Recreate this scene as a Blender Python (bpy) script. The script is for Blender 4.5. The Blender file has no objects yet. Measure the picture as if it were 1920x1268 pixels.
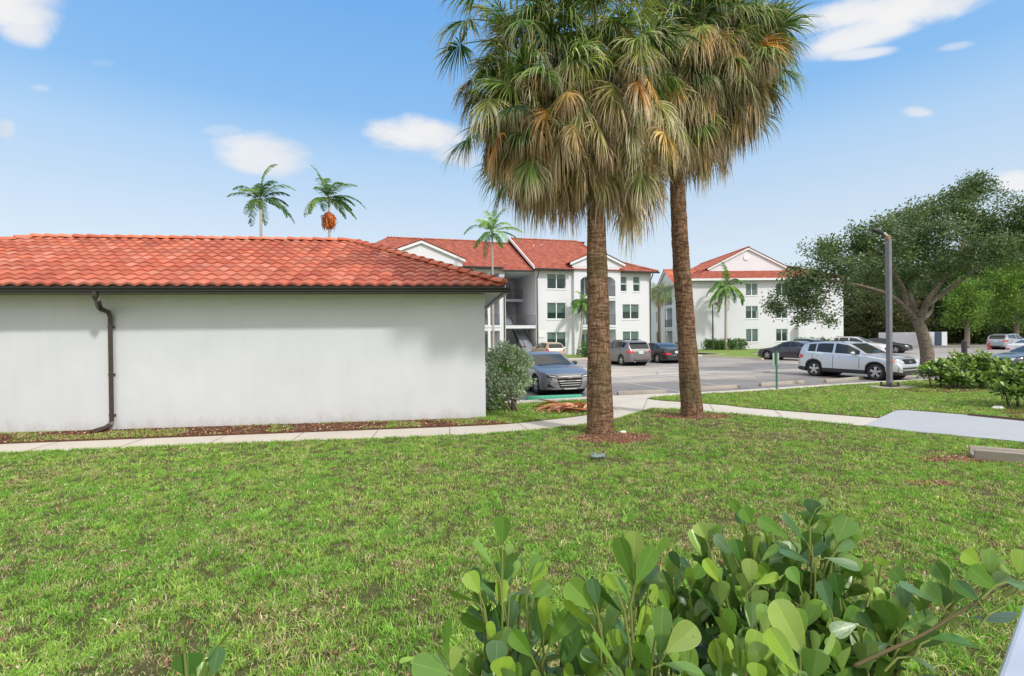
import bpy, math, random
import numpy as np
from mathutils import Vector, Matrix
random.seed(7); RNG = np.random.default_rng(11)
scene = bpy.context.scene
COL = scene.collection
# ------------------------------------------------------------------ camera
FPX, CX, CY = 930.0, 960.0, 634.0
CAMH = 2.0
PITCH = -math.atan(4.0/FPX); ROLL = 0.0113
F_ = np.array([0, math.cos(PITCH), math.sin(PITCH)])
R0 = np.array([1.0, 0, 0]); U0 = np.cross(R0, F_)
R_ = R0*math.cos(ROLL) - U0*math.sin(ROLL)
U_ = U0*math.cos(ROLL) + R0*math.sin(ROLL)
EYE = np.array([0, 0, CAMH])
cam_d = bpy.data.cameras.new('camera'); cam = bpy.data.objects.new('camera', cam_d); COL.objects.link(cam)
cam_d.sensor_width = 36; cam_d.lens = FPX/1920*36; cam_d.clip_start = 0.05; cam_d.clip_end = 3000
m = Matrix(((R_[0], U_[0], -F_[0], 0), (R_[1], U_[1], -F_[1], 0), (R_[2], U_[2], -F_[2], CAMH), (0, 0, 0, 1)))
cam.matrix_world = m
scene.camera = cam
def ray(px, py): return F_ + (px-CX)/FPX*R_ + (CY-py)/FPX*U_
def G(px, py, z=0.0):
    d = ray(px, py); t = (z-CAMH)/d[2]; return EYE + t*d
def P(px, py, Y):
    d = ray(px, py); return EYE + d*(Y/d[1])
def G2(px, py): g = G(px, py); return (g[0], g[1])
# ------------------------------------------------------------------ helpers
def nrm(v):
    v = np.asarray(v, float); return v/(np.linalg.norm(v)+1e-12)
class MB:
    def __init__(s): s.v = []; s.f = []; s.c = []
    def add(s, vs, fs, col=None):
        b = len(s.v); s.v.extend([tuple(map(float, p)) for p in vs])
        for f in fs: s.f.append(tuple(b+i for i in f)); s.c.append(col)
    def quad(s, a, b, c, d, col=None): s.add([a, b, c, d], [(0, 1, 2, 3)], col)
    def poly(s, pts, col=None): s.add(pts, [tuple(range(len(pts)))], col)
    def box(s, c, d, rz=0.0, col=None, T=None):
        x, y, z = d[0]/2, d[1]/2, d[2]/2
        ca, sa = math.cos(rz), math.sin(rz); vs = []
        for (i, j, k) in ((-1,-1,-1),(1,-1,-1),(1,1,-1),(-1,1,-1),(-1,-1,1),(1,-1,1),(1,1,1),(-1,1,1)):
            a, b = i*x, j*y
            p = (c[0]+a*ca-b*sa, c[1]+a*sa+b*ca, c[2]+k*z)
            vs.append(T(*p) if T else p)
        s.add(vs, [(0,3,2,1),(4,5,6,7),(0,1,5,4),(1,2,6,5),(2,3,7,6),(3,0,4,7)], col)
    def tube(s, pts, rad, n=8, cap=True, col=None, sq=False):
        pts = [np.asarray(p, float) for p in pts]
        if not hasattr(rad, '__len__'): rad = [rad]*len(pts)
        b = len(s.v); prev = None
        for i, p in enumerate(pts):
            t = nrm(pts[min(i+1, len(pts)-1)]-pts[max(i-1, 0)])
            if prev is None:
                a = np.array([1.0, 0, 0]) if abs(t[0]) < .9 else np.array([0, 1.0, 0])
                if abs(t[2]) < .9 : a = np.array([0, 0, 1.0])
                prev = nrm(np.cross(t, a))
            u = nrm(prev - t*np.dot(prev, t)); w = np.cross(t, u); prev = u
            for k in range(n):
                an = 2*math.pi*k/n + (math.pi/4 if n == 4 else 0)
                s.v.append(tuple(p + rad[i]*(math.cos(an)*u + math.sin(an)*w)))
        for i in range(len(pts)-1):
            for k in range(n):
                k2 = (k+1) % n
                s.f.append((b+i*n+k, b+i*n+k2, b+(i+1)*n+k2, b+(i+1)*n+k)); s.c.append(col)
        if cap:
            s.f.append(tuple(b+k for k in range(n))[::-1]); s.c.append(col)
            e = b+(len(pts)-1)*n
            s.f.append(tuple(e+k for k in range(n))); s.c.append(col)
    def prism(s, poly, z0, z1, col=None, bottom=True):
        n = len(poly)
        vs = [(p[0], p[1], z0) for p in poly]+[(p[0], p[1], z1) for p in poly]
        fs = [tuple(range(n, 2*n))]
        if bottom: fs.append(tuple(range(n))[::-1])
        for i in range(n):
            j = (i+1) % n; fs.append((i, j, n+j, n+i))
        s.add(vs, fs, col)
    def extr(s, prof, a, b, up=(0, 0, 1), col=None):
        """profile [(side, height)] swept straight from a to b"""
        a = np.asarray(a, float); b = np.asarray(b, float); t = nrm(b-a); side = nrm(np.cross(t, up)); up = np.asarray(up, float)
        n = len(prof)
        vs = [a+side*q[0]+up*q[1] for q in prof]+[b+side*q[0]+up*q[1] for q in prof]
        fs = [tuple(range(n))[::-1], tuple(range(n, 2*n))]+[(i, (i+1) % n, n+(i+1) % n, n+i) for i in range(n)]
        s.add(vs, fs, col)
def tag(o, label=None, cat=None, group=None, kind=None):
    if label: o['label'] = label
    if cat: o['category'] = cat
    if group: o['group'] = group
    if kind: o['kind'] = kind
    return o
def mesh_obj(name, verts, faces, mat, parent=None, smooth=False, cols=None, off=None, face_cols=None, fixn=False):
    verts = np.asarray(verts, np.float32).reshape(-1, 3)
    if off is not None: verts = verts - np.asarray(off, np.float32)
    me = bpy.data.meshes.new(name)
    if isinstance(faces, np.ndarray):
        k = faces.shape[1]; nf = faces.shape[0]
        me.vertices.add(len(verts)); me.vertices.foreach_set('co', verts.ravel())
        me.loops.add(nf*k); me.loops.foreach_set('vertex_index', faces.astype(np.int32).ravel())
        me.polygons.add(nf); me.polygons.foreach_set('loop_start', np.arange(0, nf*k, k, dtype=np.int32))
        try: me.polygons.foreach_set('loop_total', np.full(nf, k, np.int32))
        except Exception: pass
        me.update(calc_edges=True)
    else:
        me.from_pydata(verts.tolist(), [], faces); me.update()
    if cols is not None:
        at = me.color_attributes.new('Col', 'FLOAT_COLOR', 'POINT')
        c = np.ones((len(verts), 4), np.float32); c[:, :3] = np.asarray(cols, np.float32)[:, :3]
        at.data.foreach_set('color', c.ravel())
    if face_cols is not None:
        at = me.color_attributes.new('Col', 'FLOAT_COLOR', 'CORNER')
        arr = np.ones((len(me.loops), 4), np.float32); tot = np.zeros(len(me.polygons), np.int32)
        me.polygons.foreach_get('loop_total', tot)
        fc = np.asarray([c if c is not None else (1, 1, 1) for c in face_cols], np.float32)
        arr[:, :3] = np.repeat(fc, tot, axis=0); at.data.foreach_set('color', arr.ravel())
    me.polygons.foreach_set('use_smooth', [bool(smooth)]*len(me.polygons))
    if fixn:
        import bmesh
        bm = bmesh.new(); bm.from_mesh(me); bmesh.ops.recalc_face_normals(bm, faces=bm.faces); bm.to_mesh(me); bm.free()
    if mat is not None: me.materials.append(mat)
    o = bpy.data.objects.new(name, me); COL.objects.link(o)
    if parent is not None: o.parent = parent
    return o
def origin_of(p):
    x = np.zeros(3)
    while p is not None:
        x = x+np.array(p.location); p = p.parent
    return x
def build(mb, name, mat, parent=None, smooth=False, local=False, fixn=False):
    off = None
    if parent is not None and not local: off = origin_of(parent)
    fc = mb.c if any(c is not None for c in mb.c) else None
    return mesh_obj(name, mb.v, mb.f, mat, parent, smooth, face_cols=fc, off=off, fixn=fixn)
def thing(name, label, cat, loc=(0, 0, 0), rz=0.0, group=None):
    o = bpy.data.objects.new(name, None); COL.objects.link(o); o.location = tuple(map(float, loc)); o.rotation_euler = (0, 0, rz)
    o.empty_display_size = .2
    return tag(o, label, cat, group)
def struct(name, mb, mat, label=None, parent=None):
    o = build(mb, name, mat, parent)
    if parent is None: o['kind'] = 'structure'
    if label: o['label'] = label
    return o
def autosmooth(o, deg=35):
    me = o.data
    import bmesh
    bm = bmesh.new(); bm.from_mesh(me)
    lim = math.radians(deg)
    for e in bm.edges:
        if len(e.link_faces) == 2 and e.calc_face_angle(0) > lim: e.smooth = False
    for f in bm.faces: f.smooth = True
    bm.to_mesh(me); bm.free()
# ------------------------------------------------------------------ materials
def newmat(name):
    m = bpy.data.materials.new(name); m.use_nodes = True
    nt = m.node_tree; bs = nt.nodes['Principled BSDF']; return m, nt, bs
def N(nt, t, **kw):
    n = nt.nodes.new(t)
    for k, v in kw.items():
        if k in n.inputs: n.inputs[k].default_value = v
        else: setattr(n, k, v)
    return n
def L(nt, a, b): nt.links.new(a, b)
def tex_co(nt, scale=(1, 1, 1), world=True):
    if world:
        g = N(nt, 'ShaderNodeNewGeometry'); src = g.outputs['Position']
    else:
        g = N(nt, 'ShaderNodeTexCoord'); src = g.outputs['Object']
    mp = N(nt, 'ShaderNodeMapping'); mp.inputs['Scale'].default_value = scale
    L(nt, src, mp.inputs['Vector']); return mp.outputs['Vector']
def noise(nt, vec, scale, detail=4, rough=.55):
    n = N(nt, 'ShaderNodeTexNoise'); n.inputs['Scale'].default_value = scale; n.inputs['Detail'].default_value = detail
    n.inputs['Roughness'].default_value = rough; L(nt, vec, n.inputs['Vector']); return n.outputs['Fac']
def ramp(nt, fac, stops):
    r = N(nt, 'ShaderNodeValToRGB'); e = r.color_ramp.elements
    while len(e) < len(stops): e.new(.5)
    for i, (p, c) in enumerate(stops):
        e[i].position = p; e[i].color = (*c, 1) if len(c) == 3 else c
    L(nt, fac, r.inputs['Fac']); return r.outputs['Color']
def mixc(nt, fac, a, b, mode='MIX'):
    mx = N(nt, 'ShaderNodeMix'); mx.data_type = 'RGBA'; mx.blend_type = mode
    for s, v in ((mx.inputs['Factor'], fac), (mx.inputs[6], a), (mx.inputs[7], b)):
        if hasattr(v, 'node'): L(nt, v, s)
        else: s.default_value = v if not isinstance(v, tuple) else (*v[:3], 1)
    return mx.outputs[2]
def bump(nt, bs, h, strength=.3, dist=.01):
    b = N(nt, 'ShaderNodeBump'); b.inputs['Strength'].default_value = strength; b.inputs['Distance'].default_value = dist
    L(nt, h, b.inputs['Height']); L(nt, b.outputs['Normal'], bs.inputs['Normal']); return b
def simple(name, c, rough=.6, metal=0.0, c2=None, scale=5, bmp=0, bscale=60, spec=None, coat=0, world=True):
    m, nt, bs = newmat(name); bs.inputs['Base Color'].default_value = (*c, 1); bs.inputs['Roughness'].default_value = rough
    bs.inputs['Metallic'].default_value = metal
    if spec is not None: bs.inputs['Specular IOR Level'].default_value = spec
    if coat: bs.inputs['Coat Weight'].default_value = coat; bs.inputs['Coat Roughness'].default_value = .04
    if c2 is not None or bmp: v = tex_co(nt, world=world)
    if c2 is not None:
        f = noise(nt, v, scale, 6); L(nt, ramp(nt, f, [(.3, c), (.7, c2)]), bs.inputs['Base Color'])
    if bmp: bump(nt, bs, noise(nt, v, bscale, 5), bmp)
    return m
def leafmat(name, rough=.5, trans=.25, spec=.4, gain=(1, 1, 1)):
    m, nt, bs = newmat(name); a = N(nt, 'ShaderNodeAttribute', attribute_name='Col'); c = a.outputs['Color']
    if gain != (1, 1, 1): c = mixc(nt, 1.0, c, gain, 'MULTIPLY')
    L(nt, c, bs.inputs['Base Color']); bs.inputs['Roughness'].default_value = rough; bs.inputs['Specular IOR Level'].default_value = spec
    out = nt.nodes['Material Output']; tr = N(nt, 'ShaderNodeBsdfTranslucent')
    L(nt, mixc(nt, 1.0, c, (1.3, 1.35, .6), 'MULTIPLY'), tr.inputs['Color'])
    mx = N(nt, 'ShaderNodeMixShader'); mx.inputs[0].default_value = trans
    L(nt, bs.outputs[0], mx.inputs[1]); L(nt, tr.outputs[0], mx.inputs[2]); L(nt, mx.outputs[0], out.inputs['Surface'])
    return m
def stucco(name, c, c2, stain=.0):
    m, nt, bs = newmat(name); v = tex_co(nt); bs.inputs['Roughness'].default_value = .9; bs.inputs['Specular IOR Level'].default_value = .2
    big = noise(nt, v, .7, 6, .6); col = ramp(nt, big, [(.3, c), (.72, c2)])
    vs = tex_co(nt, (3.0, 3.0, .35)); st = noise(nt, vs, 1.4, 6, .65)
    col = mixc(nt, ramp(nt, st, [(.5, (0, 0, 0)), (.8, (.16+stain*.4,)*3)]), col, tuple(x*.82 for x in c))
    if stain:
        g = N(nt, 'ShaderNodeNewGeometry'); sx = N(nt, 'ShaderNodeSeparateXYZ'); L(nt, g.outputs['Position'], sx.inputs[0])
        n2 = noise(nt, tex_co(nt, (2.2, 2.2, 1)), 2.0, 6, .7)
        ma = N(nt, 'ShaderNodeMath', operation='MULTIPLY_ADD'); ma.inputs[1].default_value = .75; L(nt, n2, ma.inputs[0])
        mm = N(nt, 'ShaderNodeMath', operation='MULTIPLY'); mm.inputs[1].default_value = -1.0; L(nt, sx.outputs['Z'], mm.inputs[0]); L(nt, mm.outputs[0], ma.inputs[2])
        col = mixc(nt, ramp(nt, ma.outputs[0], [(.12, (0, 0, 0)), (.50, (.55,)*3)]), col, (.36, .31, .25))
    L(nt, col, bs.inputs['Base Color'])
    a = N(nt, 'ShaderNodeMath', operation='ADD'); L(nt, noise(nt, v, 90, 4, .7), a.inputs[0]); L(nt, noise(nt, v, 6, 3), a.inputs[1])
    bump(nt, bs, a.outputs[0], .22, .012); return m
M = {}
M['stucco'] = stucco('stucco_near', (.56, .58, .62), (.615, .635, .675), .12)
M['stucco_far'] = stucco('stucco_apartment', (.66, .665, .72), (.70, .705, .76))
M['trim'] = simple('white_trim', (.74, .74, .77), .6, c2=(.70, .70, .73), scale=4)
M['black_metal'] = simple('black_painted_metal', (.012, .012, .013), .35, c2=(.02, .02, .02), scale=20)
M['bronze_metal'] = simple('bronze_spout', (.035, .026, .022), .38, c2=(.06, .04, .032), scale=12)
M['soffit'] = simple('soffit_stucco', (.60, .62, .60), .9, c2=(.55, .57, .56), scale=3)
def tilemat(name, mult=1.0):
    m, nt, bs = newmat(name); a = N(nt, 'ShaderNodeAttribute', attribute_name='Col'); v = tex_co(nt)
    n1 = noise(nt, v, 2.2, 6, .65); n2 = noise(nt, v, 38, 4, .6)
    c = mixc(nt, ramp(nt, n1, [(.45, (0, 0, 0)), (.8, (.55,)*3)]), a.outputs['Color'], (.36*mult, .13*mult, .085*mult))
    c = mixc(nt, ramp(nt, n2, [(.5, (0, 0, 0)), (.85, (.35,)*3)]), c, (.2, .07, .045))
    n3 = noise(nt, v, 7, 6, .7); c = mixc(nt, ramp(nt, n3, [(.56, (0, 0, 0)), (.78, (.5,)*3)]), c, (.17, .075, .05))
    L(nt, c, bs.inputs['Base Color']); bs.inputs['Roughness'].default_value = .62; bump(nt, bs, n2, .2, .01); return m
M['tile'] = tilemat('clay_tile')
M['concrete'] = None
def concrete(name, c, c2, dark):
    m, nt, bs = newmat(name); v = tex_co(nt)
    col = ramp(nt, noise(nt, v, .9, 8, .65), [(.3, c), (.7, c2)])
    col = mixc(nt, ramp(nt, noise(nt, v, 5.5, 6, .7), [(.52, (0, 0, 0)), (.8, (.5,)*3)]), col, dark)
    n = noise(nt, v, 150, 3, .6); col = mixc(nt, ramp(nt, n, [(.4, (0, 0, 0)), (.75, (.25,)*3)]), col, dark)
    L(nt, col, bs.inputs['Base Color']); bs.inputs['Roughness'].default_value = .85; bump(nt, bs, n, .25, .006); return m
M['concrete'] = concrete('pavement_concrete', (.52, .475, .42), (.60, .56, .50), (.36, .31, .26))
M['concrete_pad'] = concrete('painted_pad', (.37, .395, .435), (.42, .44, .48), (.28, .29, .31))
M['concrete_old'] = concrete('weathered_concrete', (.32, .28, .24), (.42, .38, .33), (.16, .12, .10))
def asphaltmat():
    m, nt, bs = newmat('asphalt'); g = N(nt, 'ShaderNodeNewGeometry')
    mp = N(nt, 'ShaderNodeMapping'); mp.inputs['Rotation'].default_value = (0, 0, -math.radians(18)); L(nt, g.outputs['Position'], mp.inputs['Vector'])
    v = mp.outputs['Vector']
    ms = N(nt, 'ShaderNodeMapping'); ms.inputs['Scale'].default_value = (.06, .55, 1); L(nt, v, ms.inputs['Vector'])
    f = noise(nt, ms.outputs[0], 1.1, 6, .62)
    col = ramp(nt, f, [(.28, (.22, .22, .23)), (.45, (.40, .365, .34)), (.62, (.56, .49, .43)), (.8, (.46, .41, .36))])
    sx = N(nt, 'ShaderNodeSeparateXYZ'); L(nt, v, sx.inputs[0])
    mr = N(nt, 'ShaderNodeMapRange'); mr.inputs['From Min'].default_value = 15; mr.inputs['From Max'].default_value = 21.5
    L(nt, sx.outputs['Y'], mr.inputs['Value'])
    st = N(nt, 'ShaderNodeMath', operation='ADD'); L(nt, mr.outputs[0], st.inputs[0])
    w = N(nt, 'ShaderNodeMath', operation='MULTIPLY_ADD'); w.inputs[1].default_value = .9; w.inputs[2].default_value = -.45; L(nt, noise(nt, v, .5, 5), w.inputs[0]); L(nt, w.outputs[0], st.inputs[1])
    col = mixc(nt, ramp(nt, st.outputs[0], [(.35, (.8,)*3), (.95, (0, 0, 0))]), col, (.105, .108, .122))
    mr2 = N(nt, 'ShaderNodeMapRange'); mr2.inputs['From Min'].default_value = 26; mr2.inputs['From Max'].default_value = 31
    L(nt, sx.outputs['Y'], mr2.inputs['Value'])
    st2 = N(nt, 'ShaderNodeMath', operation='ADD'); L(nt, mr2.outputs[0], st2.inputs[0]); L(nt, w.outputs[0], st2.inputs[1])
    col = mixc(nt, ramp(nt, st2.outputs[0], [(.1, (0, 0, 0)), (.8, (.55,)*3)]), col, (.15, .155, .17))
    ms2 = N(nt, 'ShaderNodeMapping'); ms2.inputs['Scale'].default_value = (.10, 1.3, 1); L(nt, v, ms2.inputs['Vector'])
    col = mixc(nt, ramp(nt, noise(nt, ms2.outputs[0], 1.2, 6, .65), [(.5, (0, 0, 0)), (.64, (.62,)*3)]), col, (.15, .14, .145))
    vc = N(nt, 'ShaderNodeTexVoronoi', feature='DISTANCE_TO_EDGE'); vc.inputs['Scale'].default_value = .35; L(nt, v, vc.inputs['Vector'])
    col = mixc(nt, ramp(nt, vc.outputs['Distance'], [(.004, (.7,)*3), (.012, (0, 0, 0))]), col, (.08, .08, .085))
    n = noise(nt, v, 60, 4, .7); col = mixc(nt, ramp(nt, n, [(.35, (0, 0, 0)), (.8, (.4,)*3)]), col, (.4, .37, .33))
    L(nt, col, bs.inputs['Base Color']); bs.inputs['Roughness'].default_value = .8; bump(nt, bs, n, .3, .01); return m
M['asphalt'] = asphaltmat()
def soilmat(name, green=True):
    m, nt, bs = newmat(name); v = tex_co(nt)
    f = noise(nt, v, 14, 7, .7)
    if green: st = [(.3, (.07, .085, .03)), (.5, (.13, .14, .055)), (.66, (.24, .19, .11)), (.82, (.33, .21, .14))]
    else: st = [(.25, (.06, .03, .018)), (.5, (.15, .075, .045)), (.68, (.25, .145, .095)), (.85, (.36, .26, .19))]
    col = ramp(nt, f, st)
    g = noise(nt, v, 90, 5, .7)
    col = mixc(nt, ramp(nt, g, [(.4, (0, 0, 0)), (.75, (.6,)*3)]), col, (.05, .055, .02) if green else (.05, .03, .02))
    L(nt, col, bs.inputs['Base Color']); bs.inputs['Roughness'].default_value = 1; bs.inputs['Specular IOR Level'].default_value = .1
    bump(nt, bs, g, .9, .03); return m
M['turf'] = soilmat('turf_soil'); M['mulch'] = soilmat('mulch_soil', False)
def fargrass():
    m, nt, bs = newmat('far_grass'); v = tex_co(nt)
    col = ramp(nt, noise(nt, v, 1.5, 8, .75), [(.3, (.12, .20, .03)), (.55, (.19, .29, .045)), (.75, (.26, .30, .08))])
    n = noise(nt, v, 30, 5, .7); col = mixc(nt, ramp(nt, n, [(.35, (0, 0, 0)), (.8, (.5,)*3)]), col, (.07, .12, .02))
    L(nt, col, bs.inputs['Base Color']); bs.inputs['Roughness'].default_value = 1; bump(nt, bs, n, .8, .05); return m
M['fargrass'] = fargrass()
M['grass'] = leafmat('grass_blades', .6, .3, .25)
M['leaf_thick'] = leafmat('thick_leaf', .42, .14, .5)
M['leaf_tree'] = leafmat('tree_leaf', .55, .25, .35)
M['frond'] = leafmat('palm_leaf', .5, .22, .4, (1.15, 1.15, 1.1))
M['rough_col'] = leafmat('dry_matter', .9, .05, .1)
# ------------------------------------------------------------------ ground
def vnoise(x, y, s, seed=0, oct=3):
    out = np.zeros_like(x, dtype=float); amp = 1.0; tot = 0
    for o in range(oct):
        r = np.random.default_rng(seed+o*17); g = r.random((256, 256))
        u = x/s*(2**o)+77.3; v = y/s*(2**o)+31.7
        iu = np.floor(u).astype(int); iv = np.floor(v).astype(int); fu = u-iu; fv = v-iv
        fu = fu*fu*(3-2*fu); fv = fv*fv*(3-2*fv)
        a = g[iu % 256, iv % 256]; b = g[(iu+1) % 256, iv % 256]; c = g[iu % 256, (iv+1) % 256]; d = g[(iu+1) % 256, (iv+1) % 256]
        out += amp*((a*(1-fu)+b*fu)*(1-fv)+(c*(1-fu)+d*fu)*fv); tot += amp; amp *= .5
    return out/tot
def inpoly(x, y, poly):
    r = np.zeros(x.shape, bool); n = len(poly); j = n-1
    for i in range(n):
        xi, yi = poly[i]; xj, yj = poly[j]
        c = ((yi > y) != (yj > y)) & (x < (xj-xi)*(y-yi)/((yj-yi)+1e-12)+xi); r ^= c; j = i
    return r
def ext(p, q, d):
    p = np.array(p); q = np.array(q); return tuple(q+nrm(q-p)*d)
def smoothline(pts, n=4):
    pts = [np.array(p) for p in pts]; out = []
    for i in range(len(pts)-1):
        p0 = pts[max(i-1, 0)]; p1 = pts[i]; p2 = pts[i+1]; p3 = pts[min(i+2, len(pts)-1)]
        for k in range(n):
            t = k/n; out.append(tuple(.5*((2*p1)+(-p0+p2)*t+(2*p0-5*p1+4*p2-p3)*t*t+(-p0+3*p1-3*p2+p3)*t**3)))
    out.append(tuple(pts[-1])); return out
FLpx = [(0, 850), (480, 830), (860, 816.5), (990, 807), (1095, 796.6), (1150, 787), (1180, 779), (1212, 769), (1235, 766), (1290, 769), (1330, 773), (1400, 778), (1520, 790), (1620, 798)]
FL = smoothline([G2(*p) for p in FLpx])
FL = [ext(FL[4], FL[0], 16)] + FL
PADN = [G2(1620, 798), G2(1700, 808), G2(1920, 829)]; PADN.append(ext(PADN[1], PADN[2], 8))
WAf = smoothline([G2(*p) for p in [(0, 833), (480, 814.5), (860, 800), (955, 795), (1000, 790.5), (1060, 784), (1098, 779), (1122, 774), (1128, 765), (1122, 754), (1112, 749.5)]])
WAf = [ext(WAf[4], WAf[0], 16)] + WAf
SN = [G2(*p) for p in [(1112, 749.5), (1050, 753), (986, 757)]]; SN.append(ext(SN[1], SN[2], 3.2))
SF = [G2(*p) for p in [(975, 751), (1150, 742), (1360, 733), (1590, 718.5), (1730, 711)]]
SF = [ext(SF[1], SF[0], 3.2)] + smoothline(SF)
SF.append(ext(SF[-3], SF[-1], 25))
ISL = [G2(*p) for p in [(1213, 748), (1240, 744), (1300, 740), (1360, 737), (1400, 735), (1500, 728.5), (1590, 722), (1725, 714)]]
ISL.append(ext(ISL[-2], ISL[-1], 14))
PADF = [G2(1648, 784.5), G2(1680, 770), G2(1700, 769.5), G2(1920, 787)]; PADF.append(ext(PADF[2], PADF[3], 8))
ISLb = [G2(*p) for p in [(1213, 748), (1240, 751.5), (1300, 755.5), (1360, 760), (1400, 765), (1500, 773)]]
ISLpoly = ISL + PADF[::-1] + ISLb[::-1][:-1]
SMALLL = WAf[12:] + SN[1:]            # small lawn between walk and parking strip
def area(p): return .5*sum(p[i][0]*p[(i+1) % len(p)][1]-p[(i+1) % len(p)][0]*p[i][1] for i in range(len(p)))
def sheet(name, poly, z, mat, depth=.0, label=None):
    mb = MB(); p = list(poly)
    if area(p) < 0: p = p[::-1]
    from mathutils.geometry import tessellate_polygon
    tr = tessellate_polygon([[Vector((x, y, 0)) for x, y in p]])
    fs = []
    for a, b, c in tr:
        if (p[b][0]-p[a][0])*(p[c][1]-p[a][1])-(p[b][1]-p[a][1])*(p[c][0]-p[a][0]) < 0: a, b = b, a
        fs.append((a, b, c))
    mb.add([(x, y, z) for x, y in p], fs)
    if depth:
        n = len(p)
        for i in range(n):
            j = (i+1) % n; mb.quad((*p[i], z-depth), (*p[j], z-depth), (*p[j], z), (*p[i], z))
    return struct(name, mb, mat, label)
sheet('ground', [(-1500, -600), (1500, -600), (1500, 2400), (-1500, 2400)], -.10, M['fargrass'])
# asphalt of the car park
parkp = SF + [(140, 60), (160, 66), (160, 90), (-70, 90), (-70, 8), (-11, 15.6)]
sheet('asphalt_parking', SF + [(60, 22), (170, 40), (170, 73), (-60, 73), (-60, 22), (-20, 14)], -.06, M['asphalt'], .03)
# pale concrete: walk, junction, strip (lawns are laid round and on it)
conc = FL + PADN + PADF[::-1][:1]
concrete_poly = FL[:-1] + PADN + [(PADF[-1][0]+.0, PADF[-1][1])]
conc_all = FL[:-1]+PADN + [SF[-1]] + SF[::-1][1:] + SN[::-1][:1]
# assemble simple non-overlapping pieces instead
cut = WAf[12:]
sheet('sidewalk', FL[:-1] + [G2(1620, 798)] + [G2(1648, 784.5)] + ISLb[::-1] + ISL[1:] + [SF[-1]] + SF[::-1][1:] + [SN[-1]] + SN[::-1][1:] + WAf[::-1][1:], 0.0, M['concrete'], .06)
sheet('concrete_pad', [G2(1620, 798)] + PADN[1:] + PADF[::-1], .006, M['concrete_pad'], .09)
# joints scored across the walk
jm = MB()
def joint(a, b, w=.012, z=.004):
    a = np.array(a); b = np.array(b); t = nrm(b-a); s = np.array([-t[1], t[0]])*w/2
    jm.quad((*(a-s), z), (*(b-s), z), (*(b+s), z), (*(a+s), z))
A0, A1 = np.array(FL[0]), np.array(FL[9]); 
def lerpline(line, x):
    for p, q in zip(line[:-1], line[1:]):
        if min(p[0], q[0]) <= x <= max(p[0], q[0]) and p[0] != q[0]:
            t = (x-p[0])/(q[0]-p[0]); return (x, p[1]+t*(q[1]-p[1]))
for x in np.arange(-24.2, -.5, 1.52):
    a = lerpline(FL, x+.12); b = lerpline(WAf, x)
    if a and b: joint(a, b)
joint(G2(992, 807), G2(972, 794)); joint(G2(1340, 773.5), G2(1330, 757.8)); joint(G2(1470, 785), G2(1452, 769)); joint(G2(1230, 741), G2(1216, 747.5)); joint(G2(1150, 786.5), G2(1126, 772))
joint(G2(1204, 772), G2(1214, 748.5))
for px in (1260, 1350, 1470, 1600):
    a = lerpline(SF, G(px, 735)[0]); b = lerpline(ISL, G(px, 735)[0]-.1)
    if a and b: joint(a, b)
gm = simple('joint_dirt', (.10, .085, .06), .95)
struct('pavement_joints', jm, gm)
# front lawn soil
LAWN = FL[:-1]+PADN+[(14, 0.2), (14, -3), (-24, -3)]
sheet('lawn_soil', LAWN, -.012, M['turf'])
sheet('island_soil', ISLpoly, .012, M['turf'], .05)
sheet('verge_soil', SMALLL, .012, M['turf'], .05)
# ------------------------------------------------------------------ grass blades
PALM1 = G(1126, 812); PALM2 = G(1297, 780)
bare_spots = [(PALM1[0]+.15, PALM1[1]-.45, .75, .5), (PALM2[0], PALM2[1]-.05, .9, .35), (G2(1750, 905)[0], G2(1750, 905)[1], .30, .10), (*G2(1850, 860), 1.1, .2), (*G2(95, 820), 0, 0)]
def blades(x, y, z0, hgt, wid, col, lean=.6, seed=1, name='grass', mat=None, lab='short lawn grass'):
    r = np.random.default_rng(seed); n = len(x)
    a = r.random(n)*2*np.pi; la = r.random(n)*2*np.pi; ln = (r.random(n)**.7)*lean
    fx, fy = np.cos(a), np.sin(a); lx, ly = np.cos(la)*ln, np.sin(la)*ln
    h = hgt; w = wid/2
    base = np.stack([x, y, np.full(n, z0)], 1)
    side = np.stack([fx, fy, np.zeros(n)], 1)
    mid = base+np.stack([lx*h*.45, ly*h*.45, h*.6], 1)
    tip = base+np.stack([lx*h*1.25, ly*h*1.25, h*(1-.3*ln)], 1)
    V = np.empty((n, 5, 3)); V[:, 0] = base-side*w[:, None]; V[:, 1] = base+side*w[:, None]
    V[:, 2] = mid+side*w[:, None]*.8; V[:, 3] = mid-side*w[:, None]*.8; V[:, 4] = tip
    idx = np.arange(n)[:, None]*5
    F = np.concatenate([idx+np.array([[0, 1, 2]]), idx+np.array([[0, 2, 3]]), idx+np.array([[3, 2, 4]])], 0)
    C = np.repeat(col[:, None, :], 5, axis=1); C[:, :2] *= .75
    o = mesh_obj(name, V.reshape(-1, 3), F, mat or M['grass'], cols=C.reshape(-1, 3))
    return tag(o, lab, None, None, 'stuff')
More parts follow.
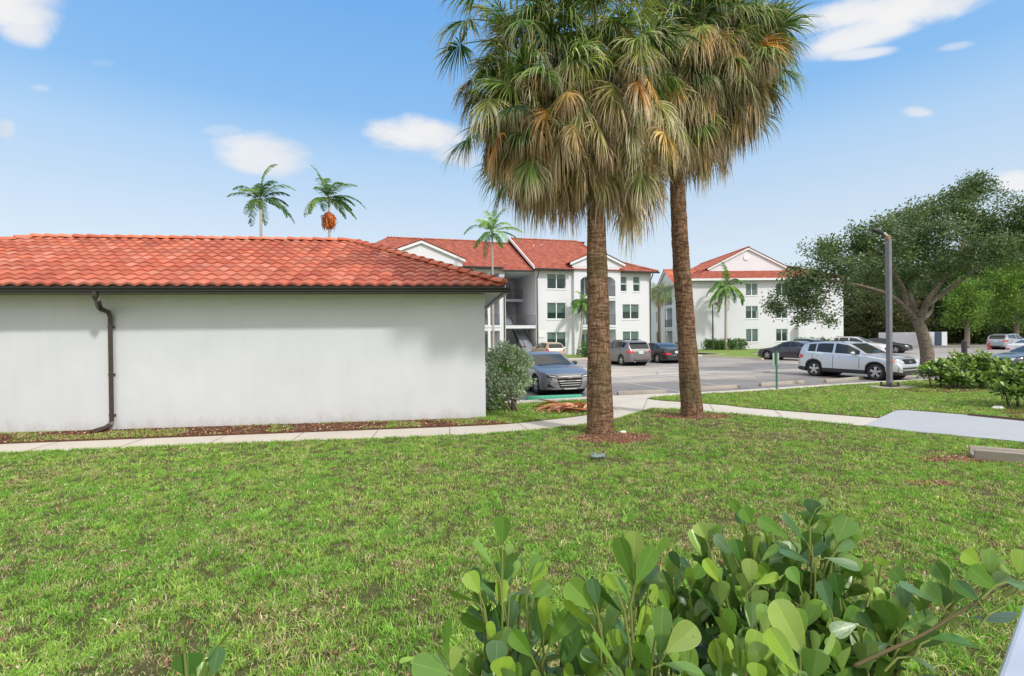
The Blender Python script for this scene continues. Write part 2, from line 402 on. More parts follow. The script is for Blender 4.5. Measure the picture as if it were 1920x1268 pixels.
def grass_colors(x, y, r, dry, tuft=None):
    n = len(x)
    g1 = np.array([.25, .46, .068]); g2 = np.array([.12, .31, .045]); g3 = np.array([.40, .51, .125]); st = np.array([.66, .56, .37]); br = np.array([.34, .18, .12])
    k = (r.random(n)*.5+(tuft if tuft is not None else r.random(n))*.5)[:, None]; t = (vnoise(x, y, .5, 5)*.6+vnoise(x, y, .11, 71, 2)*.4)[:, None]
    c = g1*(1-k)+g2*k; c = c*(1-np.clip(t*1.5-.5, 0, 1))+g3*np.clip(t*1.5-.5, 0, 1)
    d = r.random(n); fine = np.clip((vnoise(x, y, .16, 73, 2)-.52)*5, 0, 1); p = np.clip(.07+dry*.45+fine*.33, 0, .9)
    isd = d < p; c[isd] = (st*(.6+.5*r.random((n, 1))))[isd]
    isb = d < p*.25; c[isb] = br
    return c*(.75+.5*r.random((n, 1)))*((.72+.56*tuft[:, None]) if tuft is not None else 1)*1.17
def lawn(poly, zones, z0, seed, name, lab, near=True):
    r = np.random.default_rng(seed); P_ = np.array(poly)
    X, Y, H, W, D, TT = [], [], [], [], [], []
    for (y0, y1, dens, hh, ww) in zones:
        xm = max(1.0, y1)*1.2+.6; x0, x1 = max(-xm, P_[:, 0].min()), min(xm, P_[:, 0].max())
        nt_ = int(dens*(x1-x0)*(y1-y0)/14)
        tx = r.random(nt_)*(x1-x0)+x0; ty = r.random(nt_)*(y1-y0)+y0
        x = np.repeat(tx, 14)+r.normal(0, .028*math.sqrt(ww/.004), nt_*14); y = np.repeat(ty, 14)+r.normal(0, .028*math.sqrt(ww/.004), nt_*14)
        vig = np.repeat(.65+.7*r.random(nt_), 14); tu = np.repeat(r.random(nt_), 14)
        patch = vnoise(x, y, .42, 3, 3)*.65+vnoise(x, y, 2.2, 9, 2)*.35
        dry = np.clip((patch-.50)*4.0, 0, 1)*(.9 if near else .3)
        gap = np.clip((.47-vnoise(x, y, .085*math.sqrt(ww/.005), 77, 2))*6, 0, .85)*(1 if near else .4)
        keep = inpoly(x, y, poly) & (r.random(len(x)) > dry*.4) & (r.random(len(x)) > gap)
        for (bx, by, rx, ry) in bare_spots:
            if rx <= 0: continue
            dd = ((x-bx)/rx)**2+((y-by)/ry)**2 + (vnoise(x, y, .25, 21)-.5)*1.17
            keep &= ~((dd < 1) & (r.random(len(x)) < .93))
        x, y, dry, vig, tu = x[keep], y[keep], dry[keep], vig[keep], tu[keep]; n = len(x); TT.append(tu)
        X.append(x); Y.append(y); D.append(dry)
        H.append(hh*(.5+.7*r.random(n))*vig*(1-.45*dry)); W.append(ww*(.7+.6*r.random(n)))
    X, Y, H, W, D, TT = map(np.concatenate, (X, Y, H, W, D, TT))
    return blades(X, Y, z0, H, W, grass_colors(X, Y, r, D, TT), 1.0, seed, name, lab=lab)
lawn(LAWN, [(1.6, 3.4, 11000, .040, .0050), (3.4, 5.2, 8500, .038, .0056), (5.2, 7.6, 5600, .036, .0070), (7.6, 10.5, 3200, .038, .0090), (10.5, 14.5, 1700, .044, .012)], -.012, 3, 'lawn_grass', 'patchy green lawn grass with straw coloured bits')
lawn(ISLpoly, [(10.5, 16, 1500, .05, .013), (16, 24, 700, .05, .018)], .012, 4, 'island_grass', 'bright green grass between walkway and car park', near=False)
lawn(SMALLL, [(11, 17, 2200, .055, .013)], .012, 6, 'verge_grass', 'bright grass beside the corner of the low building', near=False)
# edges: taller fringe along the walk
def fringe(line, seed, name, dens=420, off=0.0, hh=.07):
    r = np.random.default_rng(seed); X, Y = [], []
    for p, q in zip(line[:-1], line[1:]):
        d = math.dist(p, q); n = int(d*dens); t = r.random(n)
        nx, ny = -(q[1]-p[1])/(d+1e-9), (q[0]-p[0])/(d+1e-9)
        o = -abs(r.normal(0, .03, n))+off
        X.append(p[0]+(q[0]-p[0])*t+nx*o); Y.append(p[1]+(q[1]-p[1])*t+ny*o)
    X, Y = np.concatenate(X), np.concatenate(Y); n = len(X)
    clump = vnoise(X, Y, .18, 8)
    k = (r.random(n) < np.clip(clump*2.2-.4, .08, 1)) & (np.abs(X) < 17); X, Y = X[k], Y[k]; n = len(X)
    return blades(X, Y, -.01, hh*(.4+.8*r.random(n)), .009*(.7+.6*r.random(n)), grass_colors(X, Y, r, np.zeros(n)), 1.1, seed, name, lab='grass fringe growing along the pavement edge')
FLr = FL[1:-1]
fringe([p for p in FLr], 31, 'grass_fringe')
# coarser tufts standing out of the turf
rt_ = np.random.default_rng(41); nT = 9500; ty = 1.7+7.5*rt_.random(nT)**1.3; tx = (rt_.random(nT)*2.3-1.15)*(ty+.4)
tk = inpoly(tx, ty, LAWN) & (vnoise(tx, ty, .6, 61, 2) > .42); tx, ty = tx[tk], ty[tk]; q = 11
x_ = np.repeat(tx, q)+rt_.normal(0, .016, len(tx)*q); y_ = np.repeat(ty, q)+rt_.normal(0, .016, len(tx)*q); g_ = grass_colors(x_, y_, rt_, np.zeros(len(x_)))
tone_ = np.repeat(.7+.7*rt_.random((len(tx), 1)), q, 0); blades(x_, y_, -.012, .062*(.5+.7*rt_.random(len(x_))), .0068*(.7+.6*rt_.random(len(x_))), g_*tone_, 1.25, 42, 'grass_tufts', lab='coarser grass tufts standing out of the lawn')
# mulch strip between the low building and the walk, and mulch rings
def chips(n, xs, ys, zs, size, cols, name, lab, seed=5, mat=None):
    r = np.random.default_rng(seed); n = len(xs)
    a = r.random(n)*2*np.pi; t = r.normal(0, .35, n); l = size*(.5+r.random(n)); w = l*(.18+.4*r.random(n))
    dx = np.stack([np.cos(a)*np.cos(t), np.sin(a)*np.cos(t), np.sin(t)], 1)*l[:, None]; sx = np.stack([-np.sin(a), np.cos(a), r.normal(0, .4, n)], 1)*w[:, None]
    c = np.stack([xs, ys, zs+.006+.012*r.random(n)], 1)
    V = np.stack([c-dx-sx*.5, c+sx*0-dx*.2+sx, c+dx, c+dx*.1-sx], 1)
    F = (np.arange(n)[:, None]*4+np.array([[0, 3, 2, 1]])).astype(int)
    C = np.repeat(cols[r.integers(0, len(cols), n)][:, None, :]*(.6+.7*r.random((n, 1, 1))), 4, 1)
    o = mesh_obj(name, V.reshape(-1, 3), F, mat or M['rough_col'], cols=C.reshape(-1, 3)); return tag(o, lab, None, None, 'stuff')
# ------------------------------------------------------------------ building frames
class Frame:
    def __init__(s, p0, p1, origin_u=None):
        s.o = np.array([p0[0], p0[1], 0.0]); d = np.array([p1[0]-p0[0], p1[1]-p0[1], 0.0]); s.u = nrm(d); s.v = np.array([-s.u[1], s.u[0], 0.0])
        if np.dot(s.v, [0, 1, 0]) < 0: s.v = -s.v
    def __call__(s, u, v, z): return s.o+s.u*u+s.v*v+np.array([0, 0, z])
    def uw(s, px, py, v=0.0):
        d = ray(px, py); o = s.o+s.v*v; t = np.dot(o-EYE, s.v)/np.dot(d, s.v); p = EYE+d*t
        return float(np.dot(p-s.o, s.u)), float(p[2])
class Side:  # frame re-based: u runs along s.v of parent
    pass
TILE_C = [(.54, .125, .055), (.58, .15, .07), (.48, .10, .042), (.62, .19, .10), (.53, .135, .065), (.45, .09, .04), (.58, .175, .095), (.50, .12, .06), (.64, .23, .14), (.60, .17, .075)]
def tiled_slope(mb, T, u0, u1, v0, z0, run, slope, clipL=None, clipR=None, tw=.28, cs=.34, amp=.042, samp=8, lift=.035, cols=TILE_C, seed=1, dirv=1.0, thick=.05):
    """T(u,v,z); eave at v0,z0 rising towards v0+run*dirv"""
    r = random.Random(seed); nc = int(math.ceil(run/cs)); cs = run/nc; nt = int(math.ceil((u1-u0)/tw)); tw = (u1-u0)/nt
    us = [u0+tw*k/samp for k in range(nt*samp+1)]
    prof = [amp*(.5+.5*math.cos(2*math.pi*(k % samp)/samp))**.8 for k in range(len(us))]
    tc = {}
    for i in range(nc):
        s0, s1 = i*cs-.03, (i+1)*cs
        def cl(u, s):
            s = max(0, min(run, s)); a = clipL(s) if clipL else u0; b = clipR(s) if clipR else u1
            return min(max(u, a), b)
        lowr, topr, fr = [], [], []
        for k, u in enumerate(us):
            j = r.uniform(-.002, .002) if k % samp == 0 else 0
            a = cl(u, s0); b = cl(u, s1)
            za = z0+slope*s0+prof[k]+lift+j; zb = z0+slope*s1+prof[k]*.85
            lowr.append(T(a, v0+dirv*s0, za)); topr.append(T(b, v0+dirv*s1, zb)); fr.append(T(a, v0+dirv*(s0+.004), za-lift-.012))
        b0 = len(mb.v)
        mb.v.extend([tuple(p) for p in lowr]); mb.v.extend([tuple(p) for p in topr]); mb.v.extend([tuple(p) for p in fr]); n = len(us)
        for k in range(n-1):
            if cl(us[k], s0) == cl(us[k+1], s0) and cl(us[k], s1) == cl(us[k+1], s1): continue
            key = (i, (k+samp//2)//samp)
            if key not in tc:
                c = r.choice(cols); g = r.uniform(.72, .98); tc[key] = (c[0]*g, c[1]*g*.92, c[2]*g)
            c = tc[key]
            mb.f.append((b0+k, b0+k+1, b0+n+k+1, b0+n+k)); mb.c.append(c)
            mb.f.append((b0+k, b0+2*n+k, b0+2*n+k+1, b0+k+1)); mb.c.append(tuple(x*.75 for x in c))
def ridge_caps(mb, a, b, rad=.12, seg=.36, cols=TILE_C, seed=2, n=6):
    a = np.asarray(a, float); b = np.asarray(b, float); d = np.linalg.norm(b-a); k = max(1, int(round(d/seg))); r = random.Random(seed)
    t = nrm(b-a); side = nrm(np.cross(t, [0, 0, 1])); up = np.cross(side, t)
    for i in range(k):
        p = a+(b-a)*(i/k)-t*.03; q = a+(b-a)*((i+1)/k)+t*.02; c = r.choice(cols); vs = []
        for (x, rr, lf) in ((p, rad*1.12, .03), (q, rad*.92, .0)):
            for j in range(n+1):
                an = math.pi*j/n; vs.append(x+side*math.cos(an)*rr+up*(math.sin(an)*rr*.75+lf))
        fs = [(j, j+1, n+2+j, n+1+j) for j in range(n)]+[tuple(range(n+1))[::-1]]
        mb.add(vs, fs, c)
# ------------------------------------------------------------------ low building with tiled roof
W0, W1 = G(0, 814), G(911, 785)
B = Frame(W1, W0); B.u = -B.u     # u = 0 at the right corner, negative to the left
lowb = thing('low_building', 'low white stucco building with red barrel tile roof and black gutter', 'building', B(0, 0, 0))
WT = 3.02; DEP = 7.3
mb = MB()
def Bq(a, b, c, d): mb.quad(B(*a), B(*b), B(*c), B(*d))
Bq((-17, 0, -.3), (0, 0, -.3), (0, 0, 2.76), (-17, 0, 2.76)); Bq((0, 0, -.3), (0, DEP, -.3), (0, DEP, 2.76), (0, 0, 2.76))
Bq((-17, DEP, -.3), (-17, 0, -.3), (-17, 0, 2.76), (-17, DEP, 2.76)); Bq((0, DEP, -.3), (-17, DEP, -.3), (-17, DEP, WT), (0, DEP, WT))
build(mb, 'wall', M['stucco'], lowb)
mb = MB(); e = .014
Bq((-17, -e, 2.76), (e, -e, 2.76), (e, -e, WT), (-17, -e, WT)); Bq((e, -e, 2.76), (e, DEP, 2.76), (e, DEP, WT), (e, -e, WT))
Bq((-17, 0, 2.76), (0, 0, 2.76), (e, -e, 2.76), (-17, -e, 2.76)); Bq((0, 0, 2.76), (0, DEP, 2.76), (e, DEP, 2.76), (e, -e, 2.76))
build(mb, 'frieze', M['soffit'], lowb)
OV, OS = .6, .42; EZ = 3.17; RUN = 4.2; SL = .42
mb = MB(); Bq((-16.7, -OV, WT+.02), (OS, -OV, WT+.02), (OS, DEP+.6, WT+.02), (-16.7, DEP+.6, WT+.02)); 
build(mb, 'soffit', M['soffit'], lowb)
mb = MB()
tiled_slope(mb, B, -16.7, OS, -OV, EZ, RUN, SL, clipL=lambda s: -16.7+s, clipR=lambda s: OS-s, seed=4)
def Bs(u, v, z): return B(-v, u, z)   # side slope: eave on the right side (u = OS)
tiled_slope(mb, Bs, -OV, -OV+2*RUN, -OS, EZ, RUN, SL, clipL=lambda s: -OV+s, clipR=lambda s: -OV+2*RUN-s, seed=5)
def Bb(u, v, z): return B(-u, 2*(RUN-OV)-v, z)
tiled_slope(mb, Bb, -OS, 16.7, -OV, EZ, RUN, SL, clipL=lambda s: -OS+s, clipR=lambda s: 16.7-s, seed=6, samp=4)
roofo = build(mb, 'roof', M['tile'], lowb, smooth=False)
mb = MB(); rz = EZ+SL*RUN-.0
ridge_caps(mb, B(-16.7+RUN, -OV+RUN, rz), B(OS-RUN, -OV+RUN, rz), seed=3)
build(mb, 'ridge_cap', M['tile'], roofo)
mb = MB(); ridge_caps(mb, B(OS-.02, -OV+.02, EZ+.05), B(OS-RUN, -OV+RUN, rz), seed=8)
build(mb, 'hip_cap', M['tile'], roofo)
mb = MB(); ridge_caps(mb, B(-16.7, -OV, EZ+.04), B(-16.7+RUN, -OV+RUN, rz), seed=9); build(mb, 'hip_cap', M['tile'], roofo)
mb = MB(); ridge_caps(mb, B(OS, -OV+2*RUN, EZ+.04), B(OS-RUN, -OV+RUN, rz), seed=9); build(mb, 'hip_cap', M['tile'], roofo)
# fascia + gutter
mb = MB()
gp = [(0, 0), (.085, 0), (.105, .03), (.105, .055), (.13, .095), (.13, .118), (.118, .118), (.118, .1), (0, .1)]
mb.extr(gp, B(-17.5, -OV, WT-.02), B(OS+.12, -OV, WT-.02))
build(mb, 'gutter', M['black_metal'], lowb, fixn=True)
mb = MB(); mb.extr([(-.0, 0), (.1, 0), (.13, .118), (0, .118)], B(OS, -OV+.02, WT-.025), B(OS, DEP+.6, WT-.025))
build(mb, 'gutter', M['black_metal'], lowb, fixn=True)
mb = MB(); mb.quad(B(-17.5, -OV+.01, WT+.02), B(OS-.01, -OV+.01, WT+.02), B(OS-.01, -OV+.01, EZ+.03), B(-17.5, -OV+.01, EZ+.03)); mb.quad(B(OS-.01, -OV+.01, WT+.02), B(OS-.01, DEP+.6, WT+.02), B(OS-.01, DEP+.6, EZ+.03), B(OS-.01, -OV+.01, EZ+.03))
build(mb, 'fascia', simple('dark_fascia', (.03, .022, .018), .5), lowb)
# downspout
du = B.uw(181, 552, -.62)[0]; wu, wz = B.uw(206, 590, -.06)
mb = MB()
spu = wu+.005
pts = [B(du, -.655, 3.03), B(du, -.655, 2.93), B(du+.02, -.64, 2.86), B(spu-.12, -.2, 2.70), B(spu-.02, -.085, 2.63), B(spu, -.06, 2.52), B(spu, -.06, 1.2), B(spu, -.06, .22), B(spu-.01, -.09, .14), B(spu-.05, -.2, .08), B(spu-.17, -.44, .03)]
mb.tube(pts, [.062, .062, .062, .062, .062, .058, .058, .058, .06, .062, .066], n=4)
ds = build(mb, 'downspout', M['bronze_metal'], lowb); 
for z in (2.3, 1.25, .35):
    mb = MB(); mb.box((spu, -.032, z), (.15, .012, .03), T=B); build(mb, 'strap', M['bronze_metal'], ds)
mb = MB(); mb.box((.07, 1.7, 1.54), (.14, .34, .46), T=B); mb.tube([B(.07, 1.7, 1.3), B(.07, 1.7, .02)], .02)
build(mb, 'meter_box', simple('grey_box', (.42, .43, .43), .5), lowb)
# mulch strip
sheet('mulch_bed', WAf[:14]+[tuple(B(1.0, .4, 0)[:2]), tuple(B(1.1, 2.6, 0)[:2]), tuple(B(-.2, 2.6, 0)[:2]), tuple(B(-.2, .05, 0)[:2]), tuple(B(-18.5, .05, 0)[:2])], .022, M['mulch'], .06)
r = np.random.default_rng(77)
def strip_pts(n, pinch=0):
    t = r.random(n)*19-18; x, y = [], []
    for u in t:
        a = B(u, -.02, 0); w = lerpline(WAf, a[0])
        if w is None: x.append(a[0]); y.append(a[1]-.1); continue
        k = r.random(); x.append(a[0]*(1-k)+w[0]*k); y.append(a[1]*(1-k)+(w[1]+.03)*k)
    return np.array(x), np.array(y)
CH = np.array([(.40, .20, .12), (.26, .12, .07), (.46, .30, .20), (.34, .12, .07), (.16, .08, .05), (.56, .42, .31), (.38, .16, .10)])
x, y = strip_pts(9000); chips(0, x, y, np.full(len(x), .022), .022, CH, 'mulch_chips', 'brown mulch chips along the foot of the white wall', 5)
x, y = strip_pts(30000); t = vnoise(x, y, .5, 44); d = (y-np.array([B(0,0,0)[1]]*len(y)))
k = (t > .53)&(r.random(len(x)) < .8); x, y = x[k], y[k]
blades(x, y, .02, .05*(.4+.8*r.random(len(x))), .010*(.7+.6*r.random(len(x))), grass_colors(x, y, r, np.full(len(x), .3)), 1.0, 9, 'weed_tufts', lab='weedy grass tufts in the mulch at the wall')
# chips on the bare rings
for (cx_, cy_, rx, ry), nm, lb, sd in ((bare_spots[0], 'mulch_ring', 'brown mulch ring round the nearer palm trunk', 51), (bare_spots[1], 'mulch_ring', 'brown mulch ring round the farther palm trunk', 52), (bare_spots[2], 'bare_patch', 'bare dirt patch in the lawn before the concrete pad', 53), (bare_spots[3], 'bare_patch', 'dry dirt round the concrete channel', 54)):
    rr = np.random.default_rng(sd); n = int(5200*rx*ry*3)+200; a = rr.random(n)*2*np.pi; q = np.sqrt(rr.random(n))*(1.05+.35*rr.random(n)**3)
    chips(n, cx_+rx*q*np.cos(a), cy_+ry*q*np.sin(a), np.full(n, -.008), .013, CH if sd < 53 else CH*1.1, nm, lb, sd)
mb = MB(); 
for i, (cx_, cy_, rx, ry) in enumerate(bare_spots[:4]):
    pts = []
    for k in range(28):
        a = 2*math.pi*k/28; q = 1+.13*math.sin(3*a+i)+.08*math.sin(7*a); pts.append((cx_+rx*q*math.cos(a), cy_+ry*q*math.sin(a)))
    sheet('bare_earth', pts, -.008+.0004*i, M['mulch'])
# scattered leaf litter over lawn
rr = np.random.default_rng(5); n = 2600; yy = 2.2+8.5*rr.random(n); xx = (rr.random(n)*2.3-1.15)*yy; k = (vnoise(xx, yy, .42, 3, 3)*.65+vnoise(xx, yy, 2.2, 9, 2)*.35 > .55) & inpoly(xx, yy, LAWN)
chips(0, xx[k], yy[k], np.full(k.sum(), .0), .017, CH, 'leaf_litter', 'small brown leaf litter in the thin spots of the lawn', 6)

# worn spots with reddish litter scattered through the nearer turf
rr = np.random.default_rng(15); sx_, sy_, sc_ = [], [], []
for k in range(230):
    y0 = 2.2+6.5*rr.random()**1.2; x0 = (rr.random()*2.2-1.1)*y0; m_ = int(rr.integers(14, 60)); s0 = rr.uniform(.03, .10)
    sx_.append(x0+rr.normal(0, s0*1.8, m_)); sy_.append(y0+rr.normal(0, s0, m_))
sx_ = np.concatenate(sx_); sy_ = np.concatenate(sy_); kk_ = inpoly(sx_, sy_, LAWN)
chips(0, sx_[kk_], sy_[kk_], np.full(kk_.sum(), .012), .011, np.array([(.34, .16, .11), (.44, .28, .19), (.24, .12, .08), (.52, .40, .29)]), 'worn_spots', 'reddish brown litter in worn spots of the turf', 16)
# ------------------------------------------------------------------ leaf ribbons collected in numpy
class Ribbons:
    """many narrow strips; each strip k points, width profile; vectorised"""
    def __init__(s): s.V = []; s.F = []; s.C = []; s.n = 0
    def add(s, pts, side, w, col):
        # pts (m,k,3), side (m,3) or (m,k,3), w (k,) or (m,k), col (m,3) or (m,k,3)
        m, k, _ = pts.shape
        if side.ndim == 2: side = np.repeat(side[:, None, :], k, 1)
        w = np.broadcast_to(w, (m, k))
        A = pts-side*w[..., None]*.5; Bv = pts+side*w[..., None]*.5
        V = np.stack([A, Bv], 2).reshape(-1, 3)
        base = s.n+np.arange(m)[:, None, None]*(2*k)
        j = np.arange(k-1)[None, :, None]*2
        F = (base+j+np.array([0, 1, 3, 2])[None, None, :]).reshape(-1, 4)
        if col.ndim == 2: col = np.repeat(col[:, None, :], k, 1)
        s.V.append(V); s.F.append(F); s.C.append(np.repeat(col[:, :, None, :], 2, 2).reshape(-1, 3)); s.n += m*k*2
    def out(s, name, mat, parent):
        return mesh_obj(name, np.concatenate(s.V), np.concatenate(s.F), mat, parent, smooth=True, cols=np.concatenate(s.C), off=origin_of(parent))
def nv(a): return a/(np.linalg.norm(a, axis=-1, keepdims=True)+1e-9)
GREEN = np.array([(.10, .20, .045), (.07, .155, .035), (.14, .25, .06), (.06, .13, .05), (.17, .27, .07)])
YEL = np.array([(.30, .30, .06), (.38, .30, .07), (.24, .28, .07)])
TAN = np.array([(.43, .33, .23), (.52, .43, .33), (.36, .26, .18), (.60, .52, .42), (.30, .20, .13), (.46, .40, .33)])
ORA = np.array([(.55, .26, .05), (.48, .32, .10), (.58, .36, .10)])
def fan(rb, pet, hub, axis, up, R, kind, r, nseg=46, spread=118, droop=1.0):
    """costapalmate leaf: hub point, axis = blade axis, up = blade normal"""
    axis = nv(axis); side = nv(np.cross(axis, up)); up = np.cross(side, axis)
    th = np.radians(np.linspace(-spread, spread, nseg)+r.normal(0, 3.0, nseg))
    fold = .32*np.abs(np.sin(th/2))+.06*r.normal(0, 1, nseg)
    d = np.cos(th)[:, None]*axis+np.sin(th)[:, None]*side; d = nv(d+fold[:, None]*up*(-1 if kind != 'dead' else .4)+r.normal(0, .035, (nseg, 3)))
    Ls = R*(1-.30*(np.abs(th)/np.radians(spread))**2)*(.9+.2*r.random(nseg)); K = 8
    pts = np.empty((nseg, K, 3)); off = np.clip(np.cos(th), 0, 1)[:, None]*axis*R*.18
    pts[:, 0] = hub+off
    cur = d.copy(); lim = {'green': .62, 'mix': .85, 'dead': 1.2}[kind]*droop
    lim = lim*(.35+1.5*r.random((nseg, 1))**1.3)
    for k in range(1, K):
        t = k/(K-1); g = lim*(max(0, t-.12)**1.15)*1.1
        cur = nv(cur+np.array([0, 0, -1.0])*g+r.normal(0, .03+.05*t, (nseg, 3)))
        pts[:, k] = pts[:, k-1]+cur*(Ls/(K-1))[:, None]
    wp = np.array([.35, .9, 1.0, .92, .7, .42, .22, .05])*R*.029*r.uniform(.8, 1.2)
    sd = nv(np.cross(d, up)+r.normal(0, .45, (nseg, 3)))
    return pts, sd, wp
def frond(rb, pb, c0, az, el, kind, r, Lp, R, dz=0.0, nseg=46, orange=.3):
    dirh = np.array([math.cos(az), math.sin(az), 0]); d = dirh*math.cos(el)+np.array([0, 0, math.sin(el)])
    # petiole curve
    pts = [c0.copy()]; cur = d.copy(); sag = {'green': .05, 'mix': .12, 'dead': .22}[kind]
    for k in range(5):
        pts.append(pts[-1]+cur*Lp/5); cur = nv(cur+np.array([0, 0, -sag]))
    bend = {'green': .30, 'mix': .7, 'dead': 1.3}[kind]*(.6+.8*r.random())
    ax = nv(cur+np.array([0, 0, -bend])); hup = nv(np.array([0, 0, 1.0])+dirh*(.15+.6*(kind != 'green')) - ax*0)
    if abs(np.dot(hup, ax)) > .93: hup = dirh
    ro = r.normal(0, .45); s = nv(np.cross(ax, hup)); u2 = np.cross(s, ax); hup = u2*math.cos(ro)+s*math.sin(ro)
    hub = pts[-1]
    P_, sd, wp = fan(rb, None, hub, ax, hup, R, kind, r, nseg=nseg, spread=r.uniform(95, 130) if kind == 'green' else r.uniform(60, 115))
    n, K = P_.shape[:2]; t = np.linspace(0, 1, K)[None, :, None]
    if kind == 'green':
        b = GREEN[r.integers(0, len(GREEN))]; tip = TAN[r.integers(0, 3)] if r.random() < .75 else YEL[0]
        if r.random() < .2: b = b*.45+YEL[r.integers(0, 3)]*.55
        k = np.clip((t-.58+.3*r.random((n, 1, 1)))*1.7, 0, 1)
    elif kind == 'mix':
        b = (GREEN[r.integers(0, 5)]*.45+YEL[r.integers(0, 3)]*.55) if r.random() > orange else ORA[r.integers(0, 3)]
        tip = TAN[r.integers(0, 5)]; k = np.clip((t-.42+.5*r.random((n, 1, 1)))*1.5, 0, 1)
    else:
        b = TAN[r.integers(0, 5)]*.9; tip = TAN[r.integers(0, 5)]*1.05; k = np.clip(t+0*r.random((n, 1, 1)), 0, 1)
    col = b*(1-k)+tip*k; col = col*(.42+1.15*r.random((n, 1, 1)))*r.uniform(.75, 1.2)
    rb.add(P_, sd, wp, col)
    pb.append((pts, kind))
def trunkmat(name, a, b_, c_):
    m, nt, bs = newmat(name); v = tex_co(nt, (1, 1, 1))
    v2 = tex_co(nt, (1.0, 1.0, .22)); v3 = tex_co(nt, (.6, .6, 2.6))
    f1 = noise(nt, v2, 26, 8, .72); f2 = noise(nt, v3, 9, 6, .65)
    col = ramp(nt, f1, [(.30, a), (.5, b_), (.72, c_)])
    col = mixc(nt, ramp(nt, f2, [(.40, (.75,)*3), (.55, (0, 0, 0))]), col, tuple(x*.4 for x in a))
    f3 = noise(nt, v, 1.3, 5); col = mixc(nt, ramp(nt, f3, [(.5, (0, 0, 0)), (.75, (.5,)*3)]), col, (.10, .11, .05))
    L(nt, col, bs.inputs['Base Color']); bs.inputs['Roughness'].default_value = .95; bs.inputs['Specular IOR Level'].default_value = .1
    ad = N(nt, 'ShaderNodeMath', operation='ADD'); L(nt, f1, ad.inputs[0]); L(nt, f2, ad.inputs[1]); bump(nt, bs, ad.outputs[0], 1.0, .035); return m
M['sabal'] = trunkmat('palm_bark', (.10, .05, .03), (.25, .145, .09), (.46, .33, .24))
M['greypalm'] = simple('smooth_palm_bark', (.34, .31, .28), .9, c2=(.46, .43, .40), scale=6, bmp=.4, bscale=20)
def rough_trunk(path, rads, seed, nr=40, per=.022):
    """dense tube with ring scars and fibres as real relief"""
    path = [np.array(p, float) for p in path]; r = np.random.default_rng(seed)
    d = [0]; 
    for p, q in zip(path[:-1], path[1:]): d.append(d[-1]+np.linalg.norm(q-p))
    n = int(d[-1]/per); s = np.linspace(0, d[-1], n); C = np.stack([np.interp(s, d, [p[i] for p in path]) for i in range(3)], 1); R = np.interp(s, d, rads)
    an = np.linspace(0, 2*np.pi, nr, endpoint=False); A, S = np.meshgrid(an, s)
    x = A/(2*np.pi)*9; 
    fib = vnoise(x*.9, S*.35, .12, seed, 3)-.5
    ring = .5+.5*np.sin(S/.085*2*np.pi/1.0+1.6*vnoise(x, S, .6, seed+3)*6); flake = (vnoise(x, S, .3, seed+9, 2) > .60)*.5
    low = vnoise(x*.3+5, S, .8, seed+4, 2)-.5
    rr = R[:, None]*(1+.10*low)+.034*fib+.008*ring*vnoise(x, S, .4, seed+5)+.016*flake*vnoise(x, S, .15, seed+6)
    X = C[:, 0:1]+rr*np.cos(A); Y = C[:, 1:2]+rr*np.sin(A); Z = C[:, 2:3]+0*A
    V = np.stack([X, Y, Z], 2).reshape(-1, 3); i = np.arange(n-1)[:, None]*nr; j = np.arange(nr)[None, :]; j2 = (j+1) % nr
    F = np.stack([i+j, i+j2, i+nr+j2, i+nr+j], 2).reshape(-1, 4); return V, F
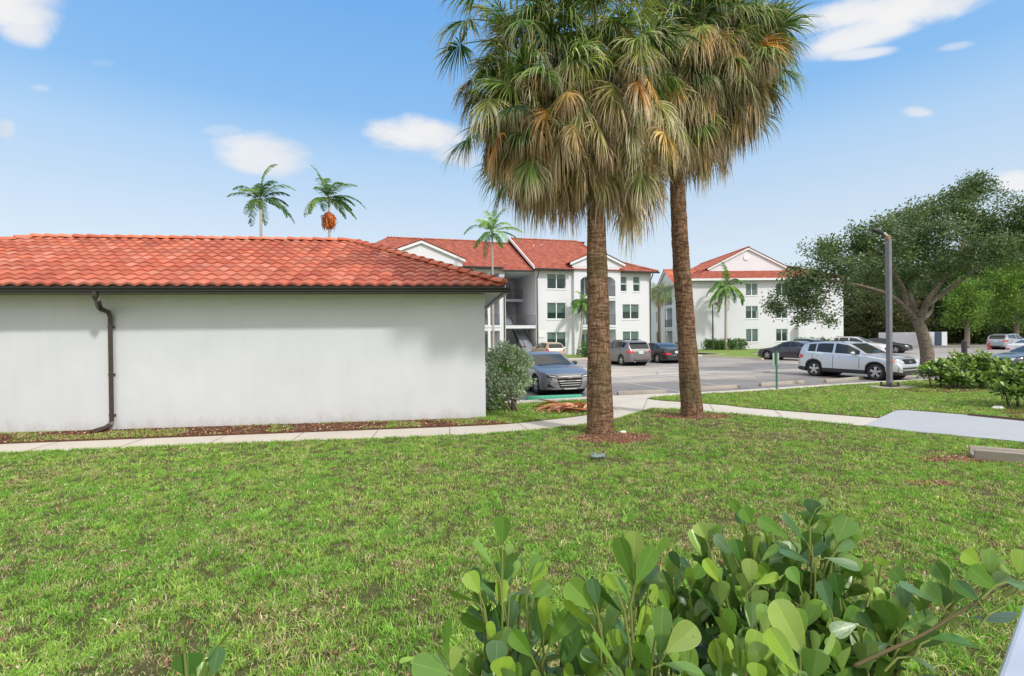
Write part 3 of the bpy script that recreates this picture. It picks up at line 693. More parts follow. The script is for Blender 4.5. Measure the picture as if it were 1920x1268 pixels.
def sabal(base, head, label, seed, r0, r1, n_green, n_mix, n_dead, R=.95, heads=None, low=None, orange=.3):
    t = thing('cabbage_palm', label, 'palm tree', base, group=None)
    base = np.array(base, float); r = np.random.default_rng(seed)
    head = np.array(head, float); mid = base*.5+head*.5; mid[0] = base[0]*.45+head[0]*.55
    path = [base+np.array([0, 0, -.1]), base+np.array([0, 0, .25]), base*.75+head*.25, mid, base*.2+head*.8, head]
    V, F = rough_trunk(path, [r0*1.06, r0*.97, r0*.82, r0*.74, r1, r1], seed)
    mesh_obj('trunk', V, F, M['sabal'], t, smooth=True, off=base)
    pb = []; hs = heads or [head]
    rbs = {'green': Ribbons(), 'mix': Ribbons(), 'dead': Ribbons()}
    def spawn(kind, n, e0, e1, lp, rr, zoff):
        for i in range(n):
            hh_ = hs if kind == 'green' else (low or hs); h = hh_[i % len(hh_)]; az = (i*2.39996+r.normal(0, .25)); f = (i+.5)/n; el = math.radians(e0+(e1-e0)*f+r.normal(0, 6))
            c0 = h+np.array([math.cos(az)*.10, math.sin(az)*.10, zoff-.45*f+r.normal(0, .08)])
            frond(rbs[kind], pb, c0, az, el, kind, r, r.uniform(*lp), R*r.uniform(*rr), nseg=58, orange=orange)
    spawn('green', n_green, 78, -38, (.5, 1.0), (.85, 1.15), .1)
    spawn('mix', n_mix, 15, -60, (.4, .9), (.85, 1.15), .35)
    spawn('dead', n_dead, -20, -80, (.3, .75), (.9, 1.3), .0)
    nm = {'green': 'green_fronds', 'mix': 'yellowing_fronds', 'dead': 'dead_fronds'}
    for k, rb in rbs.items():
        if rb.V: rb.out(nm[k], M['frond'], t)
    mb = MB()
    for pts, kind in pb:
        c = (.16, .20, .06) if kind == 'green' else (.30, .20, .09) if kind == 'mix' else (.26, .16, .10)
        mb.tube(pts, [.030, .02, .016, .013, .011, .008], n=5, cap=False, col=c)
    build(mb, 'leaf_stalks', M['rough_col'], t, smooth=True)
    # leaf bases and hanging fibre round the neck of the trunk
    rb = Ribbons(); nb = 170; a = r.random(nb)*2*np.pi; zz = -r.random(nb)*1.5+.2
    o = np.stack([np.cos(a), np.sin(a), np.zeros(nb)], 1); p0 = head+o*(r1*.9)+np.stack([0*a, 0*a, zz], 1)
    k = 6; tt = np.linspace(0, 1, k); P_ = p0[:, None, :]+o[:, None, :]*(.30*np.sin(tt*2.4))[None, :, None]*(.4+.8*r.random((nb, 1, 1)))+np.array([0, 0, -1.0])*(tt**1.4)[None, :, None]*(.25+.5*r.random((nb, 1, 1)))
    sd_ = np.stack([-np.sin(a), np.cos(a), 0*a], 1)
    rb.add(P_, sd_, np.array([.05, .045, .035, .025, .015, .004]), TAN[r.integers(0, 5, nb)]*.75)
    rb.out('leaf_bases', M['frond'], t)
    return t
H1 = P(1114, 205, PALM1[1]+.05); H2 = P(1262, 215, PALM2[1]-.25)
PALMN = (30, 24, 30)
c1 = P(1068, 92, PALM1[1]+.1); c1b = P(1165, 70, PALM1[1]-.2)
HP = lambda px, py, Y: P(px, py, Y)
Y1, Y2 = PALM1[1], PALM2[1]
hp = lambda lst, Y: [HP(x, y, Y+d) for x, y, d in lst]
sabal(PALM1, H1, 'nearer cabbage palm with thick brown trunk and shaggy skirt of dead fronds', 21, .275, .155, 170, 150, 84, R=.84, heads=hp([(1060, 90, .1), (1120, 60, -.2), (990, 110, .3), (1175, 90, .1), (1010, 190, -.2), (960, 40, .1), (1110, 150, .3), (975, 220, .1), (1060, 20, 0), (1010, 270, .3)], Y1), low=hp([(1000, 240, .1), (1060, 215, -.3), (1120, 240, .1), (1175, 225, .2), (960, 190, .2), (1085, 150, .3), (1150, 140, -.3), (1035, 275, .2), (1190, 270, .1)], Y1))
sabal(PALM2, H2, 'farther leaning cabbage palm with slimmer trunk and orange tinged crown', 35, .26, .16, 170, 150, 66, R=.92, heads=hp([(1290, 70, 0), (1345, 80, .2), (1240, 110, 0), (1320, 130, -.1), (1370, 40, 0), (1310, 10, 0), (1280, 160, .2), (1375, 130, 0), (1390, 90, .2)], Y2), low=hp([(1290, 150, -.2), (1335, 150, .1), (1370, 140, 0), (1250, 170, .1), (1310, 90, -.4), (1275, 210, .1), (1355, 90, .3), (1325, 185, .2)], Y2), orange=.5)
# ------------------------------------------------------------------ feather palms
def feather(base, top, label, cat, rad, seed, nf=16, Lf=2.0, droop=1.0, wind=0.0, name='feather_palm', col=GREEN, shaft=True, group=None, lean=None, leaflet=.42, dense=44, gain=1.0):
    t = thing(name, label, cat, base, group=group); base = np.array(base, float); top = np.array(top, float); r = np.random.default_rng(seed)
    mid = base*.5+top*.5+(np.array(lean) if lean is not None else 0)
    mb = MB(); pp = [base*(1-k)**2+2*mid*k*(1-k)+top*k*k for k in np.linspace(0, 1, 9)]
    mb.tube(pp, [rad*1.5]+[rad*(1.05-.3*k/8) for k in range(8)], n=10)
    build(mb, 'trunk', M['greypalm'], t, smooth=True)
    if shaft:
        mb = MB(); mb.tube([top-np.array([0, 0, .05]), top+np.array([0, 0, .35]), top+np.array([0, 0, .8])], [rad*.85, rad*.95, rad*.45], n=10); build(mb, 'crownshaft', simple('crownshaft_green', (.16, .24, .07), .5), t, smooth=True)
    top = top+np.array([0, 0, .6 if shaft else 0.0])
    rb = Ribbons(); st = MB()
    for i in range(nf):
        az = i*2.39996+r.normal(0, .2); f = (i+.5)/nf; el = math.radians(82-95*f**.9*min(1.2, droop)+r.normal(0, 14))
        d = np.array([math.cos(az)*math.cos(el), math.sin(az)*math.cos(el), math.sin(el)]); pts = [top.copy()]; K = 12; Lx = Lf*r.uniform(.72, 1.15); dr = r.uniform(.7, 1.5)
        for k in range(K):
            pts.append(pts[-1]+d*Lx/K); d = nv(d+np.array([wind*.05, 0, -.155*droop*(.6+k/K)*dr]))
        pts = np.array(pts); st.tube(pts, list(np.linspace(.02, .004, K+1)), n=4, cap=False, col=(.18, .20, .07))
        s = np.linspace(.12, 1, dense); base_p = np.stack([np.interp(s*K, np.arange(K+1), pts[:, q]) for q in range(3)], 1)
        tan = nv(np.stack([np.interp(np.clip(s*K+.5, 0, K), np.arange(K+1), pts[:, q])-np.interp(np.clip(s*K-.5, 0, K), np.arange(K+1), pts[:, q]) for q in range(3)], 1))
        sd = nv(np.cross(tan, np.array([0, 0, 1.0]))); b = col[r.integers(0, len(col))]
        for sg in (-1, 1):
            dd = nv(tan*.75+sd*sg*.9+np.array([0, 0, -.05])+r.normal(0, .1, sd.shape)); ll = leaflet*np.sin(np.clip(s*.9+.12, 0, 1)*np.pi)**.5*(.8+.4*r.random(dense))
            P_ = np.empty((dense, 5, 3)); P_[:, 0] = base_p; cur = dd
            for k in range(1, 5):
                P_[:, k] = P_[:, k-1]+cur*(ll/4)[:, None]; cur = nv(cur+np.array([wind*.12, 0, -.26*droop]))
            rb.add(P_, nv(np.cross(dd, np.array([0, 0, 1.0]))+tan*.5+r.normal(0, .3, dd.shape)), np.array([.6, 1, .95, .7, .15])*.052*(leaflet/.42), (b*gain*(.65+.7*r.random((dense, 1)))))
    rb.out('fronds', M['frond'], t); build(st, 'leaf_stalks', M['rough_col'], t)
    return t
def ground_at(px, Y): d = ray(px, 634); return np.array([d[0]*Y/d[1], Y, -.05])
BG = GREEN*1.15
p = ground_at(490, 36); a = P(489, 392, 36); feather(p, a, 'tall thin palm rising over the ridge of the low red roof', 'palm tree', .11, 41, 17, 2.9, 1.0, .6, 'royal_palm', BG, leaflet=.5)
p = ground_at(619, 36); a = P(617, 388, 36); t = feather(p, a, 'tall thin palm with a rusty bundle of fruit under its crown', 'palm tree', .10, 43, 17, 2.8, 1.0, 1.4, 'royal_palm', BG, leaflet=.5)
rb = Ribbons(); r = np.random.default_rng(3); n = 260; a = r.random(n)*2*np.pi; o = np.stack([np.cos(a), np.sin(a), 0*a], 1); c = P(617, 399, 36); k = 7; tt = np.linspace(0, 1, k)
P_ = c+o[:, None, :]*(.52*np.sin(np.clip(tt*2.3, 0, 2.2)))[None, :, None]*(.3+.75*r.random((n, 1, 1)))+np.array([0, 0, -1.0])*(tt**1.1)[None, :, None]*(.55+.75*r.random((n, 1, 1)))+r.normal(0, .05, (n, 7, 3))
oc = np.array([(.52, .14, .03), (.60, .22, .05), (.40, .08, .03), (.30, .07, .04)])
rb.add(P_, np.stack([-np.sin(a), np.cos(a), 0*a], 1), np.array([.03, .08, .10, .11, .10, .08, .03]), oc[r.integers(0, 4, n)]); rb.out('fruit_bunch', M['frond'], t)
p = ground_at(925, 41); a = P(923, 450, 41); feather(p, a, 'slim palm in front of the red apartment roof', 'palm tree', .09, 47, 15, 2.6, .9, .5, 'royal_palm', BG*1.5, leaflet=.5)
p = G(1083, 667); a = P(1093, 567, p[1]+.3); feather(p, a, 'small curved palm against the apartment wall near a window', 'palm tree', .13, 49, 15, 1.7, 1.25, -.2, 'coconut_palm', BG*1.4, leaflet=.45, lean=(.25, 0, .3), shaft=False)
p = G(1361, 657); a = P(1361, 540, p[1]); t = feather(p, a, 'drooping queen palm beside the small lamp post and clipped hedge', 'palm tree', .16, 53, 26, 3.3, 1.35, -.3, 'queen_palm', GREEN*1.3, leaflet=.62, dense=44, shaft=False)
# small bushy palm between the two apartment buildings
def small_sabal(base, head, seed, label, R=.95, ng=26, nd=8):
    t = thing('cabbage_palm', label, 'palm tree', base); base = np.array(base, float); head = np.array(head, float); r = np.random.default_rng(seed)
    mb = MB(); mb.tube([base, base*.5+head*.5, head], [.2, .16, .16], n=10); build(mb, 'trunk', M['sabal'], t, smooth=True)
    rb = Ribbons(); rd = Ribbons(); pb = []
    for i in range(ng): az = i*2.39996; el = math.radians(75-100*(i+.5)/ng); frond(rb, pb, head.copy(), az, el, 'green', r, 1.0, R, nseg=26)
    for i in range(nd): az = i*2.39996; frond(rd, pb, head.copy(), az, math.radians(-50), 'dead', r, .7, R*.8, nseg=20)
    rb.out('green_fronds', M['frond'], t); rd.out('dead_fronds', M['frond'], t)
    mb = MB(); 
    for pts, kind in pb: mb.tube(pts, .015, n=4, cap=False, col=(.18, .2, .08))
    build(mb, 'leaf_stalks', M['rough_col'], t); return t
small_sabal(ground_at(1236, 60), P(1236, 553, 60), 5, 'bushy fan palm in the gap between the two apartment buildings', R=1.35)
# ------------------------------------------------------------------ thick leaved shrubs
XS_ = np.array([-1, -.90, -.5, -.055, 0, .055, .5, .90, 1])
def leaf_grid():
    """obovate leaf in unit space: y length 0..1, x half width"""
    t = [0, .14, .30, .46, .62, .75, .86, .94, .985, 1.0]; prof = [.03, .10, .24, .375, .47, .50, .475, .39, .25, .10]; m_ = len(XS_); V = []
    for i, y in enumerate(t):
        for x in XS_: V.append((x*prof[i], y, 0))
    n = len(t); F = [(i*m_+j, i*m_+j+1, (i+1)*m_+j+1, (i+1)*m_+j) for i in range(n-1) for j in range(m_-1)]
    return np.array(V), np.array(F), np.tile(np.abs(XS_) < .03, n), np.tile(np.abs(XS_) > .95, n)
LV, LF, LMID, LEDGE = leaf_grid()
def smooth3_(pts, n=5):
    out = []
    for i in range(len(pts)-1):
        p0 = pts[max(i-1, 0)]; p1 = pts[i]; p2 = pts[i+1]; p3 = pts[min(i+2, len(pts)-1)]
        for k in range(n): t = k/n; out.append(.5*((2*p1)+(-p0+p2)*t+(2*p0-5*p1+4*p2-p3)*t*t+(-p0+3*p1-3*p2+p3)*t**3))
    out.append(pts[-1]); return out
class Leaves:
    def __init__(s): s.V = []; s.F = []; s.C = []; s.n = 0
    def add(s, p, d, nrm_, L_, W_, col, curl=.1, cup=.12):
        d = nv(d); sd = nv(np.cross(d, nrm_)); n_ = np.cross(sd, d); v = LV.copy()
        x = v[:, 0]*W_*1.0; y = v[:, 1]*L_; z = cup*np.abs(v[:, 0])**1.3*W_*1.6 - curl*L_*(v[:, 1]**2)
        pts = p+sd*x[:, None]+d*y[:, None]+n_*z[:, None]
        c = np.repeat(col[None, :], len(v), 0).copy(); c[LMID] = c[LMID]*1.0+np.array([.09, .12, .04])
        c[LEDGE] = c[LEDGE]*1.15+np.array([.03, .035, .0])
        s.V.append(pts); s.F.append(LF+s.n); s.C.append(c); s.n += len(v)
    def out(s, name, mat, parent): return mesh_obj(name, np.concatenate(s.V), np.concatenate(s.F), mat, parent, smooth=True, cols=np.concatenate(s.C), off=origin_of(parent))
def clusiamat():
    m = leafmat('clusia_leaf', .33, .12, .6)
    nt = m.node_tree; bs = nt.nodes['Principled BSDF']
    # paler, bluer underside of each leaf
    at = [n for n in nt.nodes if n.type == 'ATTRIBUTE'][0]; g = N(nt, 'ShaderNodeNewGeometry')
    v = tex_co(nt); mott = noise(nt, v, 45, 4, .6)
    top = mixc(nt, ramp(nt, mott, [(.4, (0, 0, 0)), (.75, (.35,)*3)]), at.outputs['Color'], mixc(nt, 1.0, at.outputs['Color'], (.72, .78, .7), 'MULTIPLY'))
    und = mixc(nt, .30, at.outputs['Color'], (.13, .20, .12)); c = mixc(nt, g.outputs['Backfacing'], top, und)
    vo = N(nt, 'ShaderNodeTexVoronoi'); vo.inputs['Scale'].default_value = 55; L(nt, v, vo.inputs['Vector']); pick = noise(nt, v, 11, 2)
    spot = N(nt, 'ShaderNodeMath', operation='MULTIPLY'); L(nt, ramp(nt, vo.outputs['Distance'], [(.08, (1, 1, 1)), (.16, (0, 0, 0))]), spot.inputs[0]); L(nt, ramp(nt, pick, [(.55, (0, 0, 0)), (.62, (.8,)*3)]), spot.inputs[1])
    c = mixc(nt, spot.outputs[0], c, (.20, .13, .05)); bump(nt, bs, noise(nt, v, 60, 4), .12, .004)
    L(nt, c, bs.inputs['Base Color']); return m
M['clusia'] = clusiamat()
C_NEW = np.array([(.23, .37, .045), (.30, .43, .075), (.17, .31, .04)]); C_MID = np.array([(.085, .195, .03), (.06, .155, .028), (.115, .235, .038)]); C_OLD = np.array([(.045, .12, .04), (.055, .14, .065), (.035, .10, .035)])
def shoot(lv, st, base, tip, r, LL, nodes=6, fresh=1.0, bend=None, side=0):
    base = np.array(base, float); tip = np.array(tip, float); mid = base*.45+tip*.55+(np.array(bend) if bend is not None else r.normal(0, .03, 3))
    K = 14; path = np.array([base*(1-k)**2+2*mid*k*(1-k)+tip*k*k for k in np.linspace(0, 1, K)])
    ln = np.linalg.norm(tip-base); st.tube(path, list(np.linspace(.0085*LL/.09, .0032*LL/.09, K)), n=6, cap=False, col=(.20, .22, .07))
    az = r.random()*np.pi; step = LL*r.uniform(.40, .55)
    for i in range(nodes):
        s = 1-(i*step+.0)/ln
        if s < .05: break
        p = np.array([np.interp(s*(K-1), np.arange(K), path[:, q]) for q in range(3)]); j = int(min(K-2, s*(K-1))); ax = nv(path[j+1]-path[j])
        a0 = np.array([1.0, 0, 0]) if abs(ax[0]) < .8 else np.array([0, 1.0, 0]); u = nv(np.cross(ax, a0)); w = np.cross(ax, u); az += np.pi/2+r.normal(0, .22)
        open_ = math.radians([14, 28, 40, 50, 60, 70, 78, 84, 90, 90][min(i, 9)])
        for sg in (0, 1):
            if i > 0 and r.random() < .14: continue
            a = az+sg*np.pi+r.normal(0, .15); o = u*math.cos(a)+w*math.sin(a); op = open_+r.normal(0, .14)
            d = ax*math.cos(op)+o*math.sin(op); d = d+np.array([0, 0, .12]); nn = nv(ax*math.sin(op)-o*math.cos(op))
            sc = [.80, 1.05, 1.15, 1.15, 1.1, 1.05, 1.0, .95, .9, .9][min(i, 9)]*r.uniform(.82, 1.12)
            f = min(1, i/2.6+.25*r.random()) if fresh else 1.0
            c = C_NEW[r.integers(0, 3)]*(1-f)+C_MID[r.integers(0, 3)]*f
            if i > 3: c = c*.45+C_OLD[r.integers(0, 3)]*.55
            c = c*r.uniform(.85, 1.15)
            st.tube([p, p+nv(d)*LL*.13], .0026*LL/.09, n=5, cap=False, col=(.25, .28, .08))
            lv.add(p+nv(d)*LL*.11, d, nn, LL*sc, LL*sc*r.uniform(.50, .62), c, curl=r.uniform(-.04, .16), cup=r.uniform(.05, .3))
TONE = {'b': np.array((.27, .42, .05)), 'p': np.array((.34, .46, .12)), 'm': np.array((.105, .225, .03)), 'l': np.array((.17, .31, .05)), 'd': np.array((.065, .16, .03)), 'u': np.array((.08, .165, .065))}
def heroes(lv, st, lst, Y, r, root, hs=.10):
    for (x0, y0, x1, y1, w, tn, *o) in lst:
        yy = (o[0] if o else Y)+r.normal(0, .015); p0 = P(x0, y0, yy); tilt = r.normal(0, .10); lp = math.hypot(x1-x0, y1-y0)*yy/FPX; p1 = P(x1, y1, yy+tilt*lp); d = p1-p0; L_ = np.linalg.norm(d); W_ = w*yy/FPX
        vv = nv(EYE-p0); W_ = W_/.98; nn = vv+r.normal(0, .22, 3); ratio = W_/L_
        if ratio < .34:  # seen edge-on: full width leaf turned about its axis
            full = .52*L_; ang = math.acos(min(1, W_/full)); sdv_ = nv(np.cross(d, vv)); nn = vv*math.cos(ang)+sdv_*math.sin(ang)*(1 if r.random() < .5 else -1); W_ = full
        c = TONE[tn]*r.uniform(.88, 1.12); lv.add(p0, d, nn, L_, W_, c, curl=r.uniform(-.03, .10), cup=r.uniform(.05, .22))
        q = p0-nv(d)*.02+np.array([0, 0, -.015]); dn = q+np.array([(root[0]-q[0])*.10+r.normal(0, .01), (root[1]-q[1])*.10, -hs]); st.tube([dn, q, p0+nv(d)*.008], [.0030, .0026, .0018], n=5, cap=False, col=(.20, .24, .07))
def clusia(base, label, shoots, seed, group=None, hero=None, HY=1.2, hs=.10):
    t = thing('clusia_shrub', label, 'shrub', base, group=group); r = np.random.default_rng(seed); lv = Leaves(); st = MB(); b = np.array(base, float)
    for sh in shoots:
        px, py, Y, LL, nodes = sh[:5]; dx, dy, dz = sh[5] if len(sh) > 5 else (r.normal(0, .10), r.normal(0, .10), -.36)
        tip = P(px, py, Y); bs = tip+np.array([dx, dy, dz]); shoot(lv, st, bs, tip, r, LL, nodes)
        root = b+np.array([r.normal(0, .06), r.normal(0, .06), .3+.3*r.random()]); m_ = bs*.5+root*.5+r.normal(0, .04, 3)
        if sh[5:] and len(sh) > 6: continue
        st.tube([bs, m_, root, b+np.array([r.normal(0, .04), r.normal(0, .04), 0])], [.005, .007, .009, .011], n=6, cap=False, col=(.12, .12, .06))
    if hero: heroes(lv, st, hero, HY, r, b, hs)
    build(st, 'stems', M['rough_col'], t, smooth=True); lv.out('leaves', M['clusia'], t); return t
def S(*a): return a
rC = np.random.default_rng(99)
up = (.02, .02, -.34)
A = [S(942, 1012, 1.32, .085, 5, (.0, .0, -.42)), S(905, 1080, 1.28, .075, 5, (.05, 0, -.3)), S(1004, 1068, 1.34, .08, 6, (-.05, .02, -.32)), S(955, 1100, 1.22, .085, 7, (.02, 0, -.36)), S(1062, 1120, 1.15, .085, 6, (.0, 0, -.3)),
     S(930, 1165, 1.10, .085, 7, (.03, .0, -.3)), S(1010, 1160, 1.12, .08, 7), S(845, 1195, 1.15, .07, 6, (.04, 0, -.3)), S(850, 1262, 1.0, .085, 6, (.05, 0, -.25)), S(955, 1245, .98, .085, 7), S(1010, 1262, 1.0, .08, 6), S(900, 1225, 1.2, .08, 7)]
Bq_ = [S(1196, 1045, 1.02, .088, 7, (-.02, .0, -.36)), S(1150, 1110, 1.12, .085, 7, (.03, 0, -.3)), S(1120, 1095, 1.06, .095, 6, (.06, 0, -.32)), S(1255, 1120, 1.2, .085, 7), S(1235, 1170, 1.05, .09, 7), S(1170, 1180, .98, .085, 7), S(1100, 1200, .98, .09, 7), S(1290, 1200, 1.0, .085, 7, (.03, 0, -.3)), S(1060, 1250, .95, .09, 7), S(1180, 1255, .9, .085, 7), S(1330, 1250, .92, .09, 6), S(1265, 1255, .88, .085, 6)]
Cq = [S(1320, 1005, 1.45, .085, 8, (.0, 0, -.34)), S(1400, 985, 1.42, .085, 8, (.05, .0, -.3)), S(1375, 1040, 1.35, .085, 8), S(1440, 1010, 1.3, .085, 8), S(1510, 985, 1.3, .088, 8, (-.08, .02, -.3)), S(1575, 1000, 1.34, .085, 7, (-.12, 0, -.26)), S(1545, 975, 1.38, .08, 7, (-.06, 0, -.3)), S(1350, 1085, 1.25, .085, 8), S(1410, 1100, 1.2, .08, 8), S(1460, 1075, 1.22, .085, 8), S(1300, 1075, 1.35, .08, 8), S(1500, 1060, 1.3, .085, 8), S(1260, 1060, 1.45, .08, 8, (.03, 0, -.3)), S(1430, 1165, 1.1, .085, 8), S(1500, 1135, 1.15, .085, 8), S(1375, 1180, 1.08, .085, 8), S(1560, 1090, 1.22, .085, 7), S(1600, 1060, 1.3, .075, 7, (-.08, 0, -.25))]
Dq = [S(1478, 1155, .80, .088, 4, (.05, .08, -.3)), S(1400, 1232, .72, .07, 4), S(1345, 1258, .75, .085, 5), S(1520, 1262, .72, .075, 4, (-.02, 0, -.2)), S(1450, 1262, .74, .08, 4)]
Eq = [S(1640, 1090, 1.3, .07, 5, (-.05, .0, -.24)), S(1690, 1105, 1.3, .07, 5, (-.04, 0, -.2)), S(1675, 1140, 1.15, .08, 5, (.0, 0, -.16), 1), S(1745, 1105, 1.2, .075, 4, (-.02, 0, -.10), 1), S(1792, 1085, 1.15, .072, 4, (-.03, 0, -.07), 1), S(1852, 1068, 1.12, .072, 4, (-.03, 0, -.05), 1), S(1905, 1060, 1.1, .072, 4, (-.03, 0, -.04), 1), S(1600, 1145, 1.2, .078, 6), S(1560, 1190, 1.12, .08, 6), S(1620, 1205, 1.1, .08, 5), S(1580, 1240, 1.05, .08, 5), S(1525, 1220, 1.05, .08, 6), S(1655, 1190, 1.15, .075, 5, (0, 0, -.1), 1), S(1735, 1165, 1.14, .075, 4, (-.05, 0, -.06), 1)]
def low(lst, dy, keep=1.0, dY=.06):
    return [(q[0], q[1]+dy, q[2]+dY, *q[3:]) for i, q in enumerate(lst) if (i*7 % 10) < keep*10]
def gb(px, Y): d = ray(px, 1100); return (d[0]/d[1]*Y, Y, 0)
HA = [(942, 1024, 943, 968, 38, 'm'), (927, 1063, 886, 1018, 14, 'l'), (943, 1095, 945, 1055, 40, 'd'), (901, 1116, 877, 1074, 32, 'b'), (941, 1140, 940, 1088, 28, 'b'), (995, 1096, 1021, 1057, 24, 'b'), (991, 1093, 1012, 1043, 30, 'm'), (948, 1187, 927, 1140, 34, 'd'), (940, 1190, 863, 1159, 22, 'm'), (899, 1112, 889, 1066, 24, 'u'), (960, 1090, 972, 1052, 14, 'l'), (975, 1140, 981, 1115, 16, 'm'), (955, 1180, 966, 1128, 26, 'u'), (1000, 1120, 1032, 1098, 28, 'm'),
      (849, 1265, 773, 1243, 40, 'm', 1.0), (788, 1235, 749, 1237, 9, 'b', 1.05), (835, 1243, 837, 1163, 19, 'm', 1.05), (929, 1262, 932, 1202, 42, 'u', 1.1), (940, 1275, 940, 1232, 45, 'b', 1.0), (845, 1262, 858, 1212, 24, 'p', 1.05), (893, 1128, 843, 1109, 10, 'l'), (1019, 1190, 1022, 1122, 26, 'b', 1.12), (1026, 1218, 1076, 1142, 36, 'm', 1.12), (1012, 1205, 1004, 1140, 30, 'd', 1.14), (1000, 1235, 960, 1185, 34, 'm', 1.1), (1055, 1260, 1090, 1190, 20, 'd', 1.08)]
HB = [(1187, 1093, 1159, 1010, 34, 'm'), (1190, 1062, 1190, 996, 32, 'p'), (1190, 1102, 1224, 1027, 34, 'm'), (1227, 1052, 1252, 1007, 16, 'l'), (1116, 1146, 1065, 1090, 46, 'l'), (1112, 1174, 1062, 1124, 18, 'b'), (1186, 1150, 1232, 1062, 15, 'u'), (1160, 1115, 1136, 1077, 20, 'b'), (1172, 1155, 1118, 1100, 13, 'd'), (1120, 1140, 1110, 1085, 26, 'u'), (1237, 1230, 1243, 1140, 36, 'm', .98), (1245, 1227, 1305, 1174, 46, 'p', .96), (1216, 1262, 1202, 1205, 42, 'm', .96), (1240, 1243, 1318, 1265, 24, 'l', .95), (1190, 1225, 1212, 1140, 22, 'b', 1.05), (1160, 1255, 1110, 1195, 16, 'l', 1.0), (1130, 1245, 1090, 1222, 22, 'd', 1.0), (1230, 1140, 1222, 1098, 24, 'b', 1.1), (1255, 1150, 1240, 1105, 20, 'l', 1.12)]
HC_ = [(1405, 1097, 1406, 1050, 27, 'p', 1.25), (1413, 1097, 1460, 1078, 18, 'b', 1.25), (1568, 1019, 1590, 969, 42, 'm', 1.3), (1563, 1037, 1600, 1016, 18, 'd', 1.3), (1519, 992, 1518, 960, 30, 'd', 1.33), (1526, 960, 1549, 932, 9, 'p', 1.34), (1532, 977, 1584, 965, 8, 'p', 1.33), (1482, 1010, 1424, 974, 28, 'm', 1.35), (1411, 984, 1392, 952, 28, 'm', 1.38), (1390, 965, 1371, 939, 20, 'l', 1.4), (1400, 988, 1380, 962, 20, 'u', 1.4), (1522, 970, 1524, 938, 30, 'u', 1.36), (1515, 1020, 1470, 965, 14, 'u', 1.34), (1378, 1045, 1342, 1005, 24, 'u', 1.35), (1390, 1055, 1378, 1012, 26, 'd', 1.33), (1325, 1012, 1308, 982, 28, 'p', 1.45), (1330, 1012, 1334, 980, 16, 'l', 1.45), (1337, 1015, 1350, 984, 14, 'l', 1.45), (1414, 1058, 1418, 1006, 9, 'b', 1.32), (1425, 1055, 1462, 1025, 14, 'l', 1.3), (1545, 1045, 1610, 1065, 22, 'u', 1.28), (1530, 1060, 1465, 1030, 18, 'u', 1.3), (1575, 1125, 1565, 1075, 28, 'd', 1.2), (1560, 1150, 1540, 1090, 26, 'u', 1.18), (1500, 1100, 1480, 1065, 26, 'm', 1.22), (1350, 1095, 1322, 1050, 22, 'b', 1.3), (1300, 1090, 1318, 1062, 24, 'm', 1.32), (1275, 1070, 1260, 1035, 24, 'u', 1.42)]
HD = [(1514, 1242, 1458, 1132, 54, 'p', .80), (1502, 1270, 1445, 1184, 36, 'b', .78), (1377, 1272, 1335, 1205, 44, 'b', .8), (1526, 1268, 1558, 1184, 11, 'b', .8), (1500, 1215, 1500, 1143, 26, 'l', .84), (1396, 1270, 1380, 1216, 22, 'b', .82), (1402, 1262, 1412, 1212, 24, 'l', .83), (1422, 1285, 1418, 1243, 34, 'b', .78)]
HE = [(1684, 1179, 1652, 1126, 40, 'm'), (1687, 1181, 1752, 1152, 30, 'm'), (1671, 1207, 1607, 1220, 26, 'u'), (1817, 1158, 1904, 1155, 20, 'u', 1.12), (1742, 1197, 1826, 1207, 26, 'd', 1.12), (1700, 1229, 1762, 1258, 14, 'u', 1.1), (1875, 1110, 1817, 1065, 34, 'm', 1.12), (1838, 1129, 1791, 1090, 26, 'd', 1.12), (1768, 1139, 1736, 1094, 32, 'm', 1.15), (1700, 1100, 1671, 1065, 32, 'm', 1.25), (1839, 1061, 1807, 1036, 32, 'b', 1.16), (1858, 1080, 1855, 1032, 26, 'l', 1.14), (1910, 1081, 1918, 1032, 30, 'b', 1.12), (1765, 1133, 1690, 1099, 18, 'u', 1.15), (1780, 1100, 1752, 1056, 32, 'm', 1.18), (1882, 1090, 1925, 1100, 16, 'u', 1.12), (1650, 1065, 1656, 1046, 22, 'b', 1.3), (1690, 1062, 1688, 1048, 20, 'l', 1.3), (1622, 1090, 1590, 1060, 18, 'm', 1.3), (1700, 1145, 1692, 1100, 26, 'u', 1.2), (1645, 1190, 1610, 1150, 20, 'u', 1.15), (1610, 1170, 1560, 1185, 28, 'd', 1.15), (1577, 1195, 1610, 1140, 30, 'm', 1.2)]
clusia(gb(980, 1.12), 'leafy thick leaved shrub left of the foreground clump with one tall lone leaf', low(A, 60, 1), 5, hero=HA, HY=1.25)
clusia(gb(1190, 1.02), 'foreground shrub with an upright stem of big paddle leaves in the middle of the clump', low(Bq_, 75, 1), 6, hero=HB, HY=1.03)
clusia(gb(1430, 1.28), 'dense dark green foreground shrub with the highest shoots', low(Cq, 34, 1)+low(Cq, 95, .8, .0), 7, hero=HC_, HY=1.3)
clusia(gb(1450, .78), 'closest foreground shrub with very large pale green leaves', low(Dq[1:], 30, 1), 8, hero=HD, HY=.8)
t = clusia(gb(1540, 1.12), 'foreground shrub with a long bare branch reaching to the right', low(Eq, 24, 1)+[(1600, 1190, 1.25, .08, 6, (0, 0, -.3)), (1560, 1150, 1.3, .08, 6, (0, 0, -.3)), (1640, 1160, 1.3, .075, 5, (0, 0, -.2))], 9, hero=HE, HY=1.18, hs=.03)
st = MB()
br = [P(1600, 1250, 1.10), P(1660, 1222, 1.10), P(1730, 1190, 1.11), P(1800, 1148, 1.12), P(1870, 1105, 1.12), P(1930, 1082, 1.12)]
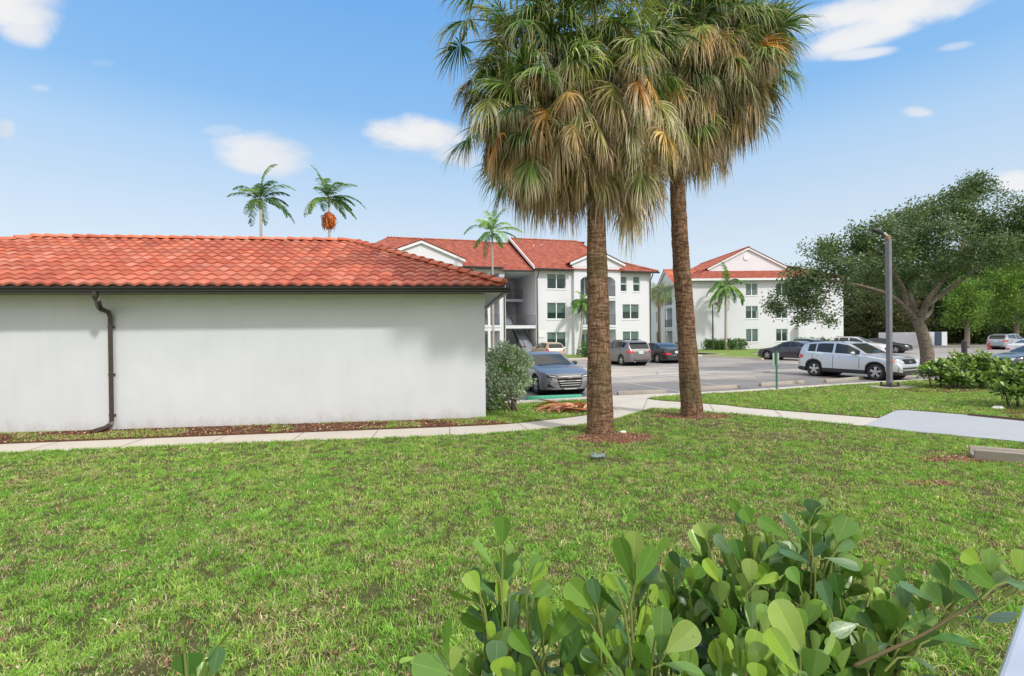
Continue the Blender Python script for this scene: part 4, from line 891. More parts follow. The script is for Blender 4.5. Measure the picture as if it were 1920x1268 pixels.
st.tube(smooth3_([np.array(q) for q in br]), list(np.linspace(.0046, .0022, 26)), n=7, col=(.12, .10, .05)); build(st, 'branch', M['rough_col'], t, smooth=True)
clusia(gb(372, .78), 'small shrub with a few leaves peeking over the bottom edge of the lawn view', [S(372, 1300, .82, .07, 4, (0, 0, -.3))], 10, hero=[(353, 1272, 352, 1226, 52, 'd'), (383, 1243, 430, 1183, 9, 'b'), (400, 1272, 408, 1215, 30, 'u'), (347, 1230, 342, 1197, 7, 'b')], HY=.8)
# white railing at the lower right
rt = thing('white_railing', 'smooth pale railing cap at the lower right corner by the shrubs', 'railing', G(1930, 1200, 1.25)*np.array([1, 1, 0]))
a = G(1866, 1268, 1.25); b = G(1922, 1118, 1.25); d = nrm(b-a); sdv = np.array([d[1], -d[0], 0]); a0 = a-d*1.2; b0 = b+d*.9
mb = MB(); q = [a0, a0+sdv*.30, b0+sdv*.30, b0]; mb.prism([tuple(p[:2]) for p in q], 1.205, 1.25)
o = build(mb, 'cap', simple('pale_blue_paint', (.40, .45, .58), .35, c2=(.44, .49, .60), scale=6), rt, fixn=True)
bv = o.modifiers.new('bevel', 'BEVEL'); bv.width = .012; bv.segments = 3
for k in np.arange(.05, 2.6, .14):
    mb = MB(); p = a0+d*k+sdv*.15; mb.box((p[0], p[1], .62), (.035, .035, 1.17), rz=math.atan2(d[1], d[0])); build(mb, 'baluster', M['trim'], rt)
mb = MB(); p0 = a0+sdv*.15; p1 = b0+sdv*.15; mb.tube([p0*[1, 1, 0]+[0, 0, .07], p1*[1, 1, 0]+[0, 0, .07]], .03, n=4); build(mb, 'bottom_rail', M['trim'], rt)
# ------------------------------------------------------------------ apartment buildings
def glassmat(name, tint, rough=.04):
    m, nt, bs = newmat(name); v = tex_co(nt)
    bs.inputs['Base Color'].default_value = (*tint, 1); bs.inputs['Roughness'].default_value = rough; bs.inputs['Specular IOR Level'].default_value = .9
    out = nt.nodes['Material Output']; tr = N(nt, 'ShaderNodeBsdfTransparent'); tr.inputs['Color'].default_value = (.70, .80, .79, 1)
    mx = N(nt, 'ShaderNodeMixShader'); mx.inputs[0].default_value = .45; L(nt, tr.outputs[0], mx.inputs[1]); L(nt, bs.outputs[0], mx.inputs[2]); L(nt, mx.outputs[0], out.inputs['Surface']); return m
M['glass'] = glassmat('window_glass', (.05, .09, .09))
M['blind'] = simple('window_blind', (.55, .60, .60), .8)
M['room'] = simple('dark_room', (.03, .045, .04), .9)
M['rail'] = simple('dark_rail', (.05, .052, .058), .5)
M['green_trim'] = simple('window_frame_white', (.78, .82, .80), .5)
def wall_holes(mb, T, u0, u1, w0, w1, ops, depth=.14, v=0.0):
    us = sorted(set([u0, u1]+[o[0] for o in ops]+[o[1] for o in ops])); ws = sorted(set([w0, w1]+[o[2] for o in ops]+[o[3] for o in ops]))
    us = [x for x in us if u0 <= x <= u1]; ws = [x for x in ws if w0 <= x <= w1]
    for a, b in zip(us[:-1], us[1:]):
        for c, d in zip(ws[:-1], ws[1:]):
            mu, mw = (a+b)/2, (c+d)/2
            if any(o[0] < mu < o[1] and o[2] < mw < o[3] for o in ops): continue
            mb.quad(T(a, v, c), T(b, v, c), T(b, v, d), T(a, v, d))
    for a, b, c, d in ops:
        for p, q in (((a, c), (b, c)), ((b, c), (b, d)), ((b, d), (a, d)), ((a, d), (a, c))):
            mb.quad(T(p[0], v, p[1]), T(q[0], v, q[1]), T(q[0], v+depth, q[1]), T(p[0], v+depth, p[1]))
def bx(mb, T, u0, u1, v0, v1, w0, w1, col=None):
    vs = [T(u, v, w) for (u, v, w) in ((u0, v0, w0), (u1, v0, w0), (u1, v1, w0), (u0, v1, w0), (u0, v0, w1), (u1, v0, w1), (u1, v1, w1), (u0, v1, w1))]
    mb.add(vs, [(0, 3, 2, 1), (4, 5, 6, 7), (0, 1, 5, 4), (1, 2, 6, 5), (2, 3, 7, 6), (3, 0, 4, 7)], col)
def window(T, parent, u0, u1, w0, w1, v=0.0, style='slide', blind=.55, seed=0, sill=True):
    mb = MB(); t = .055; d0, d1 = v+.07, v+.13
    for a, b, c, d in ((u0, u1, w0, w0+t), (u0, u1, w1-t, w1), (u0, u0+t, w0+t, w1-t), (u1-t, u1, w0+t, w1-t)): bx(mb, T, a, b, d0, d1, c, d)
    if style == 'slide': m_ = (u0+u1)/2; bx(mb, T, m_-.045, m_+.045, d0-.005, d1-.002, w0+t, w1-t)
    else: m_ = (w0+w1)/2; bx(mb, T, u0+t, u1-t, d0-.005, d1-.002, m_-.035, m_+.035)
    fr = build(mb, 'window', M['green_trim'], parent)
    mb = MB(); mb.quad(T(u0+.02, v+.10, w0+.02), T(u1-.02, v+.10, w0+.02), T(u1-.02, v+.10, w1-.02), T(u0+.02, v+.10, w1-.02)); build(mb, 'pane', M['glass'], fr)
    mb = MB(); bx(mb, T, u0-.05, u1+.05, v+.6, v+.65, w0-.05, w1+.05); build(mb, 'room_shade', M['room'], fr)
    if blind: mb = MB(); bx(mb, T, u0+.03, u1-.03, v+.16, v+.18, w1-(w1-w0)*blind, w1-.03); build(mb, 'blind', M['blind'], fr)
    if sill: mb = MB(); bx(mb, T, u0-.06, u1+.06, v-.05, v+.065, w0-.09, w0-.003); build(mb, 'sill', M['trim'], fr)
    return fr
def railing(T, parent, u0, u1, v, w0, h=1.05, step=.13):
    mb = MB(); bx(mb, T, u0, u1, v-.02, v+.02, w0+h-.04, w0+h); bx(mb, T, u0, u1, v-.015, v+.015, w0+.08, w0+.11)
    n = max(2, int((u1-u0)/step))
    for k in range(n+1): u = u0+(u1-u0)*k/n; bx(mb, T, u-.011, u+.011, v-.010, v+.010, w0+.11, w0+h-.04)
    return build(mb, 'railing', M['rail'], parent)
def gable(T, parent, root, uc, half, w_e, sl, vf, vb, name='gable', wall_to=None, seed=3, over=.25):
    """gable facing -v; roof ridge runs back from vf to vb"""
    apex = w_e+half*sl
    mb = MB(); wb = wall_to if wall_to is not None else w_e
    mb.poly([T(uc-half+over, vf, wb), T(uc+half-over, vf, wb), T(uc+half-over, vf, w_e+over*sl-.08), T(uc, vf, apex-.08), T(uc-half+over, vf, w_e+over*sl-.08)])
    g = build(mb, 'gable_wall', M['stucco_far'], parent)
    for sg in (-1, 1):
        mb = MB()
        a = T(uc+sg*half, vf-.22, w_e-.16); b = T(uc, vf-.22, apex-.16)
        p = [a, b, b+np.array([0, 0, .24]), a+np.array([0, 0, .24])]; q = [x+(T(0, .12, 0)-T(0, 0, 0)) for x in p]
        mb.add(p+q, [(0, 1, 2, 3), (7, 6, 5, 4), (0, 4, 5, 1), (3, 2, 6, 7), (0, 3, 7, 4), (1, 5, 6, 2)]); build(mb, 'fascia', M['trim'], g, fixn=True)
    mb = MB()
    def TL(u, v, z): return T(uc+half-v, vb-u if False else u, z)
    for sg in (-1, 1):
        def TS(u, v, z, sg=sg): return T(uc+sg*(half-v), u, z)
        tiled_slope(mb, TS, vf-.3, vb, 0, w_e+.1, half, sl, samp=4, tw=.30, seed=seed+sg, amp=.05)
    ridge_caps(mb, T(uc, vf-.3, apex+.12), T(uc, vb, apex+.12), rad=.13)
    build(mb, 'roof', M['tile2'], g); return g
M['tile2'] = tilemat('clay_tile_far', 1.2)
T2 = [(.42, .095, .045), (.47, .12, .06), (.37, .08, .04), (.40, .11, .065), (.33, .075, .035), (.50, .15, .08)]
A0_ = P(1005, 600, 49.0); A1_ = P(1221, 600, 52.6)
AF = Frame(A0_, A1_)
def au(px, py, v=0.0): return AF.uw(px, py, v)
EA = 8.45
aptA = thing('apartment_building', 'three storey white apartment block with red roof, stair recess and arched balconies', 'building', AF(0, 0, 0))
uR = au(1221, 560)[0]; uS = au(948, 560)[0]; uBL, uBR = au(1074, 560)[0], au(1161, 560)[0]
ops = []; wins = []
def addwin(x0, x1, y0, y1, style='slide', blind=.55):
    u0, w1 = au(x0, y0); u1, w0 = au(x1, y1); w0b = au(x0, y1)[1]; w0 = (w0+w0b)/2; ops.append((u0, u1, w0, w1)); wins.append((u0, u1, w0, w1, style, blind))
for i, (y0, y1) in enumerate(((512.5, 542), (567.5, 598.5), (623, 652))): addwin(1025.5, 1061.5, y0, y1, 'slide', [.35, .6, .45][i])
addwin(1161.8, 1175.5, 518, 547, 'hung', .5); addwin(1187, 1200, 518, 547, 'hung', .5); addwin(1167, 1198.5, 570.5, 598.5, 'slide', .5); addwin(1167.5, 1198, 621.7, 650, 'slide', .5)
mb = MB(); opR = [o for o in ops]
wall_holes(mb, AF, 0, uBL, -.1, EA, [o for o in opR if o[1] < uBL]); wall_holes(mb, AF, uBR, uR, -.1, EA, [o for o in opR if o[0] > uBR])
# balcony bay stands slightly proud with three openings
bu0, bu1 = au(1086, 560)[0], au(1151, 560)[0]; VB = -.35
floors = [0.0, 2.95, 5.9]
bops = [(bu0, bu1, .05, 2.55), (bu0, bu1, 3.0, 5.5), (bu0, bu1, 5.95, 8.0)]
wall_holes(mb, AF, uBL, uBR, -.1, 8.9, bops, depth=.3, v=VB)
for s in (uBL, uBR): mb.quad(AF(s, VB, -.1), AF(s, 0, -.1), AF(s, 0, 8.9), AF(s, VB, 8.9))
# spandrels shaping the arch of the top opening
for sg, ua in ((1, bu0), (-1, bu1)):
    pts = [AF(ua, VB+.15, 8.0)]; 
    for k in range(9): a = math.pi/2*k/8; pts.append(AF(ua+sg*.9*(1-math.sin(a)), VB+.15, 8.0-.45*(1-math.cos(a)) if False else 8.0-.45*(1-math.sin(math.acos(min(1, 1-math.sin(a)))) )))
    q = [AF(ua, VB, 8.0), AF(ua, VB, 7.5), AF(ua+sg*.25, VB, 7.78), AF(ua+sg*.6, VB, 7.93), AF(ua+sg*1.1, VB, 8.0)]
    q2 = [x+(AF(0, .3, 0)-AF(0, 0, 0)) for x in q]; n = len(q)
    mb.add(q+q2, [tuple(range(n)), tuple(range(n, 2*n))[::-1]]+[(i, (i+1) % n, n+(i+1) % n, n+i) for i in range(n)])
mb.quad(AF(uR, 0, -.1), AF(uR, 18, -.1), AF(uR, 18, EA), AF(uR, 0, EA))
mb.quad(AF(0, 0, -.1), AF(0, 7, -.1), AF(0, 7, EA), AF(0, 0, EA))
# left wing, seen between the low roof and the stair recess
uL = au(640, 560)[0]; lw0, lw1 = au(907, 640)[0], au(937.5, 640)[0]
lops = [(lw0-1.2, lw1, .1, 2.5), (lw0-1.2, lw1, 3.05, 5.5), (lw0-1.2, lw1, 6.0, 8.1)]
wall_holes(mb, AF, uL, uS, -.1, EA, lops, depth=.3)
mb.quad(AF(uS, 0, -.1), AF(uS, 7, -.1), AF(uS, 7, EA), AF(uS, 0, EA)); mb.quad(AF(uS, 7, -.1), AF(0, 7, -.1), AF(0, 7, EA), AF(uS, 7, EA))
mb.quad(AF(uL, 0, -.1), AF(uL, 18, -.1), AF(uL, 18, EA), AF(uL, 0, EA)); mb.quad(AF(uL, 18, -.1), AF(uR, 18, -.1), AF(uR, 18, EA), AF(uL, 18, EA))
build(mb, 'wall', M['stucco_far'], aptA)
for (u0, u1, w0, w1, stl, bl) in wins: window(AF, aptA, u0, u1, w0, w1, style=stl, blind=bl)
# balconies in the bay
def balcony(T, parent, u0, u1, v, w0, w1, depth=1.7, door=(0, 1), rail=True, back=True):
    mb = MB(); mb.quad(T(u0, v+depth, w0), T(u1, v+depth, w0), T(u1, v+depth, w1+.4), T(u0, v+depth, w1+.4)); mb.quad(T(u0, v+.3, w0), T(u0, v+depth, w0), T(u0, v+depth, w1+.3), T(u0, v+.3, w1+.3)); mb.quad(T(u1, v+.3, w0), T(u1, v+depth, w0), T(u1, v+depth, w1+.3), T(u1, v+.3, w1+.3))
    mb.quad(T(u0, v+.3, w1), T(u1, v+.3, w1), T(u1, v+depth, w1), T(u0, v+depth, w1)); bx(mb, T, u0-.02, u1+.02, v-.06, v+depth, w0-.22, w0)
    b = build(mb, 'balcony', M['stucco_far'], parent)
    du0, du1 = u0+(u1-u0)*door[0], u0+(u1-u0)*door[1]; window(T, b, du0+.1, du1-.1, w0+.02, w0+2.1, v=v+depth-.12, style='slide', blind=0, sill=False)
    if rail: railing(T, b, u0, u1, v+.05, w0)
    return b
for k, (a, b_, c_, d_) in enumerate(bops): balcony(AF, aptA, bu0, bu1, VB, c_, d_, door=(0, .62), rail=k > 0)
for k, (a, b_, c_, d_) in enumerate(lops): balcony(AF, aptA, a, b_, 0, c_, d_, door=(0, .85), rail=k > 0)
mb = MB(); um = au(917.5, 640)[0]; bx(mb, AF, um-.12, um+.12, -.02, .2, 0, EA-.3); build(mb, 'column', M['trim'], aptA)
# stair recess
mb = MB(); bx(mb, AF, uS, 0, .05, 2.2, 2.72, 3.02); stl = build(mb, 'landing', M['stucco_far'], aptA)
mb = MB(); bx(mb, AF, uS, 0, 4.2, 7.0, 5.65, 5.9); build(mb, 'landing', M['stucco_far'], aptA)
mb = MB(); bx(mb, AF, uS, -1.2, 4.5, 7, 2.75, 3.0); build(mb, 'landing', M['stucco_far'], aptA)
mb = MB(); bx(mb, AF, uS, 0, 0.1, 7, EA-.18, EA-.05); build(mb, 'ceiling', M['stucco_far'], aptA)

railing(AF, stl, uS+.05, -.05, .12, 3.02, 1.0, .12); railing(AF, stl, uS+.05, -.05, 4.3, 5.9, 1.0, .14)
def flight(ua, ub, v0, v1, w0, w1, n=14):
    mb = MB()
    for k in range(n):
        va = v0+(v1-v0)*k/n; vb = v0+(v1-v0)*(k+1)/n; w = w0+(w1-w0)*(k+1)/n; bx(mb, AF, ua, ub, va, vb+.03*np.sign(v1-v0), w-.19, w)
    f = build(mb, 'stair_flight', simple('stair_grey', (.28, .31, .36), .7), aptA)
    for uu in (ua-.04, ub+.04):
        mb = MB(); p = AF(uu, v0, w0+.05); q = AF(uu, v1, w1+.05); mb.tube([p+[0, 0, .9], q+[0, 0, .9]], .03, n=6); mb.extr([(-.03, -.28), (.03, -.28), (.03, .06), (-.03, .06)], p, q); 
        for k in range(1, 9): x = p+(q-p)*k/9; mb.tube([x, x+[0, 0, .9]], .012, n=4)
        build(mb, 'stair_rail', M['rail'], f)
    return f
flight(-1.45, -.35, -1.3, 3.6, -.05, 2.95, 15); flight(-2.7, -1.6, 2.6, 6.4, 3.0, 5.85, 14)
mb = MB(); bx(mb, AF, uS+.25, uS+1.15, 6.85, 6.95, 0, 2.1); build(mb, 'door', M['room'], aptA); mb = MB(); bx(mb, AF, uS+.5, uS+1.4, 6.85, 6.95, 3.02, 5.1); build(mb, 'door', simple('grey_door', (.30, .36, .40), .5), aptA)
mb = MB(); bx(mb, AF, -1.75, -1.45, 3.2, 3.5, EA-.26, EA-.18); build(mb, 'ceiling_lamp', M['trim'], aptA)
# number plaque beside the recess
mb = MB(); pu, pw = au(1015, 627); bx(mb, AF, pu-.32, pu+.32, -.05, -.003, pw-.32, pw+.32); build(mb, 'plaque', simple('plaque_white', (.74, .74, .74), .6), aptA)
# roofs
def caps(mb, a, b): ridge_caps(mb, a, b, rad=.15, cols=T2)
RS, SLA = 8.8, .52
mb = MB(); tiled_slope(mb, AF, -.35, 9.2, -.55, EA+.12, RS, SLA, samp=4, tw=.30, cols=T2, seed=11, amp=.05, clipR=lambda s: 9.2-s*.12)
def AFb(u, v, z): return AF(u, 2*(RS-.55)-v, z)
tiled_slope(mb, AFb, -.35, 9.2, -.55, EA+.12, RS, SLA, samp=4, tw=.30, cols=T2, seed=12, amp=.05)
mb.quad(AF(9.2, -.55, EA), AF(9.2-RS*.12, -.55+RS, EA+RS*SLA), AF(9.2, 2*RS-.55, EA), AF(9.2, RS, EA)); caps(mb, AF(-.35, -.55+RS, EA+.12+RS*SLA), AF(9.2-RS*.12, -.55+RS, EA+.12+RS*SLA))
caps(mb, AF(9.2, -.55, EA+.2), AF(9.2-RS*.12, -.55+RS, EA+.12+RS*SLA))
rfA = build(mb, 'roof', M['tile2'], aptA)
mb = MB(); R2 = 4.2; ur = uR+.5
tiled_slope(mb, AF, 8.5, ur, -.55, EA+.10, R2, .45, samp=4, tw=.30, cols=T2, seed=13, amp=.05, clipR=lambda s: ur-s)
def ARs(u, v, z): return AF(-v, u, z)
tiled_slope(mb, ARs, -.55, 16, -ur, EA+.10, R2, .45, samp=4, tw=.30, cols=T2, seed=14, amp=.05, clipL=lambda s: -.55+s)
caps(mb, AF(ur, -.55, EA+.16), AF(ur-R2, -.55+R2, EA+.16+R2*.45)); bx(mb, AF, 8.5, ur-R2, R2-.6, 14, EA, EA+R2*.45, col=T2[0]); build(mb, 'hip_roof', M['tile2'], aptA)
for sg in (0,):
    mb = MB(); a = AF(-.38, -.6, EA+.02); b = AF(-.38, -.55+RS, EA+RS*SLA+.02); mb.add([a, b, b+[0, 0, .3], a+[0, 0, .3]]+[x+(AF(.1, 0, 0)-AF(0, 0, 0)) for x in (a, b, b+[0, 0, .3], a+[0, 0, .3])], [(0, 1, 2, 3), (7, 6, 5, 4), (0, 4, 5, 1), (3, 2, 6, 7), (0, 3, 7, 4), (1, 5, 6, 2)]); build(mb, 'barge_board', M['trim'], rfA, fixn=True)
mb = MB(); tiled_slope(mb, AF, uS-.6, -.4, -.35, EA-.12, 8.2, .50, samp=4, tw=.30, cols=T2, seed=15, amp=.05); caps(mb, AF(uS-.6, 7.85, EA-.12+4.15), AF(-.4, 7.85, EA-.12+4.15)); build(mb, 'recess_roof', M['tile2'], aptA)
mb = MB(); ul = uS-.35
SLL = .465
def AFn(u, v, z): return AF(-u, v, z)
tiled_slope(mb, AF, uL-.5, ul, -.55, EA+.12, RS, SLL, samp=4, tw=.30, cols=T2, seed=16, amp=.05, clipL=lambda s: uL-.5+s*.55); tiled_slope(mb, AFb, uL-.5, ul, -.55, EA+.12, RS, SLL, samp=4, tw=.6, cols=T2, seed=17, amp=.05, clipL=lambda s: uL-.5+s*.55)
mb.poly([AF(uL-.5, -.5, EA+.1), AF(uL-.5+RS*.55, RS-.55, EA+.1+RS*SLL), AF(uL-.5, 2*RS-.6, EA+.1)], T2[1])
caps(mb, AF(uL-.5+RS*.55, -.55+RS, EA+.12+RS*SLL), AF(ul, -.55+RS, EA+.12+RS*SLL)); mb.poly([AF(ul, -.5, EA), AF(ul, 2*RS-.6, EA), AF(ul, RS-.55, EA+RS*SLL)], T2[0]); build(mb, 'roof', M['tile2'], aptA)
gable(AF, aptA, aptA, (uBL+uBR)/2, (uBR-uBL)/2+.45, EA+.72, .43, VB, 6.5, wall_to=8.85, seed=31)
gl = Frame(AF(-30, -1.6, 0), AF(-20, -1.6, 0)); guc = au(790, 480, -1.6)[0]; gur, gwr = au(872, 489, -1.6); gwa = au(783, 453, -1.6)[1]
gh = gur-guc
gable(AF, aptA, aptA, guc, gh, gwr, (gwa-gwr)/gh, -1.6, 8, wall_to=6, seed=33)
for (ua, ub, ww) in ((-.3, uBL-.1, EA), (uBR+.1, uR+.6, EA-.02), (uS-.4, -.35, EA-.24), (uL-.5, uS-.38, EA)):
    mb = MB(); bx(mb, AF, ua, ub, -.72, -.58, ww-.04, ww+.13); build(mb, 'gutter', M['black_metal'], aptA)
for (px, ww, z1) in ((1007.5, 0, EA), (946, 0, EA-.2), (1219.3, 0, EA)):
    u = au(px, 600)[0]; mb = MB(); mb.tube([AF(u, -.6, z1), AF(u, -.55, z1-.25), AF(u, -.09, z1-.75), AF(u, -.08, .15), AF(u, -.3, .02)], .065, n=4); build(mb, 'downspout', M['bronze_metal'], aptA)
for (px, py, v) in ((1000, 462, 6), (1015, 461, 6.3), (868, 464, 6)):
    d = au(px, py, v); mb = MB(); mb.tube([AF(d[0], v, d[1]-.35), AF(d[0], v, d[1]+.15)], .09, n=8); build(mb, 'vent_pipe', M['trim'], aptA)
# ------------------------------------------------------------------ second block
B0_ = P(1293, 600, 62.0); B1_ = P(1581, 600, 62.6); BF = Frame(B0_, B1_)
def bu(px, py, v=0.0): return BF.uw(px, py, v)
aptB = thing('apartment_building', 'plain white apartment block farther right with a wide gable over its end wall', 'building', BF(0, 0, 0))
bw = bu(1581, 560)[0]; EB = bu(1400, 525)[1]; 
ops = []; sp = []
for (x0, x1, y0, y1, b_) in ((1398, 1420.5, 531, 554, .9), (1398, 1421.5, 574, 597.5, .4), (1398.5, 1421.5, 617, 641, .9), (1455, 1477, 574, 597, .6), (1455, 1477, 617, 640, .3), (1455, 1477, 531, 554, 0)):
    u0, w1 = bu(x0, y0); u1, w0 = bu(x1, y1); ops.append((u0, u1, w0, w1)); sp.append(b_)
mb = MB(); wall_holes(mb, BF, 0, bw, -.1, EB, ops)
mb.quad(BF(bw, 0, -.1), BF(bw, 20, -.1), BF(bw, 20, EB), BF(bw, 0, EB))
def BS(u, v, z): return BF(v, u, z)   # left side wall: u runs into depth, v into the building
def bs(px, py, v=0.0):
    d = ray(px, py); o = BF(v, 0, 0); t = np.dot(o-EYE, BF.u)/np.dot(d, BF.u); p = EYE+d*t; return float(np.dot(p-BF.o, BF.v)), float(p[2])
sops = []; swin = []
for (x0, x1, y0, y1) in ((1238.5, 1229.5, 583.5, 604.5), (1238.5, 1230, 622, 642)):
    a, w1 = bs(x0, y0); b_, _ = bs(x1, y0); w0 = bs(x0, y1)[1]; sops.append((a, b_, w0, w1)); swin.append(sops[-1])
ba, bb = bs(1260, 560)[0], bs(1246, 560)[0]; SD = max(bs(1221, 560)[0], bb+8); 
f2 = bs(1253, 614)[1]; f3 = bs(1253, 573)[1]; bal = [(ba, bb, .1, f2-.5), (ba, bb, f2, f3-.4), (ba, bb, f3, bs(1253, 537)[1])]
wall_holes(mb, BS, 0, SD, -.1, EB, sops+bal, depth=.25)
build(mb, 'wall', M['stucco_far'], aptB)
for (u0, u1, w0, w1), b_ in zip(ops, sp): window(BF, aptB, u0, u1, w0, w1, blind=b_)
for (u0, u1, w0, w1) in swin: window(BS, aptB, u0, u1, w0, w1, blind=0)
for k, (u0, u1, w0, w1) in enumerate(bal): balcony(BS, aptB, u0, u1, 0, w0, w1, depth=2.0, door=(.1, .8), rail=k > 0)
mb = MB(); SLB = .42; RB_ = 8.0
tiled_slope(mb, BF, -.5, bw+.5, -.6, EB+.1, 3.6, SLB, samp=4, tw=.32, cols=T2, seed=51, amp=.05, clipL=lambda s: -.5+s, clipR=lambda s: bw+.5-s)
tiled_slope(mb, BS, -.6, SD+1, -.5, EB+.1, 8.2, SLB, samp=4, tw=.32, cols=T2, seed=52, amp=.05, clipL=lambda s: -.6+s*.9)
def BRs(u, v, z): return BF(bw-v, u, z)
tiled_slope(mb, BRs, -.6, 20, -.5, EB+.1, 8.2, SLB, samp=4, tw=.32, cols=T2, seed=53, amp=.05, clipL=lambda s: -.6+s*.9)
build(mb, 'roof', M['tile2'], aptB)
gua, gwb = bu(1326, 505, 2.6); gub = bu(1478, 505, 2.6)[0]; gap = bu(1403, 466, 2.6); guc = (gua+gub)/2; gw = gap[1]
gable(BF, aptB, aptB, guc, (gub-gua)/2, gwb, (gw-gwb)/((gub-gua)/2), 2.6, 18, wall_to=gwb-.9, seed=55)
mb = MB(); vu, vw = bu(1399.5, 482.5, 2.6); mb.tube([BF(vu, 2.5, vw), BF(vu, 2.62, vw)], .42, n=20); build(mb, 'round_vent', M['trim'], aptB)
for (a, b_, c_, d_) in ((0, bw, -.66, -.5),): mb = MB(); bx(mb, BF, -.6, bw+.6, -.74, -.60, EB-.12, EB+.14); bx(mb, BF, -.6, -.48, -.6, SD, EB-.12, EB+.14); build(mb, 'fascia', M['trim'], aptB)
# cross gable on the side wall over the balconies
def BSneg(u, v, z): return BF(v, u, z)
sgc = (ba+bb)/2+.2; a_ap = bs(1248, 510)[1]
gable(BS, aptB, aptB, sgc, 3.4, EB+.05, max(.25, (a_ap-EB)/3.4), -.25, 6, wall_to=EB-.3, seed=57)
mb = MB(); xu, xw = bu(1498, 620); bx(mb, BF, xu-.5, xu+.45, -.75, -.004, 0, bu(1498, 610)[1]); q = bu(1498, 608)[1]; build(mb, 'meter_enclosure', M['stucco_far'], aptB)
# ------------------------------------------------------------------ cars
def paint(name, c, metal=.55, rough=.32):
    m, nt, bs = newmat(name); bs.inputs['Base Color'].default_value = (*c, 1); bs.inputs['Metallic'].default_value = metal; bs.inputs['Roughness'].default_value = rough
    bs.inputs['Coat Weight'].default_value = .8; bs.inputs['Coat Roughness'].default_value = .05
    v = tex_co(nt, world=False); f = noise(nt, v, 3, 4); L(nt, ramp(nt, f, [(.3, tuple(x*.93 for x in c)), (.7, c)]), bs.inputs['Base Color']); return m
M['cglass'] = simple('car_glass', (.03, .036, .036), .05, spec=.5); M['tyre'] = simple('tyre_rubber', (.022, .022, .024), .85); M['plastic'] = simple('black_plastic', (.035, .036, .038), .6)
M['rim'] = simple('alloy', (.55, .56, .58), .3, metal=.85); M['rimdark'] = simple('alloy_dark', (.04, .04, .045), .35, metal=.5); M['chrome'] = simple('chrome', (.75, .76, .78), .12, metal=1.0)
M['tail'] = simple('tail_lamp_red', (.50, .02, .025), .2, coat=1); M['lamp'] = simple('head_lamp', (.55, .58, .62), .12, coat=1); M['amber'] = simple('amber_lamp', (.7, .25, .08), .25); M['plate'] = simple('plate_white', (.72, .74, .72), .5); M['under'] = simple('underbody', (.012, .012, .013), .9)
M['plate_txt'] = simple('plate_text', (.05, .16, .10), .5)
SUV = dict(L=4.45, W=1.86, H=1.65, wb=2.64, fo=.90, r=.345, sill=.30, top=[(0, .62), (.05, .80), (.14, .92), (.6, 1.02), (1.15, 1.09), (1.30, 1.13), (2.05, 1.56), (2.5, 1.64), (3.2, 1.645), (3.9, 1.59), (4.12, 1.52), (4.32, 1.15), (4.42, .95), (4.45, .62)],
           belt=[(0, .60), (.2, .88), (1.2, 1.03), (2.5, 1.08), (3.6, 1.14), (4.2, 1.16), (4.45, .8)], ws=(1.30, 2.02), rw=(4.08, 4.34), side=(1.55, 3.86), pill=[(2.60, 2.70), (3.44, 3.50)], clad=True)
SED = dict(L=4.85, W=1.85, H=1.45, wb=2.80, fo=.95, r=.335, sill=.24, top=[(0, .50), (.04, .68), (.15, .76), (.7, .88), (1.25, .95), (1.42, .99), (2.15, 1.36), (2.6, 1.44), (3.1, 1.43), (3.6, 1.30), (4.15, 1.10), (4.45, 1.08), (4.75, 1.05), (4.82, .85), (4.85, .55)],
           belt=[(0, .50), (.2, .72), (1.3, .92), (2.6, .95), (3.8, 1.0), (4.4, 1.03), (4.85, .7)], ws=(1.42, 2.12), rw=(3.45, 4.10), side=(1.7, 3.75), pill=[(2.72, 2.80), (3.46, 3.50)], clad=False)
CUV = dict(SUV, L=4.8, W=1.88, H=1.7, wb=2.82, fo=.95, top=[(0, .62), (.05, .80), (.14, .92), (.7, 1.04), (1.2, 1.10), (1.35, 1.14), (2.15, 1.60), (2.6, 1.69), (3.3, 1.69), (4.1, 1.62), (4.40, 1.54), (4.62, 1.18), (4.74, .98), (4.80, .62)], belt=[(0, .60), (.2, .88), (1.2, 1.04), (2.5, 1.08), (3.8, 1.18), (4.5, 1.22), (4.8, .8)], ws=(1.35, 2.1), rw=(4.36, 4.66), side=(1.6, 4.15), pill=[(2.72, 2.82), (3.64, 3.70)], clad=False)
HAT = dict(SUV, L=4.1, W=1.75, H=1.50, wb=2.5, fo=.8, r=.31, sill=.25, top=[(0, .55), (.05, .72), (.14, .82), (.6, .94), (1.0, 1.0), (1.12, 1.04), (1.8, 1.42), (2.3, 1.5), (3.0, 1.49), (3.55, 1.42), (3.75, 1.34), (3.98, 1.0), (4.06, .85), (4.1, .55)], belt=[(0, .55), (.2, .78), (1.1, .92), (2.3, .97), (3.4, 1.0), (3.9, 1.0), (4.1, .7)], ws=(1.12, 1.8), rw=(3.72, 3.97), side=(1.35, 3.45), pill=[(2.35, 2.43), (3.1, 3.15)], clad=False)
